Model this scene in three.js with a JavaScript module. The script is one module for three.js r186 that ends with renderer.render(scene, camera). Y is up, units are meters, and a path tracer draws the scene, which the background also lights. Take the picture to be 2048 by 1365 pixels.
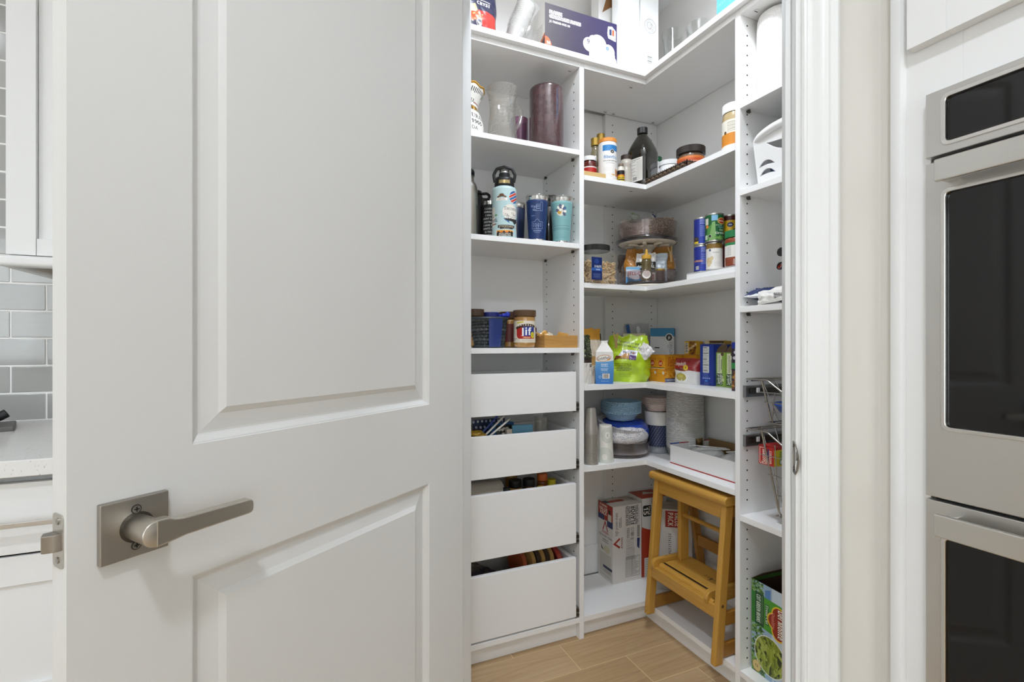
import * as THREE from 'three';
import { RoundedBoxGeometry } from 'three/addons/geometries/RoundedBoxGeometry.js';
import { mergeGeometries, toCreasedNormals } from 'three/addons/utils/BufferGeometryUtils.js';
import { RectAreaLightUniformsLib } from 'three/addons/lights/RectAreaLightUniformsLib.js';
import { ImprovedNoise } from 'three/addons/math/ImprovedNoise.js';

// ---------- camera, sky, lights, exposure ----------
const scene = new THREE.Scene();
const camera = new THREE.PerspectiveCamera(69.51, 2048 / 1365, 0.02, 60);
camera.position.set(0, 1.135, 0);
camera.rotation.y = THREE.MathUtils.degToRad(-23.646);
camera.setViewOffset(2048, 1365, 0, -4.2, 2048, 1365);
const renderer = new THREE.WebGLRenderer({ antialias: true });
renderer.toneMapping = THREE.LinearToneMapping;
renderer.toneMappingExposure = 1.18;
renderer.shadowMap.enabled = true;
renderer.shadowMap.type = THREE.PCFSoftShadowMap;
RectAreaLightUniformsLib.init();
scene.background = new THREE.Color(0.89, 0.95, 1.01);
scene.backgroundIntensity = 4.3;
const CAN_POWER = 3.6, PANTRY_POWER = 5.0;

// ---------- helpers ----------
let seed = 7;
const rnd = () => { seed = (seed * 1664525 + 1013904223) >>> 0; return seed / 4294967296; };
const rr = (a, b) => a + (b - a) * rnd();
const noise = new ImprovedNoise();
const used = {};
const numbered = (n) => { used[n] = (used[n] ?? -1) + 1; return used[n] ? n + '_' + String(used[n]).padStart(3, '0') : n; };
const std = (color, roughness = 0.5, o = {}) => new THREE.MeshStandardMaterial({ color, roughness, ...o });
const phy = (color, roughness, o = {}) => new THREE.MeshPhysicalMaterial({ color, roughness, ...o });
function thing(name, label, category, p = [0, 0, 0], turn = 0, group) {
  const o = new THREE.Group(); o.name = numbered(name); scene.add(o);
  o.position.set(...p); o.rotation.y = turn;
  o.userData = { label, category }; if (group) o.userData.group = group;
  return o;
}
function one(name, label, category, geo, m, p = [0, 0, 0], turn = 0, group) {
  const o = new THREE.Mesh(geo, m); o.name = numbered(name); scene.add(o); o.position.set(...p); o.rotation.y = turn;
  o.userData = { label, category }; if (group) o.userData.group = group;
  return o;
}
function part(name, geo, m, parent, p, label) {
  const o = new THREE.Mesh(geo, m); o.name = name; parent.add(o);
  if (p) o.position.set(...p);
  if (label) o.userData.label = label;
  return o;
}
function struct(name, geo, m, p) {
  const o = new THREE.Mesh(geo, m); o.name = name; scene.add(o); if (p) o.position.set(...p);
  o.userData.kind = 'structure'; return o;
}
const plain = (g) => { const q = g.index ? g.toNonIndexed() : g; for (const k of Object.keys(q.attributes)) if (!['position', 'normal', 'uv'].includes(k)) q.deleteAttribute(k); return q; };
const merge = (list) => mergeGeometries(list.map(plain));
// box by its limits, with a small bevel
function bb(x0, x1, y0, y1, z0, z1, r = 0.0012) {
  const w = x1 - x0, h = y1 - y0, d = z1 - z0;
  const g = r ? new RoundedBoxGeometry(w, h, d, 1, Math.min(r, w / 2.2, h / 2.2, d / 2.2)) : new THREE.BoxGeometry(w, h, d);
  g.translate((x0 + x1) / 2, (y0 + y1) / 2, (z0 + z1) / 2); return g;
}
const rb = (w, h, d, r = 0.0015, x = 0, y = 0, z = 0) => bb(x - w / 2, x + w / 2, y, y + h, z - d / 2, z + d / 2, r);
// uv in metres by the main direction of each face; along = axis the pattern's u runs along
function metricUV(g, along = 'x', s = 1, off = 0) {
  g = plain(g); const P = g.attributes.position, N = g.attributes.normal, uv = g.attributes.uv;
  for (let i = 0; i < P.count; i++) {
    const q = { x: P.getX(i), y: P.getY(i), z: P.getZ(i) }, n = { x: Math.abs(N.getX(i)), y: Math.abs(N.getY(i)), z: Math.abs(N.getZ(i)) };
    const main = n.x > n.y && n.x > n.z ? 'x' : n.y > n.z ? 'y' : 'z';
    const rest = ['x', 'y', 'z'].filter((a) => a !== main);
    const u = rest.includes(along) ? along : rest[0], v = rest.find((a) => a !== u);
    uv.setXY(i, q[u] * s + off, q[v] * s + off * 1.7);
  }
  return g;
}
const lathe = (pts, seg = 40) => new THREE.LatheGeometry(pts.map(([r, y]) => new THREE.Vector2(Math.max(r, 1e-5), y)), seg);
// rings of a rounded rectangle (exponent 2 = ellipse, larger = squarer): [half width, half depth, y, exponent]
function ringLoft(rings, seg = 40, caps = true) {
  const pos = [], uv = [], idx = [];
  rings.forEach(([rx, rz, y, e = 2], j) => {
    for (let i = 0; i <= seg; i++) {
      const t = (i / seg) * Math.PI * 2 + Math.PI / 2, c = Math.cos(t), s = Math.sin(t);
      pos.push(-rx * Math.sign(c) * Math.abs(c) ** (2 / e), y, rz * Math.sign(s) * Math.abs(s) ** (2 / e) * -1);
      uv.push(i / seg, j / (rings.length - 1));
    }
  });
  const n = seg + 1;
  for (let j = 0; j < rings.length - 1; j++) for (let i = 0; i < seg; i++) { const a = j * n + i, b = a + 1, c = a + n, d = c + 1; idx.push(a, b, c, b, d, c); }
  if (caps) for (const [j, f] of [[0, 1], [rings.length - 1, 0]]) {
    const c = pos.length / 3; pos.push(0, rings[j][2], 0); uv.push(0.5, 0.5);
    for (let i = 0; i < seg; i++) f ? idx.push(c, j * n + i + 1, j * n + i) : idx.push(c, j * n + i, j * n + i + 1);
  }
  const g = new THREE.BufferGeometry();
  g.setAttribute('position', new THREE.Float32BufferAttribute(pos, 3)); g.setAttribute('uv', new THREE.Float32BufferAttribute(uv, 2));
  g.setIndex(idx); g.computeVertexNormals(); return g;
}
const tube = (pts, r, seg = 24, rad = 8, closed = false) => new THREE.TubeGeometry(new THREE.CatmullRomCurve3(pts.map((p) => new THREE.Vector3(...p)), closed, 'catmullrom', 0.1), seg, r, rad, closed);
const cyl = (r0, r1, h, seg = 32, y = 0) => { const g = new THREE.CylinderGeometry(r1, r0, h, seg); g.translate(0, y + h / 2, 0); return g; };
// open wrap-around label; the middle of the print looks at +z, arc in radians
function sleeve(r0, r1, h, y = 0, arc = Math.PI * 2, seg = 40) {
  const g = new THREE.CylinderGeometry(r1, r0, h, seg, 1, true, -arc / 2, arc); g.translate(0, y + h / 2, 0); return g;
}
const canvas = (w, h, draw) => { const c = document.createElement('canvas'); c.width = w; c.height = h; const g = c.getContext('2d'); draw(g, w, h); const t = new THREE.CanvasTexture(c); t.colorSpace = THREE.SRGBColorSpace; t.wrapS = t.wrapT = THREE.RepeatWrapping; t.anisotropy = 8; return t; };
function txt(g, s, x, y, size, color, o = {}) {
  g.save(); g.translate(x, y); if (o.rot) g.rotate(o.rot); if (o.skew) g.transform(1, 0, o.skew, 1, 0, 0);
  g.font = (o.plain ? '' : 'bold ') + size + 'px ' + (o.font || 'sans-serif'); g.textAlign = o.align || 'center'; g.textBaseline = 'middle';
  if (o.wide) g.scale(o.wide, 1);
  if (o.line) { g.lineWidth = o.lw || size / 6; g.strokeStyle = o.line; g.lineJoin = 'round'; g.strokeText(s, 0, 0, o.max); }
  g.fillStyle = color; g.fillText(s, 0, 0, o.max); g.restore();
}
const fill = (g, c, x, y, w, h) => { g.fillStyle = c; g.fillRect(x, y, w, h); };
const oval = (g, c, x, y, rx, ry = rx, line, lw = 2) => { g.beginPath(); g.ellipse(x, y, rx, ry, 0, 0, 7); if (c) { g.fillStyle = c; g.fill(); } if (line) { g.strokeStyle = line; g.lineWidth = lw; g.stroke(); } };
const poly = (g, c, pts) => { g.beginPath(); pts.forEach(([x, y], i) => (i ? g.lineTo(x, y) : g.moveTo(x, y))); g.closePath(); g.fillStyle = c; g.fill(); };
function rows(g, c, x, y, w, n, gap, lw = 2) { for (let i = 0; i < n; i++) { let a = x; while (a < x + w) { const l = rr(4, 16); fill(g, c, a, y + i * gap, Math.min(l, x + w - a), lw); a += l + 4; } } }   // lines of fine print
function bars(g, x, y, w, h, c = '#222', bg = '#fff') { fill(g, bg, x - 3, y - 3, w + 6, h + 6); let a = x; while (a < x + w) { const l = rr(1, 4); fill(g, c, a, y, Math.min(l, x + w - a), h); a += l + rr(1, 4); } }   // a plain bar pattern
const printed = (w, h, draw, rough = 0.5, o = {}) => new THREE.MeshStandardMaterial({ map: canvas(w, h, draw), roughness: rough, ...o });

// cardboard box with slightly bulging faces; print laid out as left | front | right, top above front
function cartonGeo(w, h, d, bulge = 0.001) {
  const W = w + 2 * d, H = h + d, list = [];
  const face = (wf, hf, place, u0, v0, uw, vh) => {
    const g = plain(new THREE.PlaneGeometry(wf, hf, 4, 4)), P = g.attributes.position, U = g.attributes.uv;
    for (let i = 0; i < P.count; i++) { const a = P.getX(i) / wf * 2, b = P.getY(i) / hf * 2; P.setZ(i, bulge * (1 - a * a) * (1 - b * b)); U.setXY(i, (u0 + U.getX(i) * uw) / W, (v0 + U.getY(i) * vh) / H); }
    place(g); list.push(g);
  };
  face(w, h, (g) => g.translate(0, h / 2, d / 2), d, 0, w, h);
  face(d, h, (g) => { g.rotateY(-Math.PI / 2); g.translate(-w / 2, h / 2, 0); }, 0, 0, d, h);
  face(d, h, (g) => { g.rotateY(Math.PI / 2); g.translate(w / 2, h / 2, 0); }, d + w, 0, d, h);
  face(w, h, (g) => { g.rotateY(Math.PI); g.translate(0, h / 2, -d / 2); }, d, 0, w, h);
  face(w, d, (g) => { g.rotateX(-Math.PI / 2); g.translate(0, h, 0); }, d, h, w, d);
  bulge = 0; face(w, d, (g) => g.rotateX(Math.PI / 2), d, 0, w, 0.002);
  const g = mergeGeometries(list); g.computeVertexNormals(); return g;
}
function cartonMat(w, h, d, ppm, draw, rough = 0.55) {
  const W = Math.round((w + 2 * d) * ppm), H = Math.round((h + d) * ppm), a = d * ppm, b = w * ppm, c = h * ppm;
  return printed(W, H, (g) => draw(g, { L: [0, a, a, c], F: [a, a, b, c], R: [a + b, a, a, c], T: [a, 0, b, a] }, ppm), rough);
}
// soft bag: flat seal on top, full belly, wrinkles; front print over the whole front
function pouchGeo(w, h, d, o = {}) {
  const { nu = 26, nv = 30, sealTop = 0.12, sealBottom = 0, wr = 0.004, s = 1, pinch = 0, belly = 0.4, lean = 0, freq = 26, round = 0 } = o;
  const pos = [], uv = [], idx = [];
  for (const side of [1, -1]) for (let j = 0; j <= nv; j++) for (let i = 0; i <= nu; i++) {
    const u = i / nu, v = j / nv, a = 2 * u - 1;
    let t = 1; const k = sealTop, kb = sealBottom;
    if (v > 1 - k) t = 0.02; else { const q = v / (1 - k); t = q > belly ? Math.cos((q - belly) / (1 - belly) * Math.PI / 2) ** 0.8 : (kb ? Math.sin(Math.max(q, 0) / belly * Math.PI / 2) ** 0.6 : 0.82 + 0.18 * q / belly); }
    const edge = (1 - Math.abs(a) ** 2.6) ** 0.62;
    const pw = 1 - pinch * Math.max(0, v - 0.45) ** 1.3 * 2 + 0.03 * Math.sin(v * 9 + s);
    const rd = round ? 1 - round * Math.max(0, 1 - v / 0.22) ** 2 : 1; const n1 = noise.noise(u * 4 + s, v * 5, s * 3.1), n2 = noise.noise(u * freq * 0.35, v * freq * 0.5 + s * 2, side * 7 + s);
    const z = side * (d / 2) * Math.max(t, 0.015) * edge + (n1 * wr * 1.2 + n2 * wr) * (side > 0 ? 1 : 0.6) * (0.25 + 0.75 * t) * (edge > 0.05 ? 1 : 0.2) + lean * v * v;
    pos.push(a * w / 2 * pw * rd + (edge < 0.05 ? n1 * wr : 0), v * h + n1 * wr * (v > 0.9 ? 1.2 : 0), z); uv.push(side > 0 ? u : 1 - u, v);
  }
  const n = nu + 1, m = n * (nv + 1);
  for (let b = 0; b < 2; b++) for (let j = 0; j < nv; j++) for (let i = 0; i < nu; i++) { const p = b * m + j * n + i; b ? idx.push(p, p + n, p + 1, p + 1, p + n, p + n + 1) : idx.push(p, p + 1, p + n, p + 1, p + n + 1, p + n); }
  const g = new THREE.BufferGeometry();
  g.setAttribute('position', new THREE.Float32BufferAttribute(pos, 3)); g.setAttribute('uv', new THREE.Float32BufferAttribute(uv, 2)); g.setIndex(idx); g.computeVertexNormals(); return g;
}
const nth = (n) => n + (['th', 'st', 'nd', 'rd'][n % 10 < 4 && (n % 100 < 11 || n % 100 > 13) ? n % 10 : 0]);
function copyOf(o, p, turn = 0, label) { const c = o.clone(); c.name = numbered(o.name.replace(/_\d+$/, '')); scene.add(c); c.position.set(...p); c.rotation.y = turn; c.userData = { ...o.userData }; if (label) c.userData.label = label; return c; }

// ---------- shared materials ----------
const bumpTex = (w, h, f, amp, sx = 1, sy = 1) => canvas(w, h, (g) => { const d = g.createImageData(w, h); for (let i = 0; i < w * h; i++) { const x = i % w, y = (i / w) | 0; let v = 0; for (let k = 0, a = 1, q = f; k < 3; k++, a /= 2, q *= 2) v += a * noise.noise(x / w * q * sx, y / h * q * sy, k * 9.3); const c = 128 + amp * v; d.data.set([c, c, c, 255], i * 4); } g.putImageData(d, 0, 0); });
const orange = bumpTex(256, 256, 60, 60); orange.repeat.set(7, 7); orange.colorSpace = THREE.NoColorSpace;
const doorPaint = std('#dddcd9', 0.42, { bumpMap: orange, bumpScale: 0.0001 });
const trimPaint = std('#e8e8e6', 0.35);
const wallPaint = std('#d5d1c9', 0.7);
const pantryPaint = std('#f1eeea', 0.75);
const ceilPaint = std('#efeeec', 0.8);
const melamine = std('#f6f5f3', 0.38);
const cabPaint = std('#ebebea', 0.35);
const brushed = canvas(256, 256, (g, w, h) => { fill(g, '#808080', 0, 0, w, h); for (let i = 0; i < 900; i++) fill(g, `rgba(${rnd() > 0.5 ? 255 : 0},${rnd() > 0.5 ? 255 : 0},128,0.05)`, 0, rr(0, h), w, 1); }); brushed.colorSpace = THREE.NoColorSpace;
const steel = std('#d0ceca', 0.38, { metalness: 0.95, bumpMap: brushed, bumpScale: 0.00004 });
const nickel = std('#a7a29a', 0.33, { metalness: 1 });
const darkNickel = std('#5c5852', 0.4, { metalness: 0.9 });
const chrome = std('#d8d6d2', 0.16, { metalness: 1 });
const black = std('#151515', 0.45);
const blackGloss = phy('#131313', 0.25, { clearcoat: 0.6 });
const holeDark = std('#2b2823', 0.8);
const ovenGlass = std('#0a0909', 0.05);
const clearGlass = phy('#f4f5f4', 0.03, { transmission: 1, thickness: 0, ior: 1.5 });
const clearPlastic = phy('#eceae6', 0.12, { transmission: 0.9, thickness: 0, ior: 1.45 });
const smoke = phy('#ebe4e2', 0.06, { transmission: 0.96, thickness: 0, ior: 1.5 });
const whitePlastic = std('#eeedeb', 0.4);
const woodTex = (base, dark, light, w, h, n) => canvas(w, h, (g) => {
  fill(g, base, 0, 0, w, h);
  for (let i = 0; i < n; i++) { const y = rr(0, h), a = rr(0.03, 0.16); g.strokeStyle = rnd() > 0.45 ? dark : light; g.globalAlpha = a; g.lineWidth = rr(0.6, 3); g.beginPath(); const p = rr(0, 6), q = rr(1, 5), x0 = rr(-w, w * 0.6), x1 = x0 + rr(w * 0.3, w * 1.4); for (let x = x0; x <= x1; x += 12) { const yy = y + Math.sin(x / w * q + p) * h * 0.03; x === x0 ? g.moveTo(x, yy) : g.lineTo(x, yy); } g.stroke(); }
  g.globalAlpha = 1;
});
// ---------- the room ----------
// pantry floor and kitchen floor: wood-look porcelain planks, each a tile of its own
{
  const F = struct('floor', bb(-3.4, 1.9, -0.12, -0.0012, -2.1, 2.8, 0), std('#dcc294', 0.8));
  const mats = [['#b99a72', '#80633f', '#d6bd97'], ['#bc9e78', '#856a47', '#d9c09d'], ['#b3946c', '#7c6040', '#d1b892'], ['#bea077', '#8a6c48', '#dbc29c']].map(([b, d, l]) => std('#ffffff', 0.42, { map: woodTex(b, d, l, 768, 192, 260) }));
  const g = bb(-0.3033, 0.3033, -0.008, 0, -0.0744, 0.0744, 0.001), plankG = metricUV(g, 'x', 1 / 0.61, 0.5);
  for (let r = -2; r < 28; r++) {
    const zc = -1.5456 + r * 0.1521, x0 = 0.905 + 0.19 * r;
    for (let k = -12; k < 12; k++) {
      let xc = x0 + 0.3048 + (k - Math.round(r * 0.19 / 0.61)) * 0.61;
      if (xc < -3.6 || xc > 1.95) continue;
      const p = part('floor_plank', plankG, mats[Math.floor(rnd() * 4)], F, [xc, 0, zc]); if (rnd() > 0.5) p.rotation.y = Math.PI;
    }
  }
}
struct('ceiling', bb(-3.4, 1.9, 2.75, 2.87, -2.1, 2.8, 0), ceilPaint);
const wallBack = struct('wall_back', bb(-3.4, 1.8, 0, 2.75, -2.06, -1.945, 0), pantryPaint);           // behind the pantry shelves
struct('wall_right', bb(1.625, 1.8, 0, 2.75, -1.945, -0.6, 0), pantryPaint);
struct('wall_kitchen_right', merge([bb(0.918, 1.8, 0, 2.75, -0.6, -0.501, 0), bb(1.58, 1.8, 0, 2.75, -0.501, 2.72, 0), bb(0.918, 1.58, 0, 2.75, 0.45, 2.72, 0)]), wallPaint);
struct('wall_pantry_left', bb(0.215, 0.33, 0, 2.75, -1.945, -1.22, 0), wallPaint);
// kitchen walls behind and beside the camera
struct('wall_left', merge([bb(-3.4, -3.28, 0, 2.75, -1.945, 0.1, 0), bb(-3.4, -3.28, 0, 2.75, 2.1, 2.72, 0), bb(-3.4, -3.28, 0, 0.45, 0.1, 2.1, 0), bb(-3.4, -3.28, 2.3, 2.75, 0.1, 2.1, 0)]), wallPaint);
struct('wall_front', merge([bb(-3.28, -0.5, 0, 0.95, 2.6, 2.72, 0), bb(-3.28, 0.918, 2.2, 2.75, 2.6, 2.72, 0), bb(-3.28, -2.9, 0.95, 2.2, 2.6, 2.72, 0), bb(-1.2, -0.5, 0.95, 2.2, 2.6, 2.72, 0), bb(0.5, 0.918, 0, 2.2, 2.6, 2.72, 0), bb(-0.5, 0.5, 0, 0.45, 2.6, 2.72, 0)]), wallPaint);
{
  const t = new THREE.Group(); t.name = 'window_1'; scene.add(t); t.userData.kind = 'structure';
  part('window_frame', merge([bb(-2.9, -1.2, 0.95, 0.99, 2.58, 2.7), bb(-2.9, -1.2, 2.16, 2.2, 2.58, 2.7), bb(-2.9, -2.86, 0.99, 2.16, 2.58, 2.7), bb(-1.24, -1.2, 0.99, 2.16, 2.58, 2.7), bb(-2.07, -2.03, 0.99, 2.16, 2.6, 2.68)]), trimPaint, t);
  part('pane', bb(-2.86, -2.07, 0.99, 2.16, 2.655, 2.659, 0), clearGlass, t); part('pane', bb(-2.03, -1.24, 0.99, 2.16, 2.655, 2.659, 0), clearGlass, t);
  const b = thing('window_blind', 'white horizontal slat blind over the kitchen window', 'blind', [-2.05, 0.99, 2.555]);
  part('head_rail', bb(-0.84, 0.84, 1.16, 1.2, -0.025, 0.025), trimPaint, b);
  const sl = bb(-0.83, 0.83, -0.0012, 0.0012, -0.024, 0.024, 0);
  for (let i = 0; i < 25; i++) { const s = part('slat', sl, phy('#f2f2f0', 0.6, { transmission: 0.25, thickness: 0 }), b, [0, 0.03 + i * 0.045, 0]); s.rotation.x = 0.3; }
}
{
  const t = new THREE.Group(); t.name = 'window_2'; scene.add(t); t.userData.kind = 'structure';
  for (const g of [bb(-0.5, 0.5, 0.45, 0.49, 2.58, 2.7), bb(-0.5, 0.5, 2.16, 2.2, 2.58, 2.7), bb(-0.5, -0.46, 0.49, 2.16, 2.58, 2.7), bb(0.46, 0.5, 0.49, 2.16, 2.58, 2.7), bb(-0.02, 0.02, 0.49, 2.16, 2.6, 2.68)]) part('window_frame', g, trimPaint, t);
  part('pane', bb(-0.46, -0.02, 0.49, 2.16, 2.655, 2.659, 0), clearGlass, t); part('pane', bb(0.02, 0.46, 0.49, 2.16, 2.655, 2.659, 0), clearGlass, t);
}
{
  const t = new THREE.Group(); t.name = 'window_3'; scene.add(t); t.userData.kind = 'structure';
  for (const g of [bb(-3.38, -3.26, 0.45, 0.49, 0.1, 2.1), bb(-3.38, -3.26, 2.26, 2.3, 0.1, 2.1), bb(-3.38, -3.26, 0.49, 2.26, 0.1, 0.14), bb(-3.38, -3.26, 0.49, 2.26, 2.06, 2.1), bb(-3.36, -3.28, 0.49, 2.26, 1.08, 1.12)]) part('window_frame', g, trimPaint, t);
  part('pane', bb(-3.339, -3.335, 0.49, 2.26, 0.14, 1.08, 0), clearGlass, t); part('pane', bb(-3.339, -3.335, 0.49, 2.26, 1.12, 2.06, 0), clearGlass, t);
}
// diagonal pantry wall with the doorway; local x runs along the wall, local z looks into the kitchen
const diag = new THREE.Group(); diag.position.set(0.328, 0, -1.109); diag.rotation.y = -Math.PI / 4; diag.updateMatrixWorld();
const onDiag = (g) => { g.applyMatrix4(diag.matrixWorld); return g; };
struct('wall_diagonal', onDiag(merge([bb(-0.175, -0.02, 0, 2.75, -0.115, 0, 0), bb(0.727, 0.836, 0, 2.75, -0.115, 0, 0), bb(0.836, 0.95, 0, 2.75, -0.115, -0.06, 0), bb(-0.02, 0.727, 2.06, 2.75, -0.115, 0, 0)])), wallPaint);
const JR = 0.706;   // strike jamb face
struct('trim_1', onDiag(merge([bb(JR, JR + 0.0195, 0, 2.06, -0.115, 0.001), bb(JR - 0.0105, JR, 0, 2.04, -0.088, -0.046, 0.002)])), trimPaint);        // strike jamb with its stop
struct('trim_2', onDiag(merge([bb(-0.02, -0.0015, 0, 2.06, -0.115, 0.001), bb(-0.0015, 0.009, 0, 2.04, -0.088, -0.046, 0.002)])), trimPaint);          // hinge jamb
struct('trim_3', onDiag(merge([bb(-0.0015, JR, 2.04, 2.06, -0.115, 0.001), bb(0, JR, 2.03, 2.04, -0.088, -0.046, 0.002)])), trimPaint);                    // head jamb
const casingShape = () => { const s = new THREE.Shape(); s.moveTo(0, 0); s.lineTo(0, 0.008); s.lineTo(0.004, 0.011); s.lineTo(0.0075, 0.0115); s.lineTo(0.009, 0.0095); s.lineTo(0.013, 0.0095); s.bezierCurveTo(0.02, 0.0105, 0.026, 0.015, 0.034, 0.0155); s.lineTo(0.04, 0.0155); s.lineTo(0.043, 0.0175); s.lineTo(0.054, 0.0175); s.lineTo(0.0575, 0.0145); s.lineTo(0.0575, 0); s.closePath(); return s; };
function casing(len) { const g = new THREE.ExtrudeGeometry(casingShape(), { depth: len, bevelEnabled: false, curveSegments: 8 }); g.rotateX(-Math.PI / 2); return g; }   // x across, z = -(out) after the turn
{
  const right = casing(2.12); right.scale(1, 1, -1); right.index || 0; const idxFix = (g) => { const p = g.attributes.position; for (let i = 0; i < p.count; i += 3) { const a = [p.getX(i), p.getY(i), p.getZ(i)]; p.setXYZ(i, p.getX(i + 2), p.getY(i + 2), p.getZ(i + 2)); p.setXYZ(i + 2, ...a); } g.computeVertexNormals(); return g; };
  idxFix(right); right.translate(JR + 0.008, 0, 0.001); struct('trim_4', onDiag(right), trimPaint);
  const left = casing(2.12); left.rotateY(Math.PI); left.translate(-0.01, 0, 0.001); left.computeVertexNormals(); struct('trim_5', onDiag(left), trimPaint);
  struct('trim_6', onDiag(bb(-0.06, JR + 0.065, 2.068, 2.125, 0.0005, 0.016)), trimPaint);
}
{ // strike plate on the jamb
  const t = thing('strike_plate', 'satin nickel strike plate with curved lip on the door jamb', 'strike plate'); t.position.copy(diag.position); t.rotation.y = diag.rotation.y;
  const s = new THREE.Shape(); s.moveTo(-0.021, -0.027); s.lineTo(-0.004, -0.029); s.lineTo(0.003, -0.029); s.bezierCurveTo(0.014, -0.02, 0.014, 0.02, 0.003, 0.029); s.lineTo(-0.018, 0.029); s.quadraticCurveTo(-0.022, 0.028, -0.022, 0.024); s.lineTo(-0.022, -0.024); s.quadraticCurveTo(-0.022, -0.027, -0.018, -0.029);
  const hole = new THREE.Path(); hole.moveTo(-0.018, -0.013); hole.lineTo(-0.008, -0.013); hole.lineTo(-0.008, 0.013); hole.lineTo(-0.018, 0.013); s.holes.push(hole);
  const g = new THREE.ExtrudeGeometry(s, { depth: 0.0012, bevelEnabled: false, curveSegments: 10 }); const p = g.attributes.position;
  for (let i = 0; i < p.count; i++) { const a = p.getX(i); if (a > 0) p.setZ(i, p.getZ(i) - a * a * 45); }   // the lip bends round the jamb's edge
  g.computeVertexNormals(); g.rotateY(-Math.PI / 2);
  part('plate', g, nickel, t, [JR - 0.0006, 0.926, 0.0005]);
  part('latch_hole', bb(-0.001, 0.0006, -0.013, 0.013, -0.0182, -0.0078, 0), std('#cfcabd', 0.6), t, [JR, 0.926, 0.0]);
  const sc = new THREE.CylinderGeometry(0.0034, 0.0034, 0.0016, 14); sc.rotateZ(Math.PI / 2);
  for (const dy of [-0.021, 0.021]) part('screw', sc, darkNickel, t, [JR - 0.0012, 0.926 + dy, -0.013]);
}
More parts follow.
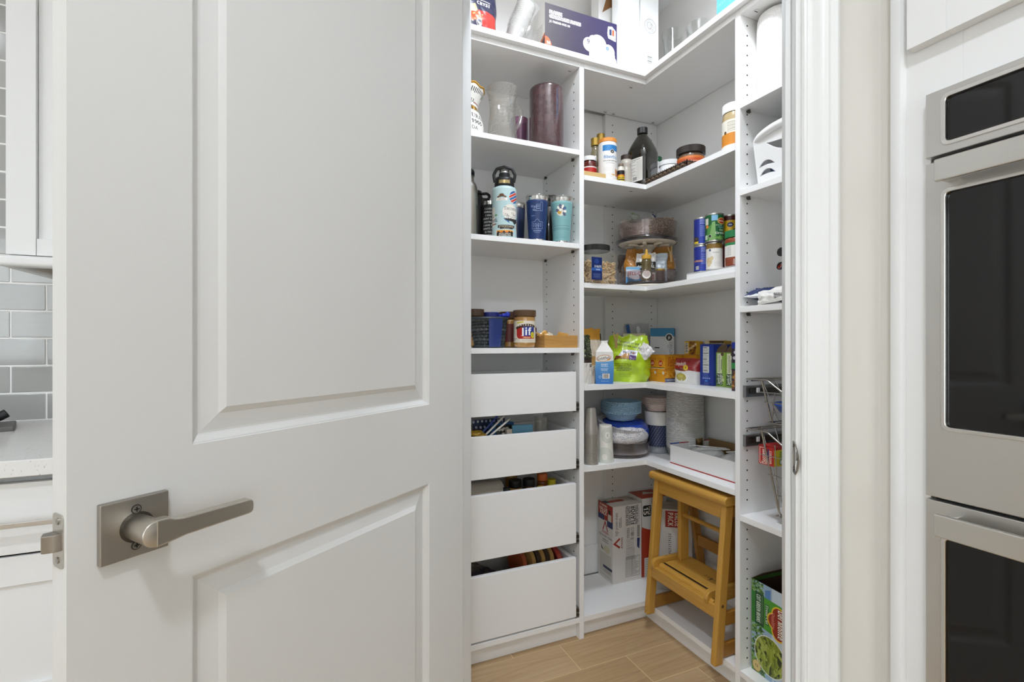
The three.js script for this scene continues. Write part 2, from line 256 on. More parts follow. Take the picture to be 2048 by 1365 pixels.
// ---------- the open pantry door ----------
{
  const W = 0.711, H = 2.03, T = 0.035, D = new THREE.Group(); D.name = 'door_1'; scene.add(D); D.userData.kind = 'structure';
  D.userData.label = 'white two-panel interior door standing open with brushed nickel lever'; D.position.set(-0.2191, 0.008, -0.6538); D.rotation.y = THREE.MathUtils.degToRad(37.0);
  const px0 = 0.1238, px1 = 0.592, rects = [[px0, px1, 0.24, 0.8336], [px0, px1, 0.9987, 1.89]];
  const slab = [bb(0, px0, 0, H, -T, 0, 0), bb(px1, W, 0, H, -T, 0, 0), bb(px0, px1, 0, 0.24, -T, 0, 0), bb(px0, px1, 0.8336, 0.9987, -T, 0, 0), bb(px0, px1, 1.89, H, -T, 0, 0)];
  part('door_frame', metricUV(merge(slab), 'x'), doorPaint, D);
  for (const [x0, x1, y0, y1] of rects) {
    const prof = [[0, 0], [0.0012, -0.0022], [0.0022, -0.0022], [0.005, -0.0045], [0.009, -0.0078], [0.0112, -0.009], [0.0142, -0.009], [0.0352, -0.0052], [0.0362, -0.0046], [0.0438, -0.0009]];
    const pos = []; const quad = (a, b, c, d) => pos.push(...a, ...b, ...c, ...a, ...c, ...d);
    for (let i = 0; i < prof.length - 1; i++) {
      const [d, z] = prof[i], [e, w] = prof[i + 1], A = [x0 + d, y0 + d, z], B = [x1 - d, y0 + d, z], C = [x1 - d, y1 - d, z], E = [x0 + d, y1 - d, z], a = [x0 + e, y0 + e, w], b = [x1 - e, y0 + e, w], c = [x1 - e, y1 - e, w], f = [x0 + e, y1 - e, w];
      quad(A, B, b, a); quad(B, C, c, b); quad(C, E, f, c); quad(E, A, a, f);
    }
    const [d, z] = prof[prof.length - 1]; quad([x0 + d, y0 + d, z], [x1 - d, y0 + d, z], [x1 - d, y1 - d, z], [x0 + d, y1 - d, z]);
    for (const zz of [-T + 0.004]) quad([x1, y0, zz], [x0, y0, zz], [x0, y1, zz], [x1, y1, zz]);
    const g = new THREE.BufferGeometry(); g.setAttribute('position', new THREE.Float32BufferAttribute(pos, 3)); g.computeVertexNormals();
    const uv = []; for (let i = 0; i < pos.length / 3; i++) uv.push(pos[i * 3], pos[i * 3 + 1]); g.setAttribute('uv', new THREE.Float32BufferAttribute(uv, 2));
    part('raised_panel', g, doorPaint, D);
  }
  // lever set
  const hy = 0.918, hx = 0.0592;
  const R = part('door_handle', bb(-0.034, 0.0335, -0.0335, 0.0335, 0, 0.0085, 0.0014), nickel, D, [hx, hy, 0], 'square brushed nickel rosette with lever');
  R.material = std('#aaa59d', 0.42, { metalness: 1, bumpMap: brushed, bumpScale: 0.00006 });
  part('rosette_ring', new THREE.CylinderGeometry(0.0172, 0.0172, 0.0012, 32).rotateX(Math.PI / 2), darkNickel, R, [0.001, 0, 0.0086]);
  const neck = ringLoft([[0.0142, 0.0142, 0.008, 2], [0.0142, 0.0142, 0.036, 2], [0.0142, 0.0142, 0.051, 2.1], [0.0135, 0.0135, 0.0535, 2.2]], 32); neck.rotateX(Math.PI / 2); // axis along +z
  const bs = new THREE.Shape(); bs.moveTo(0.0, -0.0125); bs.quadraticCurveTo(0.012, -0.0115, 0.03, -0.0088); bs.lineTo(0.104, -0.0072); bs.quadraticCurveTo(0.109, -0.0068, 0.109, -0.003); bs.lineTo(0.109, 0.003); bs.quadraticCurveTo(0.109, 0.0072, 0.104, 0.0074); bs.lineTo(0.028, 0.0085); bs.quadraticCurveTo(0.018, 0.009, 0.012, 0.0128); bs.lineTo(0, 0.0135);
  const bar = new THREE.ExtrudeGeometry(bs, { depth: 0.0105, bevelEnabled: true, bevelSize: 0.0018, bevelThickness: 0.0018, bevelSegments: 3, curveSegments: 8 }); bar.translate(0, 0, 0.0415);   // along +x
  part('lever', merge([neck, bar]), std('#cbc5bb', 0.33, { metalness: 1 }), R, [0.001, 0, 0]);
  const sg = new THREE.CylinderGeometry(0.0042, 0.0042, 0.001, 18); sg.rotateX(Math.PI / 2);
  const slot = merge([bb(-0.0026, 0.0026, -0.0005, 0.0005, 0.0095, 0.0103, 0), bb(-0.0005, 0.0005, -0.0026, 0.0026, 0.0095, 0.0103, 0), new THREE.TorusGeometry(0.0046, 0.0006, 8, 22).translate(0, 0, 0.0087)]);
  for (const dy of [-0.0205, 0.0205]) { part('screw', merge([sg.clone().translate(0, 0, 0.0088)]), nickel, R, [0, dy, 0]); part('screw_slot', slot, black, R, [0, dy, 0]); }
  // latch in the door's edge
  const lp = new THREE.Shape(), a = 0.0127, b = 0.0286, q = 0.006; lp.moveTo(-a + q, -b); lp.lineTo(a - q, -b); lp.quadraticCurveTo(a, -b, a, -b + q); lp.lineTo(a, b - q); lp.quadraticCurveTo(a, b, a - q, b); lp.lineTo(-a + q, b); lp.quadraticCurveTo(-a, b, -a, b - q); lp.lineTo(-a, -b + q); lp.quadraticCurveTo(-a, -b, -a + q, -b);
  const pg = new THREE.ExtrudeGeometry(lp, { depth: 0.0016, bevelEnabled: false, curveSegments: 6 }); pg.rotateY(-Math.PI / 2);
  const L = part('latch_plate', pg, std('#c2beb6', 0.35, { metalness: 0.9 }), D, [0.0005, hy, -T / 2 - 0.001]);
  const bolt = new THREE.Shape(); bolt.moveTo(0, -0.008); bolt.lineTo(0.0085, -0.008); bolt.lineTo(0.0125, 0.0005); bolt.lineTo(0.0125, 0.0015); bolt.quadraticCurveTo(0.006, 0.008, 0, 0.008); bolt.closePath();
  const bg = new THREE.ExtrudeGeometry(bolt, { depth: 0.0165, bevelEnabled: true, bevelSize: 0.0008, bevelThickness: 0.0008, bevelSegments: 2 }); bg.rotateX(-Math.PI / 2); bg.rotateY(Math.PI); bg.translate(-0.0012, -0.00825, 0);
  part('latch_bolt', bg, nickel, L, [-0.0008, 0, 0]);
  const ls = new THREE.CylinderGeometry(0.0035, 0.0035, 0.0014, 14); ls.rotateZ(Math.PI / 2);
  for (const dy of [-0.0205, 0.0205]) { const s = part('screw', ls, nickel, L, [-0.0018, dy, 0]); }
  for (const y of [0.2, 1.0, 1.8]) { const g = cyl(0.0065, 0.0065, 0.09, 14, y); g.translate(W + 0.006, 0, -T - 0.004); part('hinge', g, nickel, D); }
}
// ---------- kitchen on the left ----------
{ // glass subway tiles on the kitchen's back wall, each a tile; grout behind
  const wall = struct('wall_kitchen_left', bb(-3.28, 0.215, 0, 2.75, -1.945, -1.8395, 0), std('#f6f5f2', 0.75));
  const glaze = [0.40, 0.43, 0.46].map((v) => phy(new THREE.Color(v * 0.98, v * 0.985, v * 0.95), 0.1, { clearcoat: 1, clearcoatRoughness: 0.04 }));
  const g = bb(-0.0763, 0.0763, -0.0369, 0.0369, 0, 0.008, 0.0024);
  for (let r = -1; r < 23; r++) for (let k = -7; k < 7; k++) {
    const x = -0.7394 + 0.0779 + (((r % 2) + 2) % 2 ? 0 : 0.0779) + k * 0.1558, y = 0.9535 + r * 0.0781; if (y < 0.92 || x < -1.65 || x > 0.14 || (r > 5 && (x < -1.2 || x > -0.4))) continue;
    const m = part('wall_tile', g, glaze[Math.floor(rnd() * 3)], wall, [x, y, -1.846]); m.rotation.x = rr(-0.003, 0.003); m.rotation.y = rr(-0.003, 0.003);
  }
}
{
  const t = thing('wall_cabinet', 'white shaker wall cabinet above the tiled backsplash behind the door', 'wall cabinet', [-0.612, 1.34, -1.5]);
  const W = 0.82, H = 1.06;
  part('cabinet_box', bb(0, W, 0.002, H, -0.34, -0.022), cabPaint, t);
  part('underside_board', bb(0.004, W, -0.001, 0.003, -0.338, -0.025, 0), std('#a8834f', 0.6), t, [0, 0, 0], 'bare tan wooden underside');
  // face frame stile plus door
  part('face_frame_stile', bb(0, 0.0535, 0, H, -0.022, -0.0, 0.001), cabPaint, t); part('face_frame_stile', bb(W - 0.0535, W, 0, H, -0.022, 0, 0.001), cabPaint, t);
  const d = part('cabinet_door', merge([bb(0.0545, W - 0.054, 0.038, H, -0.02, -0.011, 0), bb(0.0545, W - 0.054, 0, 0.04, -0.02, 0, 0.001), bb(0.62, W - 0.054, 0.04, H, -0.02, 0, 0.001)]), cabPaint, t);
  const rail = bb(-0.014, W, -0.029, -0.003, -0.016, 0.016, 0.009), ret = bb(-0.014, 0.014, -0.029, -0.003, -0.335, -0.016, 0.009);
  part('light_rail', rail, cabPaint, t); part('light_rail', ret, cabPaint, t);
}
{
  const quartz = canvas(1024, 512, (g, w, h) => { fill(g, '#eae9e6', 0, 0, w, h); for (let i = 0; i < 2600; i++) { g.fillStyle = ['#8d8a86', '#a9a6a1', '#c9c7c2', '#f8f8f6'][Math.floor(rnd() * 4)]; g.globalAlpha = rr(0.25, 0.8); g.beginPath(); g.ellipse(rr(0, w), rr(0, h), rr(0.6, 3.4), rr(0.5, 1.8), rr(0, 3), 0, 7); g.fill(); } g.globalAlpha = 1; });
  one('countertop', 'white speckled quartz countertop running left behind the door edge', 'countertop', metricUV(bb(-2.2, 0.213, 0.882, 0.914, -1.838, -1.2212, 0.002), 'x', 2.2), std('#ffffff', 0.22, { map: quartz }));
  const t = thing('base_cabinet', 'white base cabinet with drawers and long bar pull under the quartz counter', 'base cabinet', [0, 0, -1.245]);
  part('cabinet_box', bb(-2.2, 0.2, 0.1, 0.878, -0.59, -0.022), cabPaint, t);
  part('toe_kick', bb(-2.2, 0.2, 0, 0.1, -0.59, -0.09), cabPaint, t);
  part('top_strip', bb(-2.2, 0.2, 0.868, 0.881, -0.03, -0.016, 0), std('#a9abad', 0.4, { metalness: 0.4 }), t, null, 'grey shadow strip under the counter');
  const drawerFront = (y0, y1, x0, x1, rail) => { const list = [bb(x0, x1, y0, y1, -0.02, rail ? -0.007 : 0, 0.001)]; if (rail) list.push(bb(x0, x1, y1 - 0.056, y1, -0.02, 0, 0.0012), bb(x0, x1, y0, y0 + 0.056, -0.02, 0, 0.0012), bb(x0, x0 + 0.056, y0 + 0.055, y1 - 0.055, -0.02, 0, 0.0012), bb(x1 - 0.056, x1, y0 + 0.055, y1 - 0.055, -0.02, 0, 0.0012)); return merge(list); };
  const pull = bb(-0.2, 0.2, -0.0046, 0.0046, 0.028, 0.036, 0.0008), posts = merge([bb(-0.17, -0.16, -0.004, 0.004, 0, 0.03), bb(0.16, 0.17, -0.004, 0.004, 0, 0.03)]);
  for (const [x0, x1] of [[-1.46, -0.2], [-0.197, 0.2]]) {
    const mid = (x0 + x1) / 2;
    for (const [y0, y1, rail] of [[0.73, 0.866, 0], [0.42, 0.7255, 1], [0.11, 0.4155, 1]]) {
      const d = part('drawer', drawerFront(y0, y1, x0, x1, rail), cabPaint, t);
      if (!rail) part('handle', merge([x1 - x0 > 0.6 ? pull.clone().scale(2.9, 1, 1) : pull, posts]), steel, d, [mid, 0.795, 0], 'brushed steel bar pull');
    }
  }
}
{
  const t = thing('utensil_rest', 'black curved rest on a thin grey slab on the quartz counter', 'utensil rest', [-0.755, 0.914, -1.66], 0.35);
  part('slab', bb(-0.1, 0.09, 0, 0.012, -0.07, 0.06, 0.003), std('#6c6a66', 0.5), t);
  part('cradle', merge([tube([[-0.1, 0.022, 0], [0, 0.022, 0.01], [0.055, 0.03, 0.015], [0.075, 0.042, 0.015]], 0.011, 20, 10), bb(-0.09, 0.04, 0.012, 0.07, -0.05, -0.01, 0.006)]), black, t);
}
// ---------- oven wall on the right ----------
{
  const X = 0.918; // wall plane
  const t = thing('oven_cabinet', 'tall white oven cabinet with shaker upper door around the steel double oven', 'oven cabinet');
  const z0 = -0.5, z1 = 0.44;
  part('cabinet_box', merge([bb(X + 0.004, 1.575, 0.1, 2.7, z0, -0.445), bb(X + 0.004, 1.575, 0.1, 2.7, 0.38, z1), bb(X + 0.004, 1.575, 1.53, 2.7, -0.445, 0.38), bb(X + 0.004, 1.575, 0.1, 0.23, -0.445, 0.38), bb(1.5, 1.575, 0.23, 1.53, -0.445, 0.38)]), cabPaint, t);
  const sc = new THREE.Shape(); sc.moveTo(0, 0); sc.lineTo(0.004, -0.018); sc.quadraticCurveTo(0.012, -0.022, 0.02, -0.021); sc.lineTo(0.025, -0.014); sc.lineTo(0.025, 0); sc.closePath();
  const mg = new THREE.ExtrudeGeometry(sc, { depth: 2.66, bevelEnabled: false, curveSegments: 6 }); mg.rotateX(-Math.PI / 2); mg.rotateY(-Math.PI / 2); // x→z
  { mg.computeBoundingBox(); const b = mg.boundingBox; mg.translate(X - 0.021 - b.min.x, -b.min.y, -0.4985 - b.min.z); }
  part('scribe_moulding', mg, cabPaint, t);
  part('face_frame', merge([bb(X - 0.013, X + 0.004, 0.1, 1.5195, -0.476, -0.44, 0), bb(X - 0.013, X + 0.004, 1.5195, 2.7, -0.476, -0.3996, 0.0004), bb(X - 0.013, X + 0.004, 1.5195, 2.7, -0.3996, 0.44, 0.0004), bb(X - 0.013, X + 0.004, 0.1, 0.24, -0.4395, 0.44, 0.0006), bb(X - 0.013, X + 0.004, 0.24, 1.52, 0.37, 0.44, 0.0006)]), cabPaint, t);
  part('toe_kick', bb(X + 0.06, 1.575, 0, 0.1, z0, z1), cabPaint, t);
  const dx0 = 0.885, dx1 = 0.9045;
  part('cabinet_door', merge([bb(dx0, dx1, 1.599, 2.4, -0.463, -0.411, 0.0005), bb(dx0, dx1, 1.599, 1.66, -0.411, -0.02, 0.0005), bb(dx0, dx1, 1.66, 2.4, -0.075, -0.02, 0.001), bb(dx0, dx1, 2.34, 2.4, -0.411, -0.075, 0.001), bb(dx0 + 0.009, dx1, 1.65, 2.35, -0.42, -0.06, 0)]), cabPaint, t);
  part('cabinet_door', merge([bb(dx0, dx1, 1.599, 2.4, -0.016, 0.04, 0.001), bb(dx0, dx1, 1.599, 2.4, 0.38, 0.43, 0.001), bb(dx0, dx1, 1.599, 1.66, 0.04, 0.38, 0.001), bb(dx0 + 0.009, dx1, 1.65, 2.4, 0.03, 0.39, 0)]), cabPaint, t);
  // double oven
  const o = thing('double_oven', 'stainless steel built-in double oven with dark glass windows and bar handles', 'oven');
  const F = 0.89, a = -0.438, b = 0.365;
  part('chassis', bb(F + 0.016, 1.45, 0.245, 1.515, -0.435, 0.362), std('#9b9a96', 0.4, { metalness: 0.8 }), o);
  for (const [q0, q1] of [[1.405, 1.424], [0.893, 0.903]]) part('black_seal', bb(F + 0.012, F + 0.02, q0, q1, a + 0.006, b - 0.004, 0), std('#050505', 0.6), o);
  const frame = (y0, y1, wy0, wy1, wz0, wz1) => { // steel front with a rounded window opening (shape in z,y)
    const s = new THREE.Shape(); s.moveTo(a, y0); s.lineTo(b, y0); s.lineTo(b, y1); s.lineTo(a, y1); s.closePath();
    const h = new THREE.Path(), r = 0.01; h.moveTo(wz0 + r, wy0); h.lineTo(wz1 - r, wy0); h.quadraticCurveTo(wz1, wy0, wz1, wy0 + r); h.lineTo(wz1, wy1 - r); h.quadraticCurveTo(wz1, wy1, wz1 - r, wy1); h.lineTo(wz0 + r, wy1); h.quadraticCurveTo(wz0, wy1, wz0, wy1 - r); h.lineTo(wz0, wy0 + r); h.quadraticCurveTo(wz0, wy0, wz0 + r, wy0); s.holes.push(h);
    const g = new THREE.ExtrudeGeometry(s, { depth: 0.016, bevelEnabled: true, bevelSize: 0.0012, bevelThickness: 0.0012, bevelSegments: 2, curveSegments: 6 });
    // (x=z world, y, z=out) -> out looks to -x
    g.rotateY(-Math.PI / 2); return g.translate(F + 0.016, 0, 0);
  };
  const ring = (wy0, wy1, wz0, wz1) => { const rect = (P, e, r) => { P.moveTo(wz0 - e + r, wy0 - e); P.lineTo(wz1 + e - r, wy0 - e); P.quadraticCurveTo(wz1 + e, wy0 - e, wz1 + e, wy0 - e + r); P.lineTo(wz1 + e, wy1 + e - r); P.quadraticCurveTo(wz1 + e, wy1 + e, wz1 + e - r, wy1 + e); P.lineTo(wz0 - e + r, wy1 + e); P.quadraticCurveTo(wz0 - e, wy1 + e, wz0 - e, wy1 + e - r); P.lineTo(wz0 - e, wy0 - e + r); P.quadraticCurveTo(wz0 - e, wy0 - e, wz0 - e + r, wy0 - e); return P; }; const s = rect(new THREE.Shape(), 0.0022, 0.011); s.holes.push(rect(new THREE.Path(), -0.0022, 0.008)); const g = new THREE.ExtrudeGeometry(s, { depth: 0.003, bevelEnabled: true, bevelSize: 0.001, bevelThickness: 0.0014, bevelSegments: 3, curveSegments: 8 }); g.rotateY(-Math.PI / 2); return g.translate(F + 0.0015, 0, 0); };
  const bez = std('#dedcd8', 0.2, { metalness: 1 });
  const sec = (name, y0, y1, wy0, wy1, label) => {
    const d = part(name, frame(y0, y1, wy0, wy1, -0.4165, 0.345), steel, o, null, label);
    part('window_bezel', ring(wy0, wy1, -0.4165, 0.345), bez, d);
    part('window_glass', bb(F + 0.003, F + 0.012, wy0 - 0.003, wy1 + 0.003, -0.419, 0.348, 0), ovenGlass, d);
    return d;
  };
  sec('control_panel', 1.4205, 1.5165, 1.4335, 1.506, 'steel control panel with dark glass');
  for (const [y0, y1, wy0, wy1, hy] of [[0.902, 1.409, 1.0065, 1.3635, 1.388], [0.3, 0.8945, 0.41, 0.8455, 0.868]]) {
    const d = sec('oven_door', y0, y1, wy0, wy1);
    part('handle', merge([bb(F - 0.034, F - 0.026, hy - 0.0165, hy + 0.0165, -0.4135, 0.34, 0.0022), bb(F - 0.03, F + 0.002, hy - 0.014, hy + 0.012, -0.4115, -0.397, 0.002), bb(F - 0.03, F + 0.002, hy - 0.014, hy + 0.012, 0.325, 0.338, 0.002)]), std('#d5d3ce', 0.26, { metalness: 0.95 }), d);
  }
}
// ---------- lamps ----------
const warm = new THREE.Color(0.88, 0.95, 1.06);
function can(x, z, k, label, soft = 0.55) {
  const t = thing('recessed_light', label, 'ceiling light', [x, 2.75, z]);
  const r = new THREE.TorusGeometry(0.078, 0.006, 10, 40); r.rotateX(Math.PI / 2); part('trim_ring', r, trimPaint, t);
  part('lens', cyl(0.072, 0.072, 0.004, 32, -0.002), new THREE.MeshStandardMaterial({ color: '#ffffff', emissive: warm, emissiveIntensity: 2.5 }), t);
  const l = new THREE.SpotLight(warm, CAN_POWER * k, 0, 1.45, soft, 2); l.position.set(0, -0.012, 0); l.target.position.set(0, -2, 0); l.castShadow = true; l.shadow.radius = 5; l.shadow.mapSize.set(1024, 1024); t.add(l, l.target);
}
can(-0.208, 0.365, 1.9, 'round recessed ceiling light just behind the camera');
can(-1.5, -0.35, 0.7, 'round recessed ceiling light nearest the wall cabinet');
can(-1.6, 1.7, 0.7, 'round recessed ceiling light nearest the kitchen window');
can(0.0, 1.9, 0.5, 'round recessed ceiling light in the far right corner of the kitchen');
can(0.86, -1.02, PANTRY_POWER / CAN_POWER, 'round recessed ceiling light inside the pantry', 0.2);
// ---------- pantry shelving ----------
const Zf = -1.6193, Xf = 1.3046, T9 = 0.019;
const hole = new THREE.CylinderGeometry(0.0027, 0.0027, 0.0008, 10);
function holesOn(t, axis, at, list) { // list of [other coordinate, y]
  const gs = list.map(([u, y]) => { const g = hole.clone(); axis === 'x' ? g.rotateZ(Math.PI / 2).translate(at, y, u) : g.rotateX(Math.PI / 2).translate(u, y, at); return g; });
  const m = part('peg_holes', merge(gs), holeDark, t); m.userData.kind = 'stuff';
}
const column = (u, y0, y1, skip = []) => { const r = []; for (let y = y0; y < y1; y += 0.032) if (!skip.some((s) => Math.abs(s - y) < 0.022)) r.push([u, y]); return r; };
const pinG = merge([new THREE.CylinderGeometry(0.004, 0.004, 0.012, 10).rotateZ(Math.PI / 2), rb(0.008, 0.004, 0.01, 0.001, -0.003, -0.007)]);
const camG = new THREE.CylinderGeometry(0.0085, 0.0095, 0.0025, 18);
const camSlot = bb(-0.006, 0.006, -0.0022, -0.0012, -0.001, 0.001, 0);
const camParts = (t, list) => { for (const [x, y, z] of list) { const c = part('cam_lock', camG, whitePlastic, t, [x, y - 0.001, z]); part('cam_slot', camSlot, holeDark, c); } };
{ // left tower with drawers
  const t = thing('shelf_tower', 'white shelf tower with four drawers, standing left of the corner shelves', 'shelf unit');
  const x0 = 0.372, x1 = 0.9912, Zb = -1.924;
  part('side_panel', bb(x1, 1.0113, 0, 2.2098, Zb, Zf, 0.0008), melamine, t); part('side_panel', bb(0.353, x0, 0, 2.2098, Zb, Zf, 0.0008), melamine, t);
  part('back_panel', bb(x0, x1, 0.064, 2.2, Zb - 0.006, Zb, 0), melamine, t);
  const shelf = (y, n = 'shelf') => part(n, bb(x0 + 0.0005, x1 - 0.0005, y, y + T9, Zb + 0.001, Zf, 0.0008), melamine, t);
  shelf(2.191, 'top_panel'); shelf(1.855); shelf(1.4965); shelf(1.098); shelf(0.064, 'bottom_panel');
  part('toe_kick', bb(x0, x1, 0, 0.064, Zf - 0.045, Zf - 0.0271, 0.0005), melamine, t);
  holesOn(t, 'x', x1 - 0.0002, [...column(-1.661, 0.13, 2.17, [1.864, 1.505, 1.107]), ...column(-1.89, 0.13, 2.17, [1.864, 1.505, 1.107])]);
  for (const y of [1.855, 1.4965, 1.098]) for (const z of [-1.661, -1.89]) part('shelf_pin', pinG, darkNickel, t, [x1 - 0.004, y - 0.004, z]);
  camParts(t, [[0.968, 2.191, -1.655], [0.968, 2.191, -1.88], [0.4, 2.191, -1.655]]);
  const slideG = merge([bb(0.9772, 0.9905, -0.004, 0.036, Zf - 0.27, Zf - 0.004, 0.0008)]);
  const sl2 = merge([bb(0.9776, 0.99, 0.003, 0.012, Zf - 0.006, Zf - 0.001, 0.0005), bb(0.979, 0.99, 0.018, 0.03, Zf - 0.006, Zf - 0.001, 0.0005)]);
  for (const [y0, y1] of [[0.8763, 1.0255], [0.6565, 0.8059], [0.3724, 0.5999], [0.0894, 0.3162]]) {
    const d = part('drawer', bb(0.386, 0.9769, y0, y1, Zf - T9, Zf - 0.0003, 0.0012), melamine, t);
    const low = y1 - 0.004;
    part('drawer_side', bb(0.9585, 0.9768, y0 + 0.01, low, Zf - 0.275, Zf - T9, 0.0008), melamine, d); part('drawer_side', bb(0.386, 0.404, y0 + 0.01, low, Zf - 0.275, Zf - T9, 0.0008), melamine, d);
    part('drawer_back', bb(0.404, 0.9585, y0 + 0.01, low, Zf - 0.275, Zf - 0.258, 0.0008), melamine, d);
    part('drawer_bottom', bb(0.404, 0.9585, y0 + 0.012, y0 + 0.018, Zf - 0.258, Zf - T9, 0), melamine, d);
    part('drawer_slide', slideG, std('#8d8c88', 0.35, { metalness: 0.9 }), d, [0, y0 - 0.002, 0], 'steel drawer slide'); part('slide_clip', sl2, darkNickel, d, [0, y0 - 0.002, 0]);
  }
}
const yA = 1.7632, yB = 1.3487, yC = 0.9525, yD = 0.6388;
{ // corner shelves, one L-shaped board at each height
  const t = thing('corner_shelving', 'white L-shaped corner shelves turning between the two shelf towers', 'shelf unit');
  const Lg = (x0, zb, x1, z1, y, h, zf = Zf, xf = Xf) => { // outline in plan
    const s = new THREE.Shape(); s.moveTo(x0, -zf); s.lineTo(xf, -zf); s.lineTo(xf, -z1); s.lineTo(x1, -z1); s.lineTo(x1, -zb); s.lineTo(x0, -zb); s.closePath();
    const g = new THREE.ExtrudeGeometry(s, { depth: h - 0.0016, bevelEnabled: true, bevelSize: 0, bevelThickness: 0.0008, bevelSegments: 1 }); g.rotateX(-Math.PI / 2); g.translate(0, y + 0.0008, 0); return g;
  };
  // the shape lives in (x, nz); after the turn z = -nz
  const z1 = -1.1733, zb = -1.9025, x1 = 1.6015;
  for (const y of [yA, yB, yC, yD]) part('shelf', Lg(1.0118, zb, x1, z1, y, T9), melamine, t);
  part('bottom_panel', Lg(1.0118, zb, x1, z1, 0.064, T9), melamine, t);
  part('top_panel', Lg(1.0118, zb, x1, z1, 2.191, T9), melamine, t);
  part('toe_kick', merge([bb(1.0118, Xf + 0.0264, 0, 0.064, Zf - 0.045, Zf - 0.0271, 0.0005), bb(Xf + 0.0264, Xf + 0.044, 0, 0.064, Zf - 0.0271, z1, 0.0005)]), melamine, t);
  part('corner_panel', bb(1.3036, 1.602, 0.064, 2.19, -1.9224, -1.9034, 0.0008), melamine, t);
  part('back_panel', bb(1.0118, 1.61, 0.064, 2.19, -1.93, -1.9245, 0), melamine, t); part('back_panel', bb(1.6028, 1.61, 0.064, 2.19, -1.9224, z1, 0), melamine, t);
  const sk = [2.2, yA + 0.01, yB + 0.01, yC + 0.01, yD + 0.01];
  holesOn(t, 'z', -1.9032, [...column(1.342, 0.13, 2.17, sk), ...column(1.567, 0.13, 2.17, sk)]);
  camParts(t, [[1.262, 2.191, -1.66], [1.29, 2.191, -1.885], [1.335, 2.191, -1.885], [1.56, 2.191, -1.885], [1.262, yA, -1.66], [1.29, yA, -1.885], [1.335, yA, -1.885], [1.56, yA, -1.885], [1.262, yB, -1.66]]);
  part('deck_upstand', merge([bb(1.0118, 1.303, 0.083, 0.21, -1.9245, -1.912, 0.0008), bb(1.592, 1.6028, 0.083, 0.21, -1.9034, z1, 0.0008)]), melamine, t);
}
const y1b = 1.889, y2b = 1.6087, y3b = 1.2334, y4b = 0.5637;
{ // right tower
  const t = thing('shelf_tower', 'white narrow shelf tower beside the door jamb, right of the step stool', 'shelf unit');
  const zl = -1.1538, zr = -0.66, xb = 1.6028;
  part('side_panel', bb(Xf, xb, 0, 2.2098, -1.1728, zl, 0.0008), melamine, t); part('side_panel', bb(Xf, xb, 0, 2.2098, zr, zr + T9, 0.0008), melamine, t);
  part('back_panel', bb(xb, xb + 0.006, 0.064, 2.2, zl, zr, 0), melamine, t);
  for (const [y, n] of [[2.191, 'top_panel'], [y1b, 'shelf'], [y2b, 'shelf'], [y3b, 'shelf'], [y4b, 'shelf'], [0.064, 'bottom_panel']]) part(n, bb(Xf, xb - 0.001, y, y + T9, zl + 0.0005, zr - 0.0005, 0.0008), melamine, t);
  part('toe_kick', bb(Xf + 0.0264, Xf + 0.044, 0, 0.064, zl, zr, 0.0005), melamine, t);
  holesOn(t, 'z', zl + 0.0002, [...column(1.3365, 0.115, 2.17, [y1b + 0.01, y2b + 0.01, y3b + 0.01, y4b + 0.01]), ...column(1.565, 0.115, 2.17, [y1b + 0.01, y2b + 0.01, y3b + 0.01, y4b + 0.01])]);
  const p2 = pinG.clone().rotateY(Math.PI / 2);
  for (const y of [y1b, y2b, y3b]) part('shelf_pin', p2, darkNickel, t, [1.3365, y - 0.004, zl + 0.004]);
  camParts(t, [[1.337, 2.191, -1.12]]);
}
{ // heavy top board over everything
  const o = 0.022, s = new THREE.Shape(); s.moveTo(0.353, 1.93); s.lineTo(0.353, 1.6193 - o); s.lineTo(Xf - o, 1.6193 - o); s.lineTo(Xf - o, 0.645); s.lineTo(1.61, 0.645); s.lineTo(1.61, 1.93); s.closePath();
  const g = new THREE.ExtrudeGeometry(s, { depth: T9 - 0.0016, bevelEnabled: true, bevelSize: 0, bevelThickness: 0.0008, bevelSegments: 1 }); g.rotateX(-Math.PI / 2); g.translate(0, 2.2108, 0);
  one('top_board', 'white L-shaped top board with overhanging edge across all pantry shelves', 'shelf board', g, melamine);
}
const yTop = 2.229;
// ---------- builders for goods ----------
const toEye = (x, z) => Math.atan2(-x, -z);   // turns a front towards the doorway
const kraft = std('#8a6d48', 0.8), innerCard = std('#5d4a36', 0.85);
function carton(name, label, w, h, d, p, turn, draw, o = {}) {
  const t = thing(name, label, o.cat || 'box', p, turn, o.group);
  part('carton', cartonGeo(w, h, d, o.bulge ?? 0.0012), cartonMat(w, h, d, o.ppm || 2200, draw, o.rough || 0.5), t);
  if (o.flap !== false) part('top_flap', bb(-w / 2 + 0.001, w / 2 - 0.001, h + 0.0006, h + 0.0018, d * 0.04, d / 2 - 0.001, 0), o.flapMat || std(o.flapColor || '#d9d4ca', 0.6), t);
  return t;
}
const tinMetal = std('#c9c6bf', 0.3, { metalness: 1 });
function tin(name, label, r, h, p, turn, tex, group) {
  const t = thing(name, label, 'can', p, turn, group);
  const e = r * 0.03; part('tin_body', lathe([[0, 0.002], [r * 0.9, 0.002], [r * 0.95, 0], [r + e, 0.0005], [r + e, 0.003], [r * 0.985, 0.0048], [r * 0.985, h - 0.0048], [r + e, h - 0.003], [r + e, h - 0.0005], [r * 0.95, h], [r * 0.92, h - 0.003], [0, h - 0.003]], 44), tinMetal, t);
  part('paper_label', sleeve(r * 0.995, r * 0.995, h - 0.011, 0.0055), tex, t); return t;
}
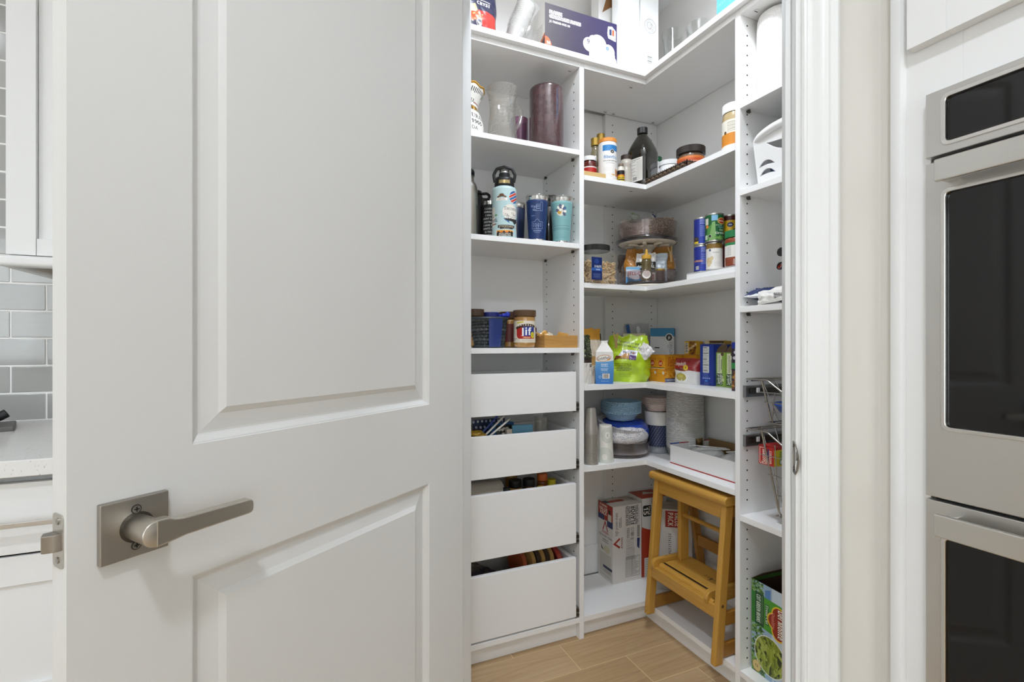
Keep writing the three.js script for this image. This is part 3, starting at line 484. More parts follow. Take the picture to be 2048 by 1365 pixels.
const ribbed = (r, h, y, n = 56) => { n = Math.round(n * 1.5); const s = []; for (let i = 0; i <= n * 4; i++) { const a = i / (n * 4) * Math.PI * 2, q = r * (1 + 0.005 * Math.sin(a * n)); s.push(new THREE.Vector2(Math.cos(a) * q, Math.sin(a) * q)); } const g = new THREE.ExtrudeGeometry(new THREE.Shape(s), { depth: h - 0.002, bevelEnabled: true, bevelSize: 0.001, bevelThickness: 0.001, bevelSegments: 2 }); g.rotateX(-Math.PI / 2); g.translate(0, y + 0.001, 0); return g; };
function pouch(name, label, cat, w, h, d, p, turn, draw, o = {}) {
  const m = new THREE.MeshPhysicalMaterial({ map: canvas(o.tw || 300, Math.round((o.tw || 300) * h / w), draw), roughness: o.rough ?? 0.38, clearcoat: o.coat ?? 0.25, clearcoatRoughness: 0.3, side: THREE.DoubleSide });
  const t = thing(name, label, cat, p, turn, o.group); part('bag_body', pouchGeo(w, h, d, o), m, t); return t;
}
function crumple(w, h, d, s = 1, amp = 0.2) { // wrinkled lump, base at 0
  const g = new THREE.IcosahedronGeometry(1, 9); const P = g.attributes.position;
  for (let i = 0; i < P.count; i++) { const x = P.getX(i), y = P.getY(i), z = P.getZ(i); const n = noise.noise(x * 1.7 + s, y * 1.7, z * 1.7) * amp * 1.3 + Math.abs(noise.noise(x * 4 + s, y * 4 + s, z * 4)) * amp; const q = 1 + n - amp * 0.4; P.setXYZ(i, x * q * w / 2, (Math.max(y * q, -0.9) + 0.9) / 1.9 * h, z * q * d / 2); }
  g.deleteAttribute('uv'); const uv = new Float32Array(P.count * 2); for (let i = 0; i < P.count; i++) { uv[i * 2] = P.getX(i) / w + 0.5; uv[i * 2 + 1] = P.getY(i) / h; } g.setAttribute('uv', new THREE.BufferAttribute(uv, 2)); g.computeVertexNormals(); return g;
}
const clothespin = (p, rz, ry, label, size = 1) => {
  const t = thing('clothespin', label, 'clothespin', p); t.rotation.set(0, ry, rz); t.scale.setScalar(size);
  const w = std('#f0e6d6', 0.6, { map: paleWoodTex }); const s = new THREE.Shape(); s.moveTo(0, 0); s.lineTo(0.004, 0.002); s.lineTo(0.0055, 0.04); s.lineTo(0.011, 0.072); s.lineTo(0.006, 0.074); s.lineTo(0.0005, 0.045); s.closePath();
  const g = new THREE.ExtrudeGeometry(s, { depth: 0.009, bevelEnabled: true, bevelSize: 0.0006, bevelThickness: 0.0006, bevelSegments: 1 }); g.translate(0, 0, -0.0045);
  part('prong', g, w, t); const g2 = g.clone().rotateY(Math.PI); part('prong', g2, w, t);
  const sp = new THREE.TorusGeometry(0.004, 0.0009, 8, 18); part('spring', merge([sp.clone().translate(0, 0.042, 0.0055), sp.clone().translate(0, 0.042, -0.0055), tube([[-0.006, 0.042, 0.006], [-0.006, 0.042, -0.006]], 0.0009, 4, 6), tube([[0.006, 0.042, 0.006], [0.006, 0.042, -0.006]], 0.0009, 4, 6)]), nickel, t); return t;
};
const bambooTex = woodTex('#c08f4c', '#8a5c22', '#dcb476', 512, 256, 220), bamboo = std('#ffffff', 0.5, { map: bambooTex });
const paleWoodTex = woodTex('#cfae74', '#a07c43', '#e6cf9f', 512, 256, 160), paleWood = std('#ffffff', 0.55, { map: paleWoodTex });
// ---------- on the top board ----------
pouch('snack_bag', 'navy and red printed snack bag leaning at left end of the top board', 'bag', 0.165, 0.25, 0.08, [0.6, yTop, -1.71], 0.05, (g, w, h) => {
  fill(g, '#1f2140', 0, 0, w, h); g.translate(0, -h * 0.15); txt(g, 'CRYST', w * 0.62, h * 0.6, 40, '#e9e2d3'); fill(g, '#e9e2d3', w * 0.3, h * 0.53, w * 0.5, 7); poly(g, '#d8b98a', [[w * 0.25, h * 0.66], [w * 0.42, h * 0.63], [w * 0.5, h * 0.8], [w * 0.3, h * 0.86]]);
  poly(g, '#e7e0d0', [[w * 0.3, h * 0.66], [w * 0.4, h * 0.67], [w * 0.48, h * 0.82], [w * 0.36, h * 0.8]]); poly(g, '#c4342a', [[w * 0.5, h * 0.72], [w * 0.72, h * 0.7], [w * 0.95, h * 0.72], [w * 0.98, h * 0.96], [w * 0.62, h * 0.95], [w * 0.3, h * 0.8]]); poly(g, '#d95a30', [[w * 0.18, h * 0.78], [w * 0.5, h * 0.74], [w * 0.62, h * 0.84], [w * 0.3, h * 0.9]]);
  for (let i = 0; i < 9; i++) oval(g, '#e4c584', w * rr(0.3, 0.75), h * rr(0.74, 0.9), 7, 4); oval(g, '#2a2a3a', w * 0.5, h * 0.9, 24, 24, '#d9d2c4', 3); txt(g, '9m', w * 0.5, h * 0.9, 20, '#ece6da');
}, { s: 2.3, wr: 0.005, tw: 360 });
{ // clear cups, nested in a tilted stack
  const cg = lathe([[0, 0.001], [0.024, 0], [0.0255, 0.002], [0.036, 0.088], [0.0378, 0.0885], [0.0378, 0.0908], [0.0355, 0.0908], [0.0245, 0.003], [0, 0.0025]], 30);
  const c0 = one('plastic_cup', 'clear plastic cup nested in tilted stack beside the navy flutes carton', 'cup', cg, phy('#f3f2ef', 0.14, { transmission: 0.72, thickness: 0 }), [0.735, yTop + 0.016, -1.715], 0, 'clear cups in the tilted stack'); c0.rotation.set(0.1, 0, -0.36);
  const dir = new THREE.Vector3(0, 1, 0).applyEuler(c0.rotation);
  c0.userData.label = 'lowest clear cup of the tilted stack beside the navy flutes carton';
  for (let k = 1; k < 13; k++) { const c = copyOf(c0, [0.735 + dir.x * k * 0.0085, yTop + 0.016 + dir.y * k * 0.0085, -1.715 + dir.z * k * 0.0085], 0, k === 12 ? 'topmost clear cup of the tilted stack beside the navy flutes carton' : nth(13 - k) + ' clear cup from the top of the tilted stack'); c.rotation.copy(c0.rotation); }
  const w = one('plastic_wrap', 'crinkled clear plastic wrap around the tilted clear cup stack', 'wrap', crumple(0.115, 0.232, 0.115, 5.2, 0.16), phy('#ffffff', 0.1, { transmission: 0.95, thickness: 0 }), [0.752, yTop + 0.004, -1.71]); w.rotation.z = -0.33;
}
carton('flutes_carton', 'dark purple carton of plastic champagne flutes on the top board', 0.323, 0.178, 0.22, [1.0095, yTop, -1.741], 0, (g, F) => {
  const [x, y, w, h] = F.F; fill(g, '#e9e5de', 0, 0, 4000, 4000);
  const gr = g.createLinearGradient(x, 0, x + w, 0); gr.addColorStop(0, '#40393c'); gr.addColorStop(0.45, '#382f46'); gr.addColorStop(1, '#322a56'); g.fillStyle = gr; g.fillRect(x, y, w, h); fill(g, '#3a3438', x, y, 30, 28);
  txt(g, 'PLASTIC', x + 42, y + 62, 34, '#443a50', { align: 'left', line: '#f0ece2', lw: 7, max: 120 }); txt(g, 'CHAMPAGNE FLUTES', x + 42, y + 98, 34, '#443a50', { align: 'left', line: '#f0ece2', lw: 7, max: 300 }); txt(g, 'JC-TMDXB-9OZ-36', x + 42, y + 140, 25, '#ece8e0', { align: 'left', max: 195 });
  oval(g, '#d4592c', x + 10, y + h, 60, 118); txt(g, '36', x + 34, y + h - 70, 34, '#f7efe4'); txt(g, 'PACK', x + 32, y + h - 34, 21, '#f7efe4');
  g.fillStyle = '#efece6'; for (const [a, b, r] of [[0.6, 0.62, 62], [0.655, 0.5, 42], [0.73, 0.56, 82], [0.88, 0.66, 62], [0.945, 0.84, 34], [0.93, 0.74, 30]]) { g.beginPath(); g.ellipse(x + w * a, y + h * b, r, r * 0.98, 0, 0, 7); g.fill(); } fill(g, '#efece6', x + w * 0.6, y + h * 0.68, w * 0.3, h * 0.32);
  txt(g, '9', x + w * 0.585, y + h * 0.56, 54, '#3a3446'); txt(g, 'OZ', x + w * 0.585, y + h * 0.72, 26, '#3a3446', { plain: 1 }); for (let i = 0; i < 4; i++) { fill(g, '#cbbfa4', x + w * (0.675 + i * 0.038), y + h * 0.66, 21, 100); fill(g, '#e6decb', x + w * (0.675 + i * 0.038), y + h * 0.66, 6, 100); fill(g, '#d8d6d2', x + w * (0.675 + i * 0.038), y + h * 0.56, 21, 40); } oval(g, '#5f7fae', x + w * 0.86, y + h * 0.6, 17); oval(g, null, x + w * 0.86, y + h * 0.6, 8, 8, '#fff', 2);
  g.lineWidth = 6; poly(g, '#f2efe9', [[x + w * 0.86, y + h * 0.25], [x + w * 0.87, y + h * 0.1], [x + w * 0.93, y + h * 0.08], [x + w * 0.985, y + h * 0.16], [x + w * 0.985, y + h * 0.4], [x + w * 0.87, y + h * 0.36]]); fill(g, '#26335e', x + w * 0.89, y + h * 0.15, 24, 52); fill(g, '#c25a34', x + w * 0.93, y + h * 0.15, 22, 52); txt(g, 'ooby coler', x + w * 0.925, y + h * 0.34, 17, '#26335e');
  fill(g, '#231f22', x + w * 0.9, y + h * 0.78, 3, 3);
  const [a, b, c, d] = F.L; fill(g, '#e3dfd8', a, b, c, d); rows(g, '#77716a', a + c * 0.72, b + d * 0.4, c * 0.2, 9, 16, 5); poly(g, '#b65a32', [[a + c * 0.4, b + d], [a + c, b + d * 0.62], [a + c, b + d * 0.7], [a + c * 0.5, b + d]]); poly(g, '#37353f', [[a + c * 0.5, b + d], [a + c, b + d * 0.7], [a + c, b + d]]);
}, { flapColor: '#4a4250' });
carton('appliance_carton', 'white carton with brown animal print behind the navy flutes carton', 0.14, 0.46, 0.07, [1.247, yTop, -1.79], -0.12, (g, F) => {
  const [x, y, w, h] = F.F; fill(g, '#eeece8', 0, 0, 3000, 3000); g.translate(0, -h * 0.3); poly(g, '#8d6238', [[x + w * 0.12, y + h * 0.62], [x + w * 0.3, y + h * 0.44], [x + w * 0.62, y + h * 0.4], [x + w * 0.92, y + h * 0.5], [x + w * 0.9, y + h * 0.58], [x + w * 0.6, y + h * 0.55], [x + w * 0.4, y + h * 0.56]]); poly(g, '#a3703f', [[x + w * 0.6, y + h * 0.56], [x + w * 0.95, y + h * 0.48], [x + w * 0.9, y + h * 0.7], [x + w * 0.66, y + h * 0.72]]); oval(g, '#eeece8', x + w * 0.45, y + h * 0.63, 40, 46);
  oval(g, '#f4f3f0', x + w * 0.72, y + h * 0.38, 62, 52, '#9a9a98', 4); fill(g, '#6aa6c4', x + w * 0.55, y + h * 0.34, 40, 26); oval(g, '#5a4a38', x + w * 0.3, y + h * 0.42, 20, 26); oval(g, null, x + w * 0.3, y + h * 0.42, 11, 15, '#d8d0c0', 3);
}, { flap: false });
carton('white_carton', 'tall plain white carton between the purple carton and round-seal carton', 0.104, 0.5, 0.045, [1.2525, yTop, -1.683], 0, (g, F) => { fill(g, '#f0f0ee', 0, 0, 2000, 3000); const [x, y, w, h] = F.F; rows(g, '#e4e4e1', x, y, w, 60, 16, 2); }, { ppm: 1500, flapColor: '#f0f0ee' });
carton('sealed_carton', 'tall white carton printed with a grey round seal and small bar label', 0.094, 0.5, 0.09, [1.357, yTop, -1.705], 0, (g, F) => {
  const [x, y, w, h] = F.F; fill(g, '#efefed', 0, 0, 2000, 3000); const cx = x + w * 0.54, cy = y + h * 0.525; oval(g, null, cx, cy, 50, 50, '#777', 3); oval(g, null, cx, cy, 40, 40, '#888', 2); oval(g, null, cx - 8, cy - 4, 20, 24, '#777', 3); oval(g, null, cx + 12, cy + 4, 14, 20, '#888', 2); rows(g, '#888', cx - 28, cy - 20, 56, 5, 10, 2);
  fill(g, '#999', cx - 3, y + h * 0.63, 3, 80); fill(g, '#d8d8d4', cx - 28, y + h * 0.775, 44, 70); for (let i = 0; i < 4; i++) fill(g, '#8b8b86', cx - 26, y + h * 0.78 + i * 15, 40, i % 2 ? 4 : 9);
}, { ppm: 1700, flapColor: '#efefed' });
{
  const g = lathe([[0, 0.004], [0.03, 0.002], [0.033, 0.006], [0.036, 0.06], [0.038, 0.13], [0.0425, 0.175], [0.048, 0.214], [0.0484, 0.2165], [0.047, 0.217], [0.0412, 0.176], [0.0366, 0.13], [0.0345, 0.06], [0.031, 0.012], [0, 0.01]], 44);
  const a = one('glass_vase', 'flared clear glass vase beside the round-seal carton', 'vase', g, clearGlass, [1.46, yTop, -1.635]);
  const b = copyOf(a, [1.5, yTop, -1.525], 0, 'clear glass vase standing farther right, mostly behind the board edge'); b.scale.set(1.1, 0.9, 1.1);
}
carton('blue_box', 'plain light blue box at the right end of the top board', 0.2, 0.19, 0.12, [1.418, yTop, -1.2], -Math.PI / 2, (g) => { fill(g, '#5ba3cc', 0, 0, 2000, 2000); rows(g, '#72b3d6', 0, 20, 900, 20, 34, 8); }, { ppm: 1200, flapColor: '#5ba3cc' });
// ---------- left tower, upper shelf ----------
const yS1 = 1.8742, yS2 = 1.5157, yS3 = 1.1172;
{
  const t = thing('ceramic_pitcher', 'white lettered ceramic pitcher with yellow scalloped rim at left edge', 'pitcher', [0.562, yS1, -1.762], toEye(0.562, -1.762));
  const prof = [[0.05, 0], [0.078, 0.004], [0.086, 0.03], [0.087, 0.062], [0.08, 0.095], [0.066, 0.122], [0.062, 0.134], [0.066, 0.15], [0.077, 0.172], [0.084, 0.19], [0.087, 0.201]];
  const tex = canvas(1024, 512, (g, w, h) => { fill(g, '#eeebe4', 0, 0, w, h); const c = w * 0.5 + 105; for (let i = 0; i < 60; i++) { g.save(); g.translate(i * 17, 62); g.rotate(0.15); fill(g, '#2a2a26', -3, -30, 7, rr(34, 60)); g.restore(); } fill(g, '#d9a63c', 0, 0, w, 14);
    for (const k of [0, 512]) { txt(g, 'SANGRIA', c + k - 60, 140, 46, '#26251f', { plain: 1 }); fill(g, '#8a3a2c', k + c + 30, 146, 90, 8); for (let i = 0; i < 16; i++) { oval(g, i % 2 ? '#c89a3a' : '#7a5a26', k + c - 256 + i * 32, 200, 17, 24, '#3a3018', 3); } fill(g, '#5a431c', k + c - 256, 176, 512, 4); fill(g, '#5a431c', k + c - 256, 226, 512, 4); txt(g, 'RESTAURANT', c + k - 20, 292, 56, '#23231f', { font: 'serif', max: 330 }); txt(g, '1905', c + k + 20, 352, 48, '#23231f'); txt(g, 'FLORIDA', c + k - 60, 408, 44, '#23231f', { plain: 1 }); } });
  const outer = lathe(prof, 56); { const U = outer.attributes.uv, P = outer.attributes.position; for (let i = 0; i < P.count; i++) U.setXY(i, Math.atan2(P.getX(i), P.getZ(i)) / (Math.PI * 2) + 0.5, P.getY(i) / 0.203); const A = P; for (let i = 0; i < A.count; i++) if (A.getY(i) > 0.196) A.setY(i, A.getY(i) + 0.004 * Math.cos(Math.atan2(A.getX(i), A.getZ(i)) * 10)); }
  part('pitcher_body', outer, std('#ffffff', 0.25, { map: tex, side: THREE.DoubleSide }), t); part('pitcher_base', cyl(0.05, 0.05, 0.002), std('#eeebe4', 0.4), t);
  const rim = []; for (let i = 0; i < 80; i++) { const a = i / 80 * Math.PI * 2; rim.push([Math.sin(a) * 0.0872, 0.2015 + 0.004 * Math.cos(a * 10), Math.cos(a) * 0.0872]); } part('rim', tube(rim, 0.0028, 160, 6, true), std('#c9962f', 0.35), t, null, 'yellow painted rim');
}
const yUV = (g, h) => { const P = g.attributes.position, U = g.attributes.uv; for (let i = 0; i < P.count; i++) U.setY(i, P.getY(i) / h); return g; };
const crystalTex = canvas(512, 512, (g, w, h) => { fill(g, '#808080', 0, 0, w, h); for (let i = 0; i < 46; i++) { const x = rr(0, w), y = rr(0, h); for (let k = 0; k < 8; k++) { g.save(); g.translate(x, y); g.rotate(k * Math.PI / 4); g.fillStyle = k % 2 ? '#e8e8e8' : '#2c2c2c'; g.beginPath(); g.ellipse(0, 26, 5, 25, 0, 0, 7); g.fill(); g.restore(); } } }); crystalTex.colorSpace = THREE.NoColorSpace;
{
  const t = thing('glass_pitcher', 'cut glass pitcher with looped handle between ceramic pitcher and vase', 'pitcher', [0.706, yS1, -1.702], 0.35);
  const cut = phy('#eeece8', 0.06, { transmission: 0.9, thickness: 0, ior: 1.5, bumpMap: crystalTex, bumpScale: 0.005 });
  part('pitcher_body', yUV(lathe([[0, 0.008], [0.052, 0.006], [0.055, 0.012], [0.053, 0.07], [0.049, 0.11], [0.0485, 0.15], [0.054, 0.185], [0.06, 0.206], [0.0605, 0.209], [0.058, 0.209], [0.0515, 0.186], [0.046, 0.15], [0.0465, 0.11], [0.05, 0.07], [0.051, 0.014], [0, 0.014]], 48), 0.21), cut, t);
  part('pitcher_base', lathe([[0, 0], [0.05, 0], [0.054, 0.003], [0.052, 0.007], [0, 0.007]], 40), cut, t);
  part('handle', tube([[0.045, 0.165, 0], [0.07, 0.178, 0], [0.092, 0.168, 0], [0.099, 0.14, 0], [0.09, 0.11, 0], [0.07, 0.085, 0], [0.05, 0.06, 0]], 0.0085, 40, 12), phy('#eeece8', 0.04, { transmission: 0.92, thickness: 0, ior: 1.5 }), t);
}
one('pink_glass', 'small pink glass tumbler behind the cut glass handle', 'glass', lathe([[0, 0.004], [0.028, 0.002], [0.03, 0.006], [0.033, 0.08], [0.035, 0.165], [0.0335, 0.165], [0.0315, 0.08], [0.0285, 0.009], [0, 0.009]], 36), phy('#c9a2bd', 0.1, { transmission: 0.85, thickness: 0 }), [0.826, yS1, -1.812]);
one('glass_vase', 'tall purple textured glass cylinder vase', 'vase', yUV(lathe([[0, 0.004], [0.062, 0.001], [0.066, 0.006], [0.067, 0.03], [0.067, 0.236], [0.0655, 0.243], [0.0635, 0.243], [0.063, 0.234], [0.063, 0.012], [0, 0.012]], 64), 0.243), phy('#4a2c30', 0.16, { clearcoat: 1, clearcoatRoughness: 0.1, bumpMap: (() => { const c = crystalTex.clone(); c.repeat.set(4, 2.4); return c; })(), bumpScale: 0.006 }), [0.892, yS1, -1.702], 0.4);
// ---------- left tower, bottle shelf ----------
const brushedSteel = std('#b7b2a9', 0.28, { metalness: 1 });
{
  const t = thing('steel_bottle', 'brushed steel bottle with black screw cap at left edge of its shelf', 'bottle', [0.564, yS2, -1.7]);
  part('bottle_body', lathe([[0, 0.001], [0.037, 0], [0.04, 0.004], [0.04, 0.178], [0.037, 0.192], [0.029, 0.203], [0.0275, 0.208], [0.0275, 0.225], [0, 0.225]], 44), brushedSteel, t);
  part('cap', merge([lathe([[0, 0.225], [0.029, 0.225], [0.0295, 0.24], [0.027, 0.246], [0, 0.246]], 36), lathe([[0, 0.245], [0.014, 0.245], [0.013, 0.276], [0, 0.278]], 24), tube([[-0.02, 0.246, 0], [-0.022, 0.268, 0], [0, 0.28, 0], [0.014, 0.27, 0]], 0.004, 20, 8)]), black, t);
}
{
  const t = thing('black_bottle', 'black bottle with carry loop sticking out behind the steel bottle', 'bottle', [0.632, yS2, -1.8]);
  part('bottle_body', lathe([[0, 0.001], [0.034, 0], [0.036, 0.004], [0.036, 0.17], [0.028, 0.188], [0, 0.19]], 36), std('#1b1a19', 0.35), t);
  part('cap', merge([lathe([[0, 0.188], [0.026, 0.188], [0.026, 0.205], [0, 0.207]], 28), tube([[0.02, 0.196, 0.01], [0.044, 0.2, 0.012], [0.056, 0.192, 0.012], [0.05, 0.178, 0.01], [0.03, 0.178, 0.005]], 0.0055, 24, 8)]), black, t);
}
{
  const t = thing('tumbler', 'slim black tumbler with rows of white lettering', 'tumbler', [0.68, yS2, -1.757], toEye(0.68, -1.757) - 0.25);
  part('tumbler_body', lathe([[0, 0.001], [0.029, 0], [0.032, 0.004], [0.033, 0.142], [0, 0.142]], 36), std('#161617', 0.4), t);
  part('steel_collar', lathe([[0.0328, 0.141], [0.0326, 0.156], [0.031, 0.157], [0.0305, 0.141]], 36), chrome, t);
  part('lettering', sleeve(0.0331, 0.0334, 0.115, 0.018, 2.4), printed(320, 460, (g, w, h) => { fill(g, '#161617', 0, 0, w, h); ['I CAME', 'FORGOT', 'I WAS', 'WENT OUT', 'DESTROY', 'I HAVE NO', 'WHATS ON', 'IS THIS', 'I HAVE'].forEach((s, i) => txt(g, s, w * 0.5, 30 + i * 50, 38, '#d9d8d4', { max: 280 })); }, 0.45), t);
}
{
  const t = thing('water_bottle', 'pale blue sticker-covered bottle with black ring-handle cap', 'bottle', [0.703, yS2, -1.676], toEye(0.703, -1.676));
  part('bottle_body', lathe([[0, 0.001], [0.042, 0], [0.045, 0.004], [0.0452, 0.178], [0.043, 0.187], [0.035, 0.1915], [0, 0.1915]], 48), std('#bcd5d6', 0.35), t);
  part('stickers', sleeve(0.0454, 0.0455, 0.17, 0.006, 3.3, 48), printed(900, 1024, (g, w, h) => {
    fill(g, '#bcd5d6', 0, 0, w, h); for (let i = 0; i < 24; i++) { g.globalAlpha = 0.35; oval(g, '#a6c8cc', rr(0, w), rr(0, h), rr(20, 90), rr(16, 60)); } g.globalAlpha = 1;
    for (let k = 0; k < 7; k++) { g.save(); g.translate(390, 170); g.rotate(-1.35 + k * 0.45); oval(g, k % 2 ? '#7a5228' : '#4a3520', 0, -48, 13, 34); g.restore(); } for (const dx of [-80, 80]) oval(g, '#6a4a28', 390 + dx, 168, 26, 20); oval(g, '#222', 390, 160, 10); fill(g, '#efece2', 260, 192, 260, 60); txt(g, 'NORTH RIM', 390, 206, 22, '#5c3a34'); txt(g, 'GRAND CANYON', 390, 236, 22, '#7c3a34');
    g.save(); g.beginPath(); g.ellipse(690, 160, 130, 140, 0.3, 0, 7); g.lineWidth = 14; g.strokeStyle = '#dfe8e8'; g.stroke(); g.clip(); fill(g, '#e8ecec', 500, 0, 400, 400); for (let i = 0; i < 9; i++) { g.save(); g.translate(560, -40 + i * 62); g.rotate(-0.5); fill(g, i % 2 ? '#d0452e' : '#34649e', -100, 0, 500, 44); g.restore(); } g.restore();
    oval(g, '#e9e3d8', 600, 500, 190, 175); for (let i = 0; i < 60; i++) { const a = rr(0.2, 2.9); oval(g, '#3a3a3a', 600 + Math.cos(a) * rr(60, 180), 500 + Math.sin(a) * rr(90, 170), 7, 5); } txt(g, 'Tacoma', 610, 420, 92, '#1f1f1f', { plain: 1, font: 'serif', skew: -0.04 }); txt(g, '12', 640, 520, 62, '#2a2a2a', { plain: 1 });
    poly(g, '#2e2e2c', [[430, 640], [760, 640], [820, 600], [800, 700], [700, 760], [640, 700], [480, 680]]); poly(g, '#3f6aa0', [[440, 660], [560, 690], [560, 740]]); fill(g, '#e9e4d8', 30, 380, 180, 420); txt(g, 'ALL', 96, 560, 100, '#23231f', { max: 170 }); txt(g, 'TRAVEL', 150, 670, 96, '#23231f', { max: 290 }); poly(g, '#4a8a3a', [[210, 530], [250, 555], [210, 590]]); poly(g, '#4a8a3a', [[250, 530], [290, 555], [250, 590]]); fill(g, '#7a5a3a', 60, 740, 200, 24);
    fill(g, '#2c2b29', 300, 782, 400, 62); txt(g, 'STOCKYARDS', 500, 812, 56, '#c9b79a', { max: 380 }); fill(g, '#2c2b29', 350, 840, 300, 30); txt(g, 'FORT WORTH', 500, 855, 22, '#c9b79a');
    fill(g, '#e6e0d2', 262, 888, 400, 140); fill(g, '#d67f2a', 270, 894, 384, 60); fill(g, '#e9b04a', 270, 894, 384, 18); for (const dx of [310, 440, 560, 620]) poly(g, '#1f1a16', [[dx - 40, 960], [dx, 905], [dx + 50, 960]]); fill(g, '#1f1a16', 270, 950, 384, 78); txt(g, 'BRYCE CANYON', 462, 972, 36, '#efe8da', { max: 360 }); txt(g, 'NATIONAL PARK', 462, 1006, 36, '#efe8da', { max: 360 });
    oval(g, '#b5772e', 860, 780, 70, 120, '#e9dcc4', 8); oval(g, null, 60, 180, 60, 80, '#e2dccc', 14); oval(g, null, 90, 940, 70, 90, '#8a7a50', 10);
  }, 0.35), t);
  part('cap', lathe([[0, 0.191], [0.035, 0.191], [0.0365, 0.196], [0.0355, 0.218], [0.033, 0.226], [0.021, 0.23], [0.02, 0.244], [0, 0.245]], 40), black, t);
  part('cap_band', sleeve(0.0368, 0.0366, 0.012, 0.2, 1.15), std('#b39e6e', 0.3, { metalness: 0.8 }), t, null, 'brass nameplate on the cap'); part('cap_top', lathe([[0.0182, 0.243], [0.0184, 0.256], [0, 0.257]], 30), chrome, t);
  part('ring_handle', tube([[-0.035, 0.214, 0], [-0.039, 0.24, 0], [-0.028, 0.262, 0], [0, 0.27, 0], [0.028, 0.262, 0], [0.039, 0.24, 0], [0.035, 0.214, 0]], 0.0058, 44, 10), black, t);
}
function tumblerAt(name, label, p, color, o = {}) {
  const t = thing(name, label, 'tumbler', p, toEye(p[0], p[2])); const { h = 0.172, rt = 0.042, rbm = 0.0315 } = o;
  part('tumbler_body', lathe([[0, 0.002], [rbm - 0.004, 0.001], [rbm, 0.008], [rbm + 0.001, 0.012], [rt, h - 0.018], [0, h - 0.018]], 44), std(color, 0.3), t);
  part('steel_rim', lathe([[rt, h - 0.018], [rt + 0.0004, h - 0.003], [rt - 0.0015, h - 0.002], [rt - 0.003, h - 0.018]], 44), chrome, t);
  part('steel_foot', lathe([[0, 0], [rbm - 0.003, 0], [rbm, 0.003], [rbm + 0.0003, 0.011], [rbm - 0.003, 0.011]], 40), chrome, t);
  part('lid', lathe([[rt + 0.0012, h - 0.004], [rt + 0.0015, h + 0.003], [rt - 0.004, h + 0.005], [rt - 0.008, h + 0.001], [0, h + 0.001]], 40), clearPlastic, t);
  if (o.print) part('print', (() => { const q = (y) => rbm + 0.001 + (rt - rbm - 0.001) * (y - 0.012) / (h - 0.03) + 0.0007; return sleeve(q(h * 0.12), q(h * 0.86), h * 0.74, h * 0.12, 2.2); })(), o.print, t);
  return t;
}
tumblerAt('tumbler', 'plain navy tumbler with steel rim partly behind the sticker bottle', [0.8, yS2, -1.79], '#27324f', { h: 0.17, rt: 0.038, rbm: 0.031 });
tumblerAt('tumbler', 'royal navy tumbler engraved with building outlines', [0.836, yS2, -1.672], '#1d3566', { print: printed(512, 600, (g, w, h) => { fill(g, '#1d3566', 0, 0, w, h); g.strokeStyle = '#9fb2cf'; g.lineWidth = 5; g.strokeRect(240, 60, 90, 110); g.strokeRect(330, 20, 44, 150); g.strokeRect(190, 110, 50, 60); for (let i = 0; i < 6; i++) fill(g, '#9fb2cf', 256 + (i % 3) * 24, 80 + Math.floor(i / 3) * 40, 10, 20); txt(g, 'Waco', 190, 90, 54, '#9fb2cf', { plain: 1, font: 'serif' }); txt(g, '& b', 190, 150, 44, '#9fb2cf', { plain: 1 }); fill(g, '#9fb2cf', 110, 250, 100, 5); g.beginPath(); g.moveTo(130, 480); g.lineTo(130, 360); g.lineTo(200, 360); g.quadraticCurveTo(260, 270, 320, 360); g.lineTo(390, 360); g.lineTo(390, 480); g.closePath(); g.stroke(); for (const x of [170, 225, 290, 345]) g.strokeRect(x - 12, 390, 24, 50); g.strokeRect(238, 420, 44, 60); txt(g, 'SAN ANTONIO', 260, 515, 30, '#9fb2cf'); fill(g, '#9fb2cf', 190, 545, 140, 4); }, 0.35) });
tumblerAt('tumbler', 'pale teal tumbler with round crest print nearest the divider', [0.936, yS2, -1.662], '#7fb0b1', { h: 0.176, print: printed(512, 600, (g, w, h) => { fill(g, '#7fb0b1', 0, 0, w, h); oval(g, '#e3ddd0', 240, 150, 96, 82); for (let k = 0; k < 7; k++) { g.save(); g.translate(250, 150); g.rotate(k * 0.6 - 1.4); oval(g, k % 2 ? '#f0ece0' : '#59627c', 0, -84, 26, 40, '#3c4258', 4); g.restore(); } oval(g, '#d3a33c', 215, 170, 42, 34); oval(g, '#f1ecdf', 236, 130, 34, 28, '#3c4258', 4); poly(g, '#3f5f98', [[310, 80], [360, 90], [330, 140]]); for (const y of [395, 440, 462]) fill(g, '#3f5a5c', 20, y, w - 40, 4); txt(g, 'TX', 250, 560, 26, '#5f9598', { plain: 1 }); }, 0.35) });
{
  const t = thing('shaker_bottle', 'smoky black shaker bottle with flip lid behind the teal tumbler', 'bottle', [0.944, yS2, -1.782], toEye(0.944, -1.782));
  part('bottle_body', lathe([[0, 0.001], [0.034, 0], [0.036, 0.004], [0.044, 0.17], [0, 0.17]], 36), phy('#2b2725', 0.2, { clearcoat: 0.6 }), t);
  part('lid', lathe([[0.0455, 0.168], [0.0465, 0.184], [0.044, 0.196], [0.02, 0.204], [0, 0.204]], 36), black, t);
  part('flip_cap', merge([rb(0.046, 0.018, 0.03, 0.005, 0.008, 0.203, 0.004), rb(0.02, 0.012, 0.02, 0.004, -0.026, 0.2, 0.004)]), blackGloss, t);
}
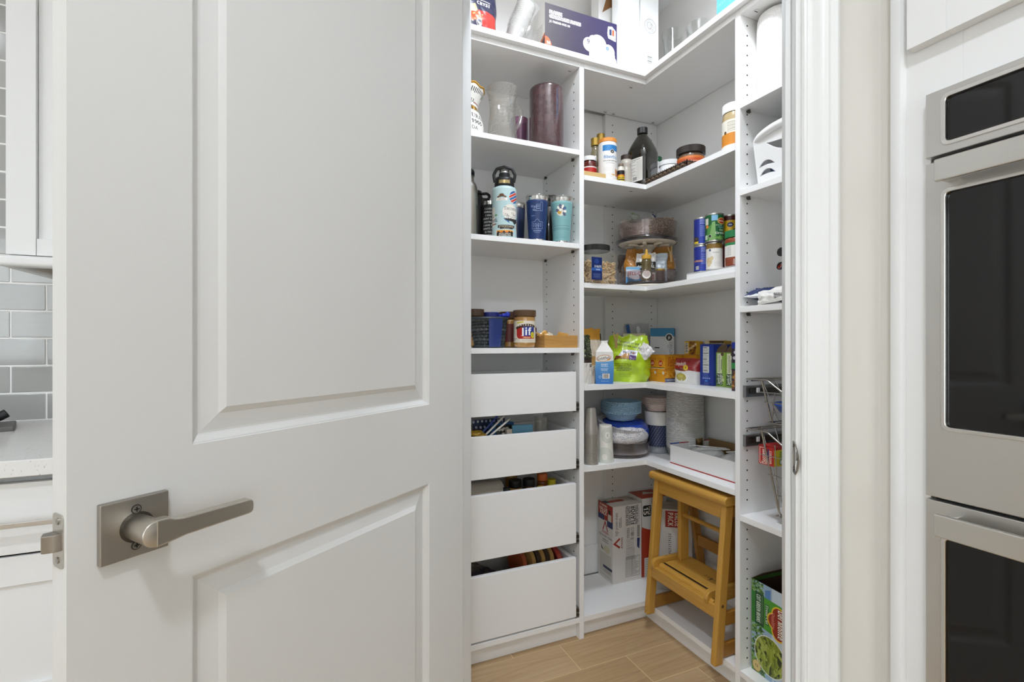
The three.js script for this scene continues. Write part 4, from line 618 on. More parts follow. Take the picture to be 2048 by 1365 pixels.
// ---------- left tower, peanut butter shelf ----------
{
  const t = thing('woven_basket', 'oval dark woven basket with a wide blue ribbon, holding jars', 'basket', [0.653, yS3, -1.712], 0.12);
  const reed = [std('#31383a', 0.4), std('#23282b', 0.4), std('#454c4e', 0.4)], rx = 0.072, rz = 0.058, N = 46;
  const at = (a, y, off) => { const k = 0.82 + 0.18 * (y / 0.108); return [Math.sin(a) * (rx * k + off), y, Math.cos(a) * (rz * k + off)]; };
  for (let r = 0; r < 9; r++) { const pts = []; for (let i = 0; i < N * 2; i++) pts.push(at(i / (N * 2) * Math.PI * 2, 0.007 + r * 0.0119, (Math.floor(i / 2) + r) % 2 ? 0.0018 : -0.0008)); const g = tube(pts, 0.0027, 184, 6, true); const P = g.attributes.position; for (let i = 0; i < P.count; i++) P.setY(i, 0.007 + r * 0.0119 + (P.getY(i) - 0.007 - r * 0.0119) * 2.05); part('weaver', g, reed[r % 3], t); }
  for (let i = 0; i < N; i++) { const a = (i + 0.5) / N * Math.PI * 2, pts = []; for (let j = 0; j < 8; j++) pts.push(at(a, 0.002 + j * 0.0148, 0.0005)); const g = tube(pts, 0.0023, 16, 5); part('stake', g, reed[(i * 7) % 3], t); }
  part('rim', (() => { const pts = []; for (let i = 0; i < 40; i++) pts.push(at(i / 40 * Math.PI * 2, 0.108, 0.002)); return tube(pts, 0.0055, 100, 8, true); })(), reed[0], t);
  part('base', (() => { const g = cyl(1, 1, 0.004, 40); g.scale(rx * 0.82, 1, rz * 0.82); return g; })(), reed[1], t);
  const band = []; { const g = new THREE.PlaneGeometry(1, 1, 10, 8), P = g.attributes.position; for (let i = 0; i < P.count; i++) { const q = at(0.0 + P.getX(i) * 0.74, 0.004 + (P.getY(i) + 0.5) * 0.104, 0.0066 + 0.001 * Math.sin(P.getY(i) * 30)); P.setXYZ(i, ...q); } g.computeVertexNormals(); part('ribbon', g, std('#2c3c78', 0.3, { side: THREE.DoubleSide }), t, null, 'wide royal blue ribbon'); }
}
function lidJar(name, label, p, r, h, lidColor, bodyColor, lidH = 0.026) {
  const t = thing(name, label, 'jar', p);
  part('jar_body', lathe([[0, 0.001], [r * 0.85, 0], [r * 0.97, 0.006], [r * 0.97, h - lidH - 0.012], [r * 0.9, h - lidH], [0, h - lidH]], 36), bodyColor, t); part('lid', ribbed(r, lidH, h - lidH, 50), std(lidColor, 0.4), t); return t;
}
const pb = phy('#a87a3c', 0.3, { clearcoat: 0.8 });
lidJar('jar', 'brown-lidded jar in the woven basket at the far left', [0.608, yS3 + 0.005, -1.722], 0.029, 0.138, '#4a3421', pb);
lidJar('jar', 'larger blue-lidded jar in the middle of the woven basket', [0.664, yS3 + 0.005, -1.708], 0.028, 0.127, '#16226e', std('#5a4a3a', 0.4));
lidJar('jar', 'small bright blue-lidded jar at right end of the woven basket', [0.704, yS3 + 0.005, -1.745], 0.019, 0.122, '#1b2fa0', std('#3a3a42', 0.4), 0.02);
one('blue_bow', 'crumpled bright blue ribbon bow on the basket rim', 'bow', merge([crumple(0.022, 0.016, 0.02, 3, 0.12), crumple(0.018, 0.02, 0.016, 8, 0.12).translate(0.014, 0.002, 0)]), std('#2238b0', 0.4), [0.708, yS3 + 0.113, -1.69]);
{
  const t = thing('peanut_butter_jar', 'creamy peanut butter jar with brown lid and printed label, in front', 'jar', [0.781, yS3, -1.667], toEye(0.781, -1.667));
  part('jar_body', lathe([[0, 0.002], [0.033, 0.001], [0.038, 0.006], [0.0405, 0.018], [0.0405, 0.1], [0.0395, 0.106], [0.0405, 0.113], [0.037, 0.117], [0, 0.117]], 48), phy('#b98b4c', 0.25, { clearcoat: 1, clearcoatRoughness: 0.05 }), t);
  part('lid', ribbed(0.0415, 0.0235, 0.1165, 60), std('#5b4025', 0.45), t);
  part('paper_label', sleeve(0.0408, 0.0408, 0.08, 0.02, Math.PI * 2, 60), printed(1280, 410, (g, w, h) => {
    fill(g, '#e8dfcc', 0, 0, w, h); const c = w / 2; g.save(); g.translate(c + 6, 0); txt(g, 'made fresh', -90, 30, 24, '#c8b024', { rot: -0.12, line: '#e2d52f', lw: 8 }); g.fillStyle = '#b3261f'; g.beginPath(); g.moveTo(-165, 140); g.quadraticCurveTo(0, 80, 200, 110); g.lineTo(200, 340); g.lineTo(-100, 340); g.quadraticCurveTo(-165, 330, -165, 250); g.fill(); fill(g, '#2b3a92', -40, 110, 240, 178); g.fillStyle = '#40281c'; g.beginPath(); g.moveTo(-190, 130); g.quadraticCurveTo(0, 10, 230, 92); g.lineTo(230, 128); g.quadraticCurveTo(0, 80, -170, 165); g.fill();
    'NATURAL'.split('').forEach((s, i) => txt(g, s, -120 + i * 46, 96 - 18 * Math.sin((i + 0.6) / 6.5 * Math.PI), 44, '#f4eedd', { rot: -0.16 + i * 0.055 })); txt(g, 'Jif', 30, 205, 190, '#ffffff', { max: 250 }); fill(g, '#b3261f', -100, 288, 300, 52); txt(g, 'CREAMY', 40, 316, 36, '#f3d9a0', { max: 200 }); oval(g, '#d8c92c', 158, 270, 42, 62); txt(g, '7g', 158, 270, 30, '#6b5a10'); rows(g, '#b59c80', -60, 358, 220, 3, 14, 4); txt(g, 'PEANUT BUTTER', -240, 340, 22, '#4d3a2a'); txt(g, 'SPREAD', -240, 366, 22, '#4d3a2a'); g.restore(); for (const k of [60, 1000]) rows(g, '#6b5a48', k, 60, 210, 16, 18, 5);
  }, 0.4), t);
}
{
  const t = lidJar('peanut_butter_jar', 'dark brown-lidded peanut butter jar hidden behind the front one', [0.763, yS3, -1.77], 0.0385, 0.139, '#48301c', pb);
  part('paper_label', sleeve(0.0378, 0.0378, 0.07, 0.022), std('#6a2f2a', 0.45), t, null, 'dark red paper label');
}
function tray(name, label, x0, x1, z0, z1, y, h, m, th = 0.006) {
  const t = thing(name, label, 'tray', [(x0 + x1) / 2, y, (z0 + z1) / 2]); const w = (x1 - x0) / 2, d = (z1 - z0) / 2;
  part('tray_wall', metricUV(bb(-w, w, 0, h, d - th, d, 0.0012), 'x', 3), m, t); part('tray_wall', metricUV(bb(-w, w, 0, h, -d, -d + th, 0.0012), 'x', 3, 0.3), m, t);
  part('tray_wall', metricUV(bb(-w, -w + th, 0, h, -d + th, d - th, 0.0008), 'z', 3, 0.2), m, t); part('tray_wall', metricUV(bb(w - th, w, 0, h, -d + th, d - th, 0.0008), 'z', 3, 0.6), m, t);
  part('tray_base', metricUV(bb(-w + th, w - th, 0.001, 0.006, -d + th, d - th, 0), 'x', 3), m, t); return t;
}
tray('bamboo_tray', 'bamboo tray of snack packets beside the printed peanut butter jar', 0.8465, 0.989, -1.82, -1.631, yS3, 0.047, bamboo);
{
  const foil = phy('#bd8a34', 0.42, { metalness: 0.15, clearcoat: 0.4, side: THREE.DoubleSide }), dark = phy('#221a1a', 0.3, { clearcoat: 0.5, side: THREE.DoubleSide }), ivory = phy('#e9dcc0', 0.35, { clearcoat: 0.4, side: THREE.DoubleSide });
  const g1 = pouchGeo(0.05, 0.07, 0.014, { sealTop: 0.12, sealBottom: 1, wr: 0.003, s: 4, nu: 14, nv: 16, belly: 0.5 });
  const put = (label, m, p, rot, s = 1) => { const o = one('snack_packet', label, 'packet', g1, m, p); o.rotation.set(...rot); o.scale.setScalar(s); return o; };
  put('black glossy packet at back left of the bamboo tray', dark, [0.872, yS3 + 0.022, -1.735], [-0.75, 0.3, 0.3], 1.05); put('black packet with red stripe beside the peanut butter jar', phy('#3a1a1a', 0.3, { clearcoat: 0.5 }), [0.86, yS3 + 0.026, -1.77], [-0.7, -0.4, -0.2]);
  put('gold foil packet lying at front left of the tray', foil, [0.887, yS3 + 0.018, -1.665], [-1.1, 0.5, 0.9]); put('gold foil packet standing tallest in the tray', foil, [0.922, yS3 + 0.013, -1.71], [-0.6, -0.3, 0.5]); put('ivory and gold packet tucked between gold packets', ivory, [0.908, yS3 + 0.014, -1.69], [-0.7, 0.4, -0.5], 0.9); put('gold foil packet leaning right in the tray', foil, [0.945, yS3 + 0.012, -1.7], [-0.8, -0.5, -0.7], 0.9); put('ivory packet at right of the gold packets', ivory, [0.952, yS3 + 0.012, -1.74], [-0.6, 0.6, 0.2], 0.8);
}
// ---------- in the drawers ----------
{
  const y2 = 0.675, y3 = 0.3925, y4 = 0.1085;
  one('notepad', 'plain teal blue notepad standing in the second drawer', 'notepad', bb(-0.041, 0.041, 0, 0.155, -0.006, 0.006, 0.002), std('#4e7f95', 0.5), [0.772, y2, -1.668], -0.08);
  one('cream_block', 'small cream block beside the teal notepad', 'block', bb(-0.011, 0.011, 0, 0.143, -0.01, 0.01, 0.002), std('#b9ad9c', 0.6), [0.716, y2, -1.667]);
  const dots = printed(256, 256, (g, w, h) => { fill(g, '#1f2f55', 0, 0, w, h); for (let i = 0; i < 8; i++) for (let k = 0; k < 8; k++) oval(g, '#cfd3da', i * 32 + (k % 2) * 16 + 8, k * 32 + 12, 8); }, 0.6);
  one('polka_pouch', 'navy polka dot fabric pouch at back of the second drawer', 'pouch', pouchGeo(0.13, 0.17, 0.04, { s: 6, sealTop: 0.05, nu: 16, nv: 16 }), dots, [0.675, y2, -1.76]);
  one('blue_carton', 'mid blue small carton leaning in the second drawer', 'box', cartonGeo(0.095, 0.16, 0.03), std('#2c5f92', 0.5), [0.705, y2, -1.715], 0.1);
  one('black_pouch', 'black pouch with white print in the second drawer', 'pouch', pouchGeo(0.07, 0.155, 0.03, { s: 9, nu: 14, nv: 14 }), printed(200, 400, (g, w, h) => { fill(g, '#161617', 0, 0, w, h); for (let i = 0; i < 14; i++) oval(g, '#cfc8b8', rr(30, 170), rr(20, 130), rr(8, 24), rr(4, 9)); }), [0.712, y2, -1.692]);
  one('clear_tub', 'clear plastic tub at right of the second drawer', 'tub', lathe([[0, 0.002], [0.02, 0], [0.021, 0.003], [0.026, 0.175], [0.0245, 0.175], [0.0195, 0.005], [0, 0.005]], 28), clearPlastic, [0.868, y2, -1.705]);
  const pen = merge([cyl(0.0035, 0.0035, 0.13, 12), cyl(0.0035, 0.001, 0.012, 12, 0.13)]);
  for (const [m, x, z, a, l] of [['#d8d4cc', 0.655, -1.668, 0.85, 'white pen lying upper in the second drawer'], ['#e2ded6', 0.662, -1.655, 0.95, 'white pen lying nearest the drawer front'], ['#2a3f86', 0.64, -1.675, 0.8, 'navy pen beside the white pens']]) { const o = one('pen', l, 'pen', pen, std(m, 0.4), [x - 0.06, y2 + 0.1, z]); o.rotation.z = -a; }
  one('dark_packets', 'dark crumpled packets heaped at left of the second drawer', 'packet', merge([crumple(0.12, 0.14, 0.1, 2, 0.2).translate(-0.03, 0, 0), crumple(0.1, 0.125, 0.09, 7, 0.25).translate(0.045, 0, -0.02)]), std('#2a231e', 0.5), [0.535, y2, -1.72]);
  one('yellow_packet', 'yellow crumpled packet low at left of the second drawer', 'packet', crumple(0.07, 0.03, 0.05, 12, 0.25), std('#9a7a20', 0.5), [0.585, y2 + 0.118, -1.662]);
  // third drawer
  const tube1 = new THREE.CylinderGeometry(0.062, 0.062, 0.3, 36); tube1.rotateZ(Math.PI / 2);
  one('paper_tube', 'wide cream paper tube lying along the third drawer', 'tube', tube1, printed(512, 512, (g, w, h) => { fill(g, '#cfc6b8', 0, 0, w, h); for (let i = 0; i < 5; i++) rows(g, '#8a8176', rr(10, 400), i * 100 + 20, 60, 4, 9, 2); }, 0.6), [0.56, y3 + 0.159, -1.735]);
  one('support_carton', 'low brown carton under the cream paper tube', 'box', cartonGeo(0.3, 0.097, 0.13), kraft, [0.56, y3, -1.735]);
  const spice = (label, x, z, r, h, lid, body) => { const t = thing('spice_jar', label, 'jar', [x, y3, z]); part('jar_body', lathe([[0, 0], [r * 0.95, 0], [r, 0.004], [r, h - 0.035], [r * 0.85, h - 0.026], [0, h - 0.026]], 28), body, t); part('lid', ribbed(r * 0.9, 0.026, h - 0.026, 40), std(lid, 0.4), t); };
  spice('spice jar with black lid nearest the paper tube', 0.757, -1.70, 0.026, 0.225, '#16150f', pb); spice('spice jar with glossy black lid second from the paper tube', 0.812, -1.695, 0.025, 0.225, '#141414', std('#33281c', 0.3)); spice('spice jar with yellow lid behind the black-lidded pair', 0.775, -1.78, 0.024, 0.252, '#a58a1e', pb);
  spice('tall orange spice jar', 0.872, -1.70, 0.021, 0.238, '#b4581c', std('#6a3a18', 0.3)); spice('short jar with yellow lid beside the orange jar', 0.848, -1.662, 0.014, 0.2, '#c09a1c', std('#3a2a18', 0.4)); spice('spice jar with bright yellow cap nearest the drawer side', 0.907, -1.69, 0.0175, 0.214, '#b8a81e', std('#8a7a30', 0.4));
  spice('low jar with black cap in front of the paper tube', 0.703, -1.655, 0.013, 0.214, '#111', std('#2a2a28', 0.4)); spice('amber spice jar low in front of black lids', 0.8, -1.657, 0.017, 0.2, '#8a4a1c', std('#5a3a20', 0.4));
  // bottom drawer
  const coil = new THREE.CylinderGeometry(0.05, 0.05, 0.016, 32); coil.rotateZ(Math.PI / 2);
  [['#a1502f', 0.772], ['#a8824a', 0.81], ['#3a2f24', 0.832], ['#a8824a', 0.851], ['#3a2f24', 0.87], ['#a8824a', 0.888]].forEach(([c, x], i) => { const o = one('wrapped_roll', ['rust red wrapped roll at left of the row', 'tan wrapped roll first from the left', 'dark wrapped roll first from the left', 'tan wrapped roll in the middle of the row', 'dark wrapped roll second from the left', 'tan wrapped roll nearest the red tub'][i] + ' in the bottom drawer', 'roll', coil, std(c, 0.4), [x, y4 + 0.19, -1.715]); o.rotation.y = 0.25; });
  one('roll_carton', 'low carton carrying the wrapped rolls in the bottom drawer', 'box', cartonGeo(0.19, 0.138, 0.12), innerCard, [0.835, y4, -1.72]);
  const lid = new THREE.CylinderGeometry(0.048, 0.052, 0.02, 36); lid.rotateZ(-Math.PI / 2 + 0.2);
  one('round_tub', 'round red tub standing on edge at right of the bottom drawer', 'tub', lid, phy('#a63c30', 0.3, { clearcoat: 0.6 }), [0.935, y4 + 0.178, -1.712]);
  one('red_bag', 'clear red-tinted bag beside the round red tub', 'bag', crumple(0.06, 0.24, 0.1, 4, 0.2), phy('#7a3030', 0.25, { clearcoat: 0.7 }), [0.9, y4, -1.77]);
  one('dark_bag', 'crumpled dark red and grey bag at left of the bottom drawer', 'bag', crumple(0.25, 0.215, 0.13, 6, 0.14), printed(400, 300, (g, w, h) => { fill(g, '#4a413c', 0, 0, w, h); for (let i = 0; i < 26; i++) { g.globalAlpha = 0.7; oval(g, ['#6a2a24', '#2a2430', '#7a7066', '#38304a'][i % 4], rr(0, w), rr(0, h), rr(20, 70), rr(6, 16)); } g.globalAlpha = 1; }), [0.58, y4, -1.74]);
}
// ---------- corner shelf A (second from top) ----------
const sA = yA + T9 + 0.0002, sB = yB + T9 + 0.0002, sC = yC + T9 + 0.0002, sD = yD + T9 + 0.0002, sE = 0.0832;
const face = (x, z) => toEye(x, z);
{
  const t = thing('sauce_jar', 'small red sauce jar with white lid in the bamboo tray', 'jar', [1.1, sA + 0.007, -1.722], face(1.1, -1.722));
  part('jar_body', lathe([[0, 0.001], [0.027, 0], [0.03, 0.005], [0.0305, 0.07], [0.027, 0.084], [0.0255, 0.09], [0, 0.09]], 40), phy('#5f1d10', 0.15, { clearcoat: 1 }), t);
  part('lid', lathe([[0.0295, 0.088], [0.0302, 0.09], [0.0302, 0.104], [0.0285, 0.106], [0, 0.106]], 40), whitePlastic, t);
  part('paper_label', sleeve(0.0308, 0.0308, 0.054, 0.008, 4.6), printed(700, 220, (g, w, h) => { fill(g, '#e9e4dc', 0, 0, w, h); fill(g, '#b5231e', 0, 18, w, 96); oval(g, '#b5231e', w / 2, 100, 70, 50); oval(g, '#201c1c', w / 2, 108, 20, 15); rows(g, '#6d655c', w * 0.32, 165, 250, 3, 14, 4); }, 0.4), t);
}
tray('bamboo_tray', 'pale bamboo tray low at left end of the corner shelf', 1.013, 1.125, -1.8, -1.636, sA, 0.023, paleWood);
function sauceBottle(label, x, z, h, body) {
  const t = thing('sauce_bottle', label, 'bottle', [x, sA, z]); const r = 0.03;
  part('bottle_body', lathe([[0, 0.001], [r * 0.92, 0], [r, 0.005], [r, h * 0.48], [r * 0.9, h * 0.58], [0.016, h * 0.76], [0.0135, h * 0.82], [0.0135, h - 0.03], [0, h - 0.03]], 36), body, t);
  part('paper_label', sleeve(r * 1.01, r * 1.01, h * 0.34, h * 0.08, 5), std('#d8cfa8', 0.5), t); part('gold_cap', ribbed(0.0165, 0.032, h - 0.032, 40), std('#a8883c', 0.35, { metalness: 0.6 }), t);
}
sauceBottle('clear glass bottle with short gold cap behind the red sauce jar', 1.163, -1.775, 0.222, phy('#cfc7a8', 0.05, { transmission: 0.8, thickness: 0 }));
sauceBottle('taller dark bottle with gold cap behind the white canister', 1.222, -1.82, 0.268, phy('#3a2f16', 0.1, { clearcoat: 1 }));
{
  const t = thing('fiber_canister', 'white supplement canister with orange lid and blue label block', 'canister', [1.148, sA, -1.662], face(1.148, -1.662));
  t.scale.y = 0.94; part('canister_body', lathe([[0, 0.001], [0.034, 0], [0.0365, 0.004], [0.0365, 0.16], [0.034, 0.165], [0, 0.165]], 44), whitePlastic, t);
  part('lid', ribbed(0.0352, 0.016, 0.164, 50), std('#d98a35', 0.45), t);
  part('paper_label', sleeve(0.0368, 0.0368, 0.152, 0.005, Math.PI * 2, 48), printed(920, 610, (g, w, h) => {
    fill(g, '#ebe8e3', 0, 0, w, h); const c = w / 2 + 40; fill(g, '#2f7dbd', c - 120, 36, 320, 100); oval(g, '#1c1c1e', c + 40, 148, 34, 34, '#efece6', 6); txt(g, 'p', c + 40, 146, 36, '#efece6'); txt(g, 'fiber', c - 28, 240, 72, '#3a76ad', { max: 150 }); txt(g, 'thin', c + 92, 240, 72, '#6ea0c8', { max: 110 }); txt(g, 'PSYLLIUM HUSK FIBER', c + 20, 305, 30, '#56534e', { max: 260 }); txt(g, 'SUPPLEMENT', c + 10, 345, 26, '#8d8982', { plain: 1 }); rows(g, '#b5b0a8', c - 110, 420, 120, 4, 18, 3); rows(g, '#b5b0a8', c - 110, 520, 150, 4, 18, 3);
    poly(g, '#c77e3c', [[c + 96, 420], [c + 180, 420], [c + 168, 560], [c + 108, 560]]); fill(g, '#e8d6c0', c + 100, 420, 76, 22); oval(g, '#d8a860', c + 60, 540, 34, 12); rows(g, '#a9a49b', 40, 60, 200, 24, 20, 3); rows(g, '#a9a49b', 780, 60, 120, 24, 20, 3);
  }, 0.4), t);
}
{
  const t = thing('pepper_bottle', 'tiny pepper bottle with black and yellow label in front', 'bottle', [1.199, sA, -1.643], face(1.199, -1.643));
  part('bottle_body', lathe([[0, 0.001], [0.014, 0], [0.0152, 0.003], [0.0152, 0.05], [0.012, 0.06], [0.009, 0.066], [0, 0.066]], 32), phy('#d8d2c4', 0.2, { clearcoat: 0.6 }), t); part('cap', lathe([[0.0105, 0.066], [0.0105, 0.076], [0.008, 0.078], [0, 0.078]], 28), std('#7a6a58', 0.5), t);
  part('paper_label', sleeve(0.0155, 0.0155, 0.042, 0.004, 5), printed(300, 170, (g, w, h) => { fill(g, '#d9b421', 0, 0, w, h); fill(g, '#171310', 0, 0, w, 70); fill(g, '#b0271c', 0, 66, w, 26); txt(g, 'CARNE', w / 2, 80, 32, '#e8c22c'); txt(g, 'MOLIDA', w / 2, 118, 34, '#241a0c'); fill(g, '#171310', 0, 142, w, 18); }, 0.4), t);
}
{
  const t = thing('salt_shaker', 'frosted shaker with dark brown screw cap next to the oil', 'shaker', [1.247, sA, -1.672], face(1.247, -1.672));
  part('shaker_body', lathe([[0, 0.001], [0.0205, 0], [0.022, 0.004], [0.0225, 0.06], [0.019, 0.07], [0.0185, 0.078], [0.0215, 0.088], [0.0215, 0.108], [0, 0.108]], 36), phy('#bcb4a8', 0.35, { clearcoat: 0.4 }), t); part('cap', ribbed(0.0205, 0.02, 0.106, 40), std('#35261d', 0.45), t);
}
{
  const t = thing('oil_bottle', 'big dark olive oil bottle with black cap at the inner corner', 'bottle', [1.352, sA, -1.7], face(1.352, -1.7) + 0.94);
  const oil = phy('#14120a', 0.08, { clearcoat: 1, clearcoatRoughness: 0.04 });
  part('bottle_body', ringLoft([[0.046, 0.046, 0, 4], [0.053, 0.053, 0.004, 4.4], [0.055, 0.055, 0.016, 4.4], [0.0525, 0.0525, 0.03, 4.6], [0.0515, 0.0515, 0.036, 5], [0.0515, 0.0515, 0.124, 5], [0.0525, 0.0525, 0.13, 4.4], [0.0555, 0.0555, 0.138, 4], [0.0555, 0.0555, 0.158, 3.6], [0.0545, 0.0545, 0.163, 3.4], [0.0535, 0.0535, 0.172, 3.2], [0.045, 0.045, 0.193, 2.8], [0.033, 0.033, 0.217, 2.4], [0.022, 0.022, 0.235, 2], [0.0185, 0.0185, 0.245, 2]], 72), oil, t);
  part('cap', ribbed(0.0205, 0.026, 0.243, 60), std('#1b1816', 0.4), t);
  const lb = new THREE.PlaneGeometry(0.078, 0.1, 8, 1); lb.translate(0, 0.078, 0.0527); lb.rotateY(-0.78); const front = new THREE.PlaneGeometry(0.078, 0.098); front.translate(0, 0.079, 0.0524); front.rotateY(-Math.PI / 2 + 0.0);
  const lm = printed(390, 490, (g, w, h) => { fill(g, '#e4e0d8', 0, 0, w, h); txt(g, 'NUTRITION FACTS', w / 2, 34, 30, '#2c2a28', { max: 340 }); for (let i = 0; i < 16; i++) fill(g, '#3a3733', 20, 66 + i * 17, i % 4 ? rr(90, 190) : 200, i % 4 ? 3 : 6); rows(g, '#5a5650', 235, 70, 140, 20, 16, 3); fill(g, '#3a3733', 20, 345, 200, 6); bars(g, 150, 390, 100, 66, '#333', '#e4e0d8'); rows(g, '#6a655e', 270, 390, 100, 5, 15, 3); }, 0.45);
  part('paper_label', front, lm, t);
}
{
  const t = thing('vitamin_jar', 'white jar with green lid behind the oil bottle', 'jar', [1.505, sA, -1.8]);
  part('jar_body', lathe([[0, 0], [0.026, 0], [0.028, 0.004], [0.028, 0.17], [0.024, 0.18], [0, 0.18]], 32), whitePlastic, t); part('lid', ribbed(0.027, 0.022, 0.178, 44), std('#17633d', 0.45), t);
}
{
  const t = thing('white_tub', 'low white plastic tub with ribbed lid in the woven tray', 'tub', [1.455, sA + 0.006, -1.652]);
  part('tub_body', lathe([[0, 0.001], [0.036, 0], [0.038, 0.004], [0.04, 0.1], [0, 0.1]], 40), whitePlastic, t); part('lid', merge([ribbed(0.0415, 0.018, 0.1, 70), lathe([[0.0418, 0.098], [0.0424, 0.099], [0.0424, 0.102], [0.0418, 0.103]], 40)]), whitePlastic, t);
}
{ // low woven tray along the right shelf's edge
  const t = thing('woven_tray', 'long low dark woven tray along the shelf edge beneath jars', 'tray', [1.415, sA, -1.565]);
  const m = [std('#4a3b2e', 0.7), std('#7a6248', 0.7), std('#2f2620', 0.7)];
  part('tray_base', bb(-0.09, 0.07, 0, 0.005, -0.155, 0.155, 0.001), m[2], t);
  const wall = (x0, z0, x1, z1, n) => { const L = Math.hypot(x1 - x0, z1 - z0); for (let r = 0; r < 4; r++) { const pts = []; for (let i = 0; i <= n * 2; i++) { const k = i / (n * 2), off = ((Math.floor(i / 2) + r) % 2 ? 0.002 : -0.002); pts.push([x0 + (x1 - x0) * k + off * (z1 - z0) / L, 0.006 + r * 0.0075, z0 + (z1 - z0) * k - off * (x1 - x0) / L]); } part('weaver', tube(pts, 0.0037, n * 3, 6), m[r % 2 ? 0 : 1], t); } for (let i = 0; i <= n; i++) { const k = i / n; part('stake', cyl(0.0026, 0.0026, 0.033, 6).translate(x0 + (x1 - x0) * k, 0.001, z0 + (z1 - z0) * k), m[2], t); } };
  wall(-0.09, -0.155, -0.09, 0.155, 26); wall(0.07, -0.155, 0.07, 0.155, 26); wall(-0.09, -0.155, 0.07, -0.155, 12); wall(-0.09, 0.155, 0.07, 0.155, 12);
}
{
  const t = thing('snack_jar', 'squat jar with wide dark lid and orange label in woven tray', 'jar', [1.42, sA + 0.006, -1.49], face(1.42, -1.49));
  part('jar_body', lathe([[0, 0.001], [0.049, 0], [0.052, 0.006], [0.052, 0.072], [0.046, 0.082], [0.046, 0.086], [0, 0.086]], 48), phy('#5e4a3c', 0.1, { clearcoat: 1 }), t); part('lid', ribbed(0.053, 0.027, 0.083, 80), std('#2a211c', 0.35), t);
  part('paper_label', sleeve(0.0524, 0.0524, 0.05, 0.018, 5), printed(900, 200, (g, w, h) => { fill(g, '#c9572a', 0, 0, w, h); fill(g, '#d97a3a', 0, 0, w, 34); oval(g, '#e6d3b8', 330, 130, 50, 56); oval(g, '#7a4a2a', 330, 140, 30, 30); rows(g, '#f0d8c0', 420, 80, 240, 4, 28, 8); }, 0.4), t);
}
{
  const t = thing('powder_jar', 'tall powder jar with white lid and orange label by the divider', 'jar', [1.376, sA, -1.238], face(1.376, -1.238));
  part('jar_body', lathe([[0, 0.001], [0.038, 0], [0.041, 0.006], [0.041, 0.116], [0.037, 0.134], [0.035, 0.138], [0, 0.138]], 44), phy('#b9a273', 0.15, { clearcoat: 1 }), t); part('lid', ribbed(0.0385, 0.03, 0.136, 60), whitePlastic, t);
  part('paper_label', sleeve(0.0414, 0.0414, 0.1, 0.008, 6), printed(900, 420, (g, w, h) => { fill(g, '#e8e2d4', 0, 0, w, h); fill(g, '#d98a2c', 0, 190, w, 165); for (const k of [150, 420, 690]) { for (let i = 0; i < 9; i++) fill(g, '#4a453c', k - 60, 34 + i * 16, rr(90, 150), i % 3 ? 3 : 5); oval(g, '#6a4a2a', k - 90, 176, 18, 24); } }, 0.4), t);
}
// ---------- corner shelf B ----------
const cashewG = (() => { const c = tube([[-0.009, 0, 0.003], [-0.005, 0, -0.003], [0.002, 0, -0.005], [0.008, 0, -0.001], [0.0105, 0, 0.004]], 0.0042, 10, 7); return merge([c, new THREE.SphereGeometry(0.0042, 7, 5).translate(-0.009, 0, 0.003), new THREE.SphereGeometry(0.0036, 7, 5).translate(0.0105, 0, 0.004)]); })();
{
  const t = thing('nut_jar', 'square clear plastic jar of cashews with black lid', 'jar', [1.1, sB, -1.682], 0.06);
  const q = 0.068;
  part('jar_body', ringLoft([[q * 0.93, q * 0.93, 0.001, 5], [q, q, 0.006, 5.5], [q, q, 0.118, 5.5], [q * 0.96, q * 0.96, 0.128, 4], [q * 0.84, q * 0.84, 0.134, 2.4], [q * 0.82, q * 0.82, 0.14, 2.1]], 64, false), phy('#f0eee8', 0.06, { transmission: 0.93, thickness: 0 }), t);
  part('lid', ribbed(q * 0.87, 0.021, 0.135, 90), std('#1b1916', 0.4), t);
  const lab = merge([new THREE.PlaneGeometry(0.05, 0.088).translate(-0.0405, 0.056, q + 0.0006)]); part('paper_label', lab, printed(310, 440, (g, w, h) => { fill(g, '#162a66', 0, 0, w, h); fill(g, '#2f5fae', 0, 210, w, 54); txt(g, 'D NUTS', 190, 180, 62, '#e8eaf0', { max: 210 }); txt(g, 'SALTED', 190, 238, 34, '#dfe6f2'); rows(g, '#8fa6d8', 60, 320, 200, 5, 18, 4); oval(g, '#2b448c', 150, 80, 70, 50); }, 0.35), t);
  const N = 620, inst = new THREE.InstancedMesh(cashewG, std('#ffffff', 0.5), N); inst.name = 'cashew_nuts'; const M = new THREE.Matrix4(), Q = new THREE.Quaternion(), E = new THREE.Euler(), C = new THREE.Color();
  for (let i = 0; i < N; i++) { const edge = rnd() < 0.72; let x = rr(-0.053, 0.053), z = rr(-0.053, 0.053); if (edge) (rnd() < 0.6 ? (z = 0.054 - rr(0, 0.006)) : (x = (rnd() < 0.5 ? -1 : 1) * (0.054 - rr(0, 0.006)))); const y = rr(0.008, 0.088 + (x + 0.056) * -0.1); E.set(rr(-3, 3), rr(-3, 3), rr(-3, 3)); M.compose(new THREE.Vector3(x, y, z), Q.setFromEuler(E), new THREE.Vector3(1, 1, 1).multiplyScalar(rr(0.85, 1.1))); inst.setMatrixAt(i, M); inst.setColorAt(i, C.setHSL(0.088 + rr(-0.012, 0.01), rr(0.42, 0.55), rr(0.42, 0.62))); }
  inst.position.set(1.1, sB, -1.682); inst.rotation.y = 0.06; scene.add(inst); inst.userData = { label: 'cashew nuts filling the square clear jar', category: 'nuts', kind: 'stuff' };
}
const TX = 1.418, TZ = -1.752;
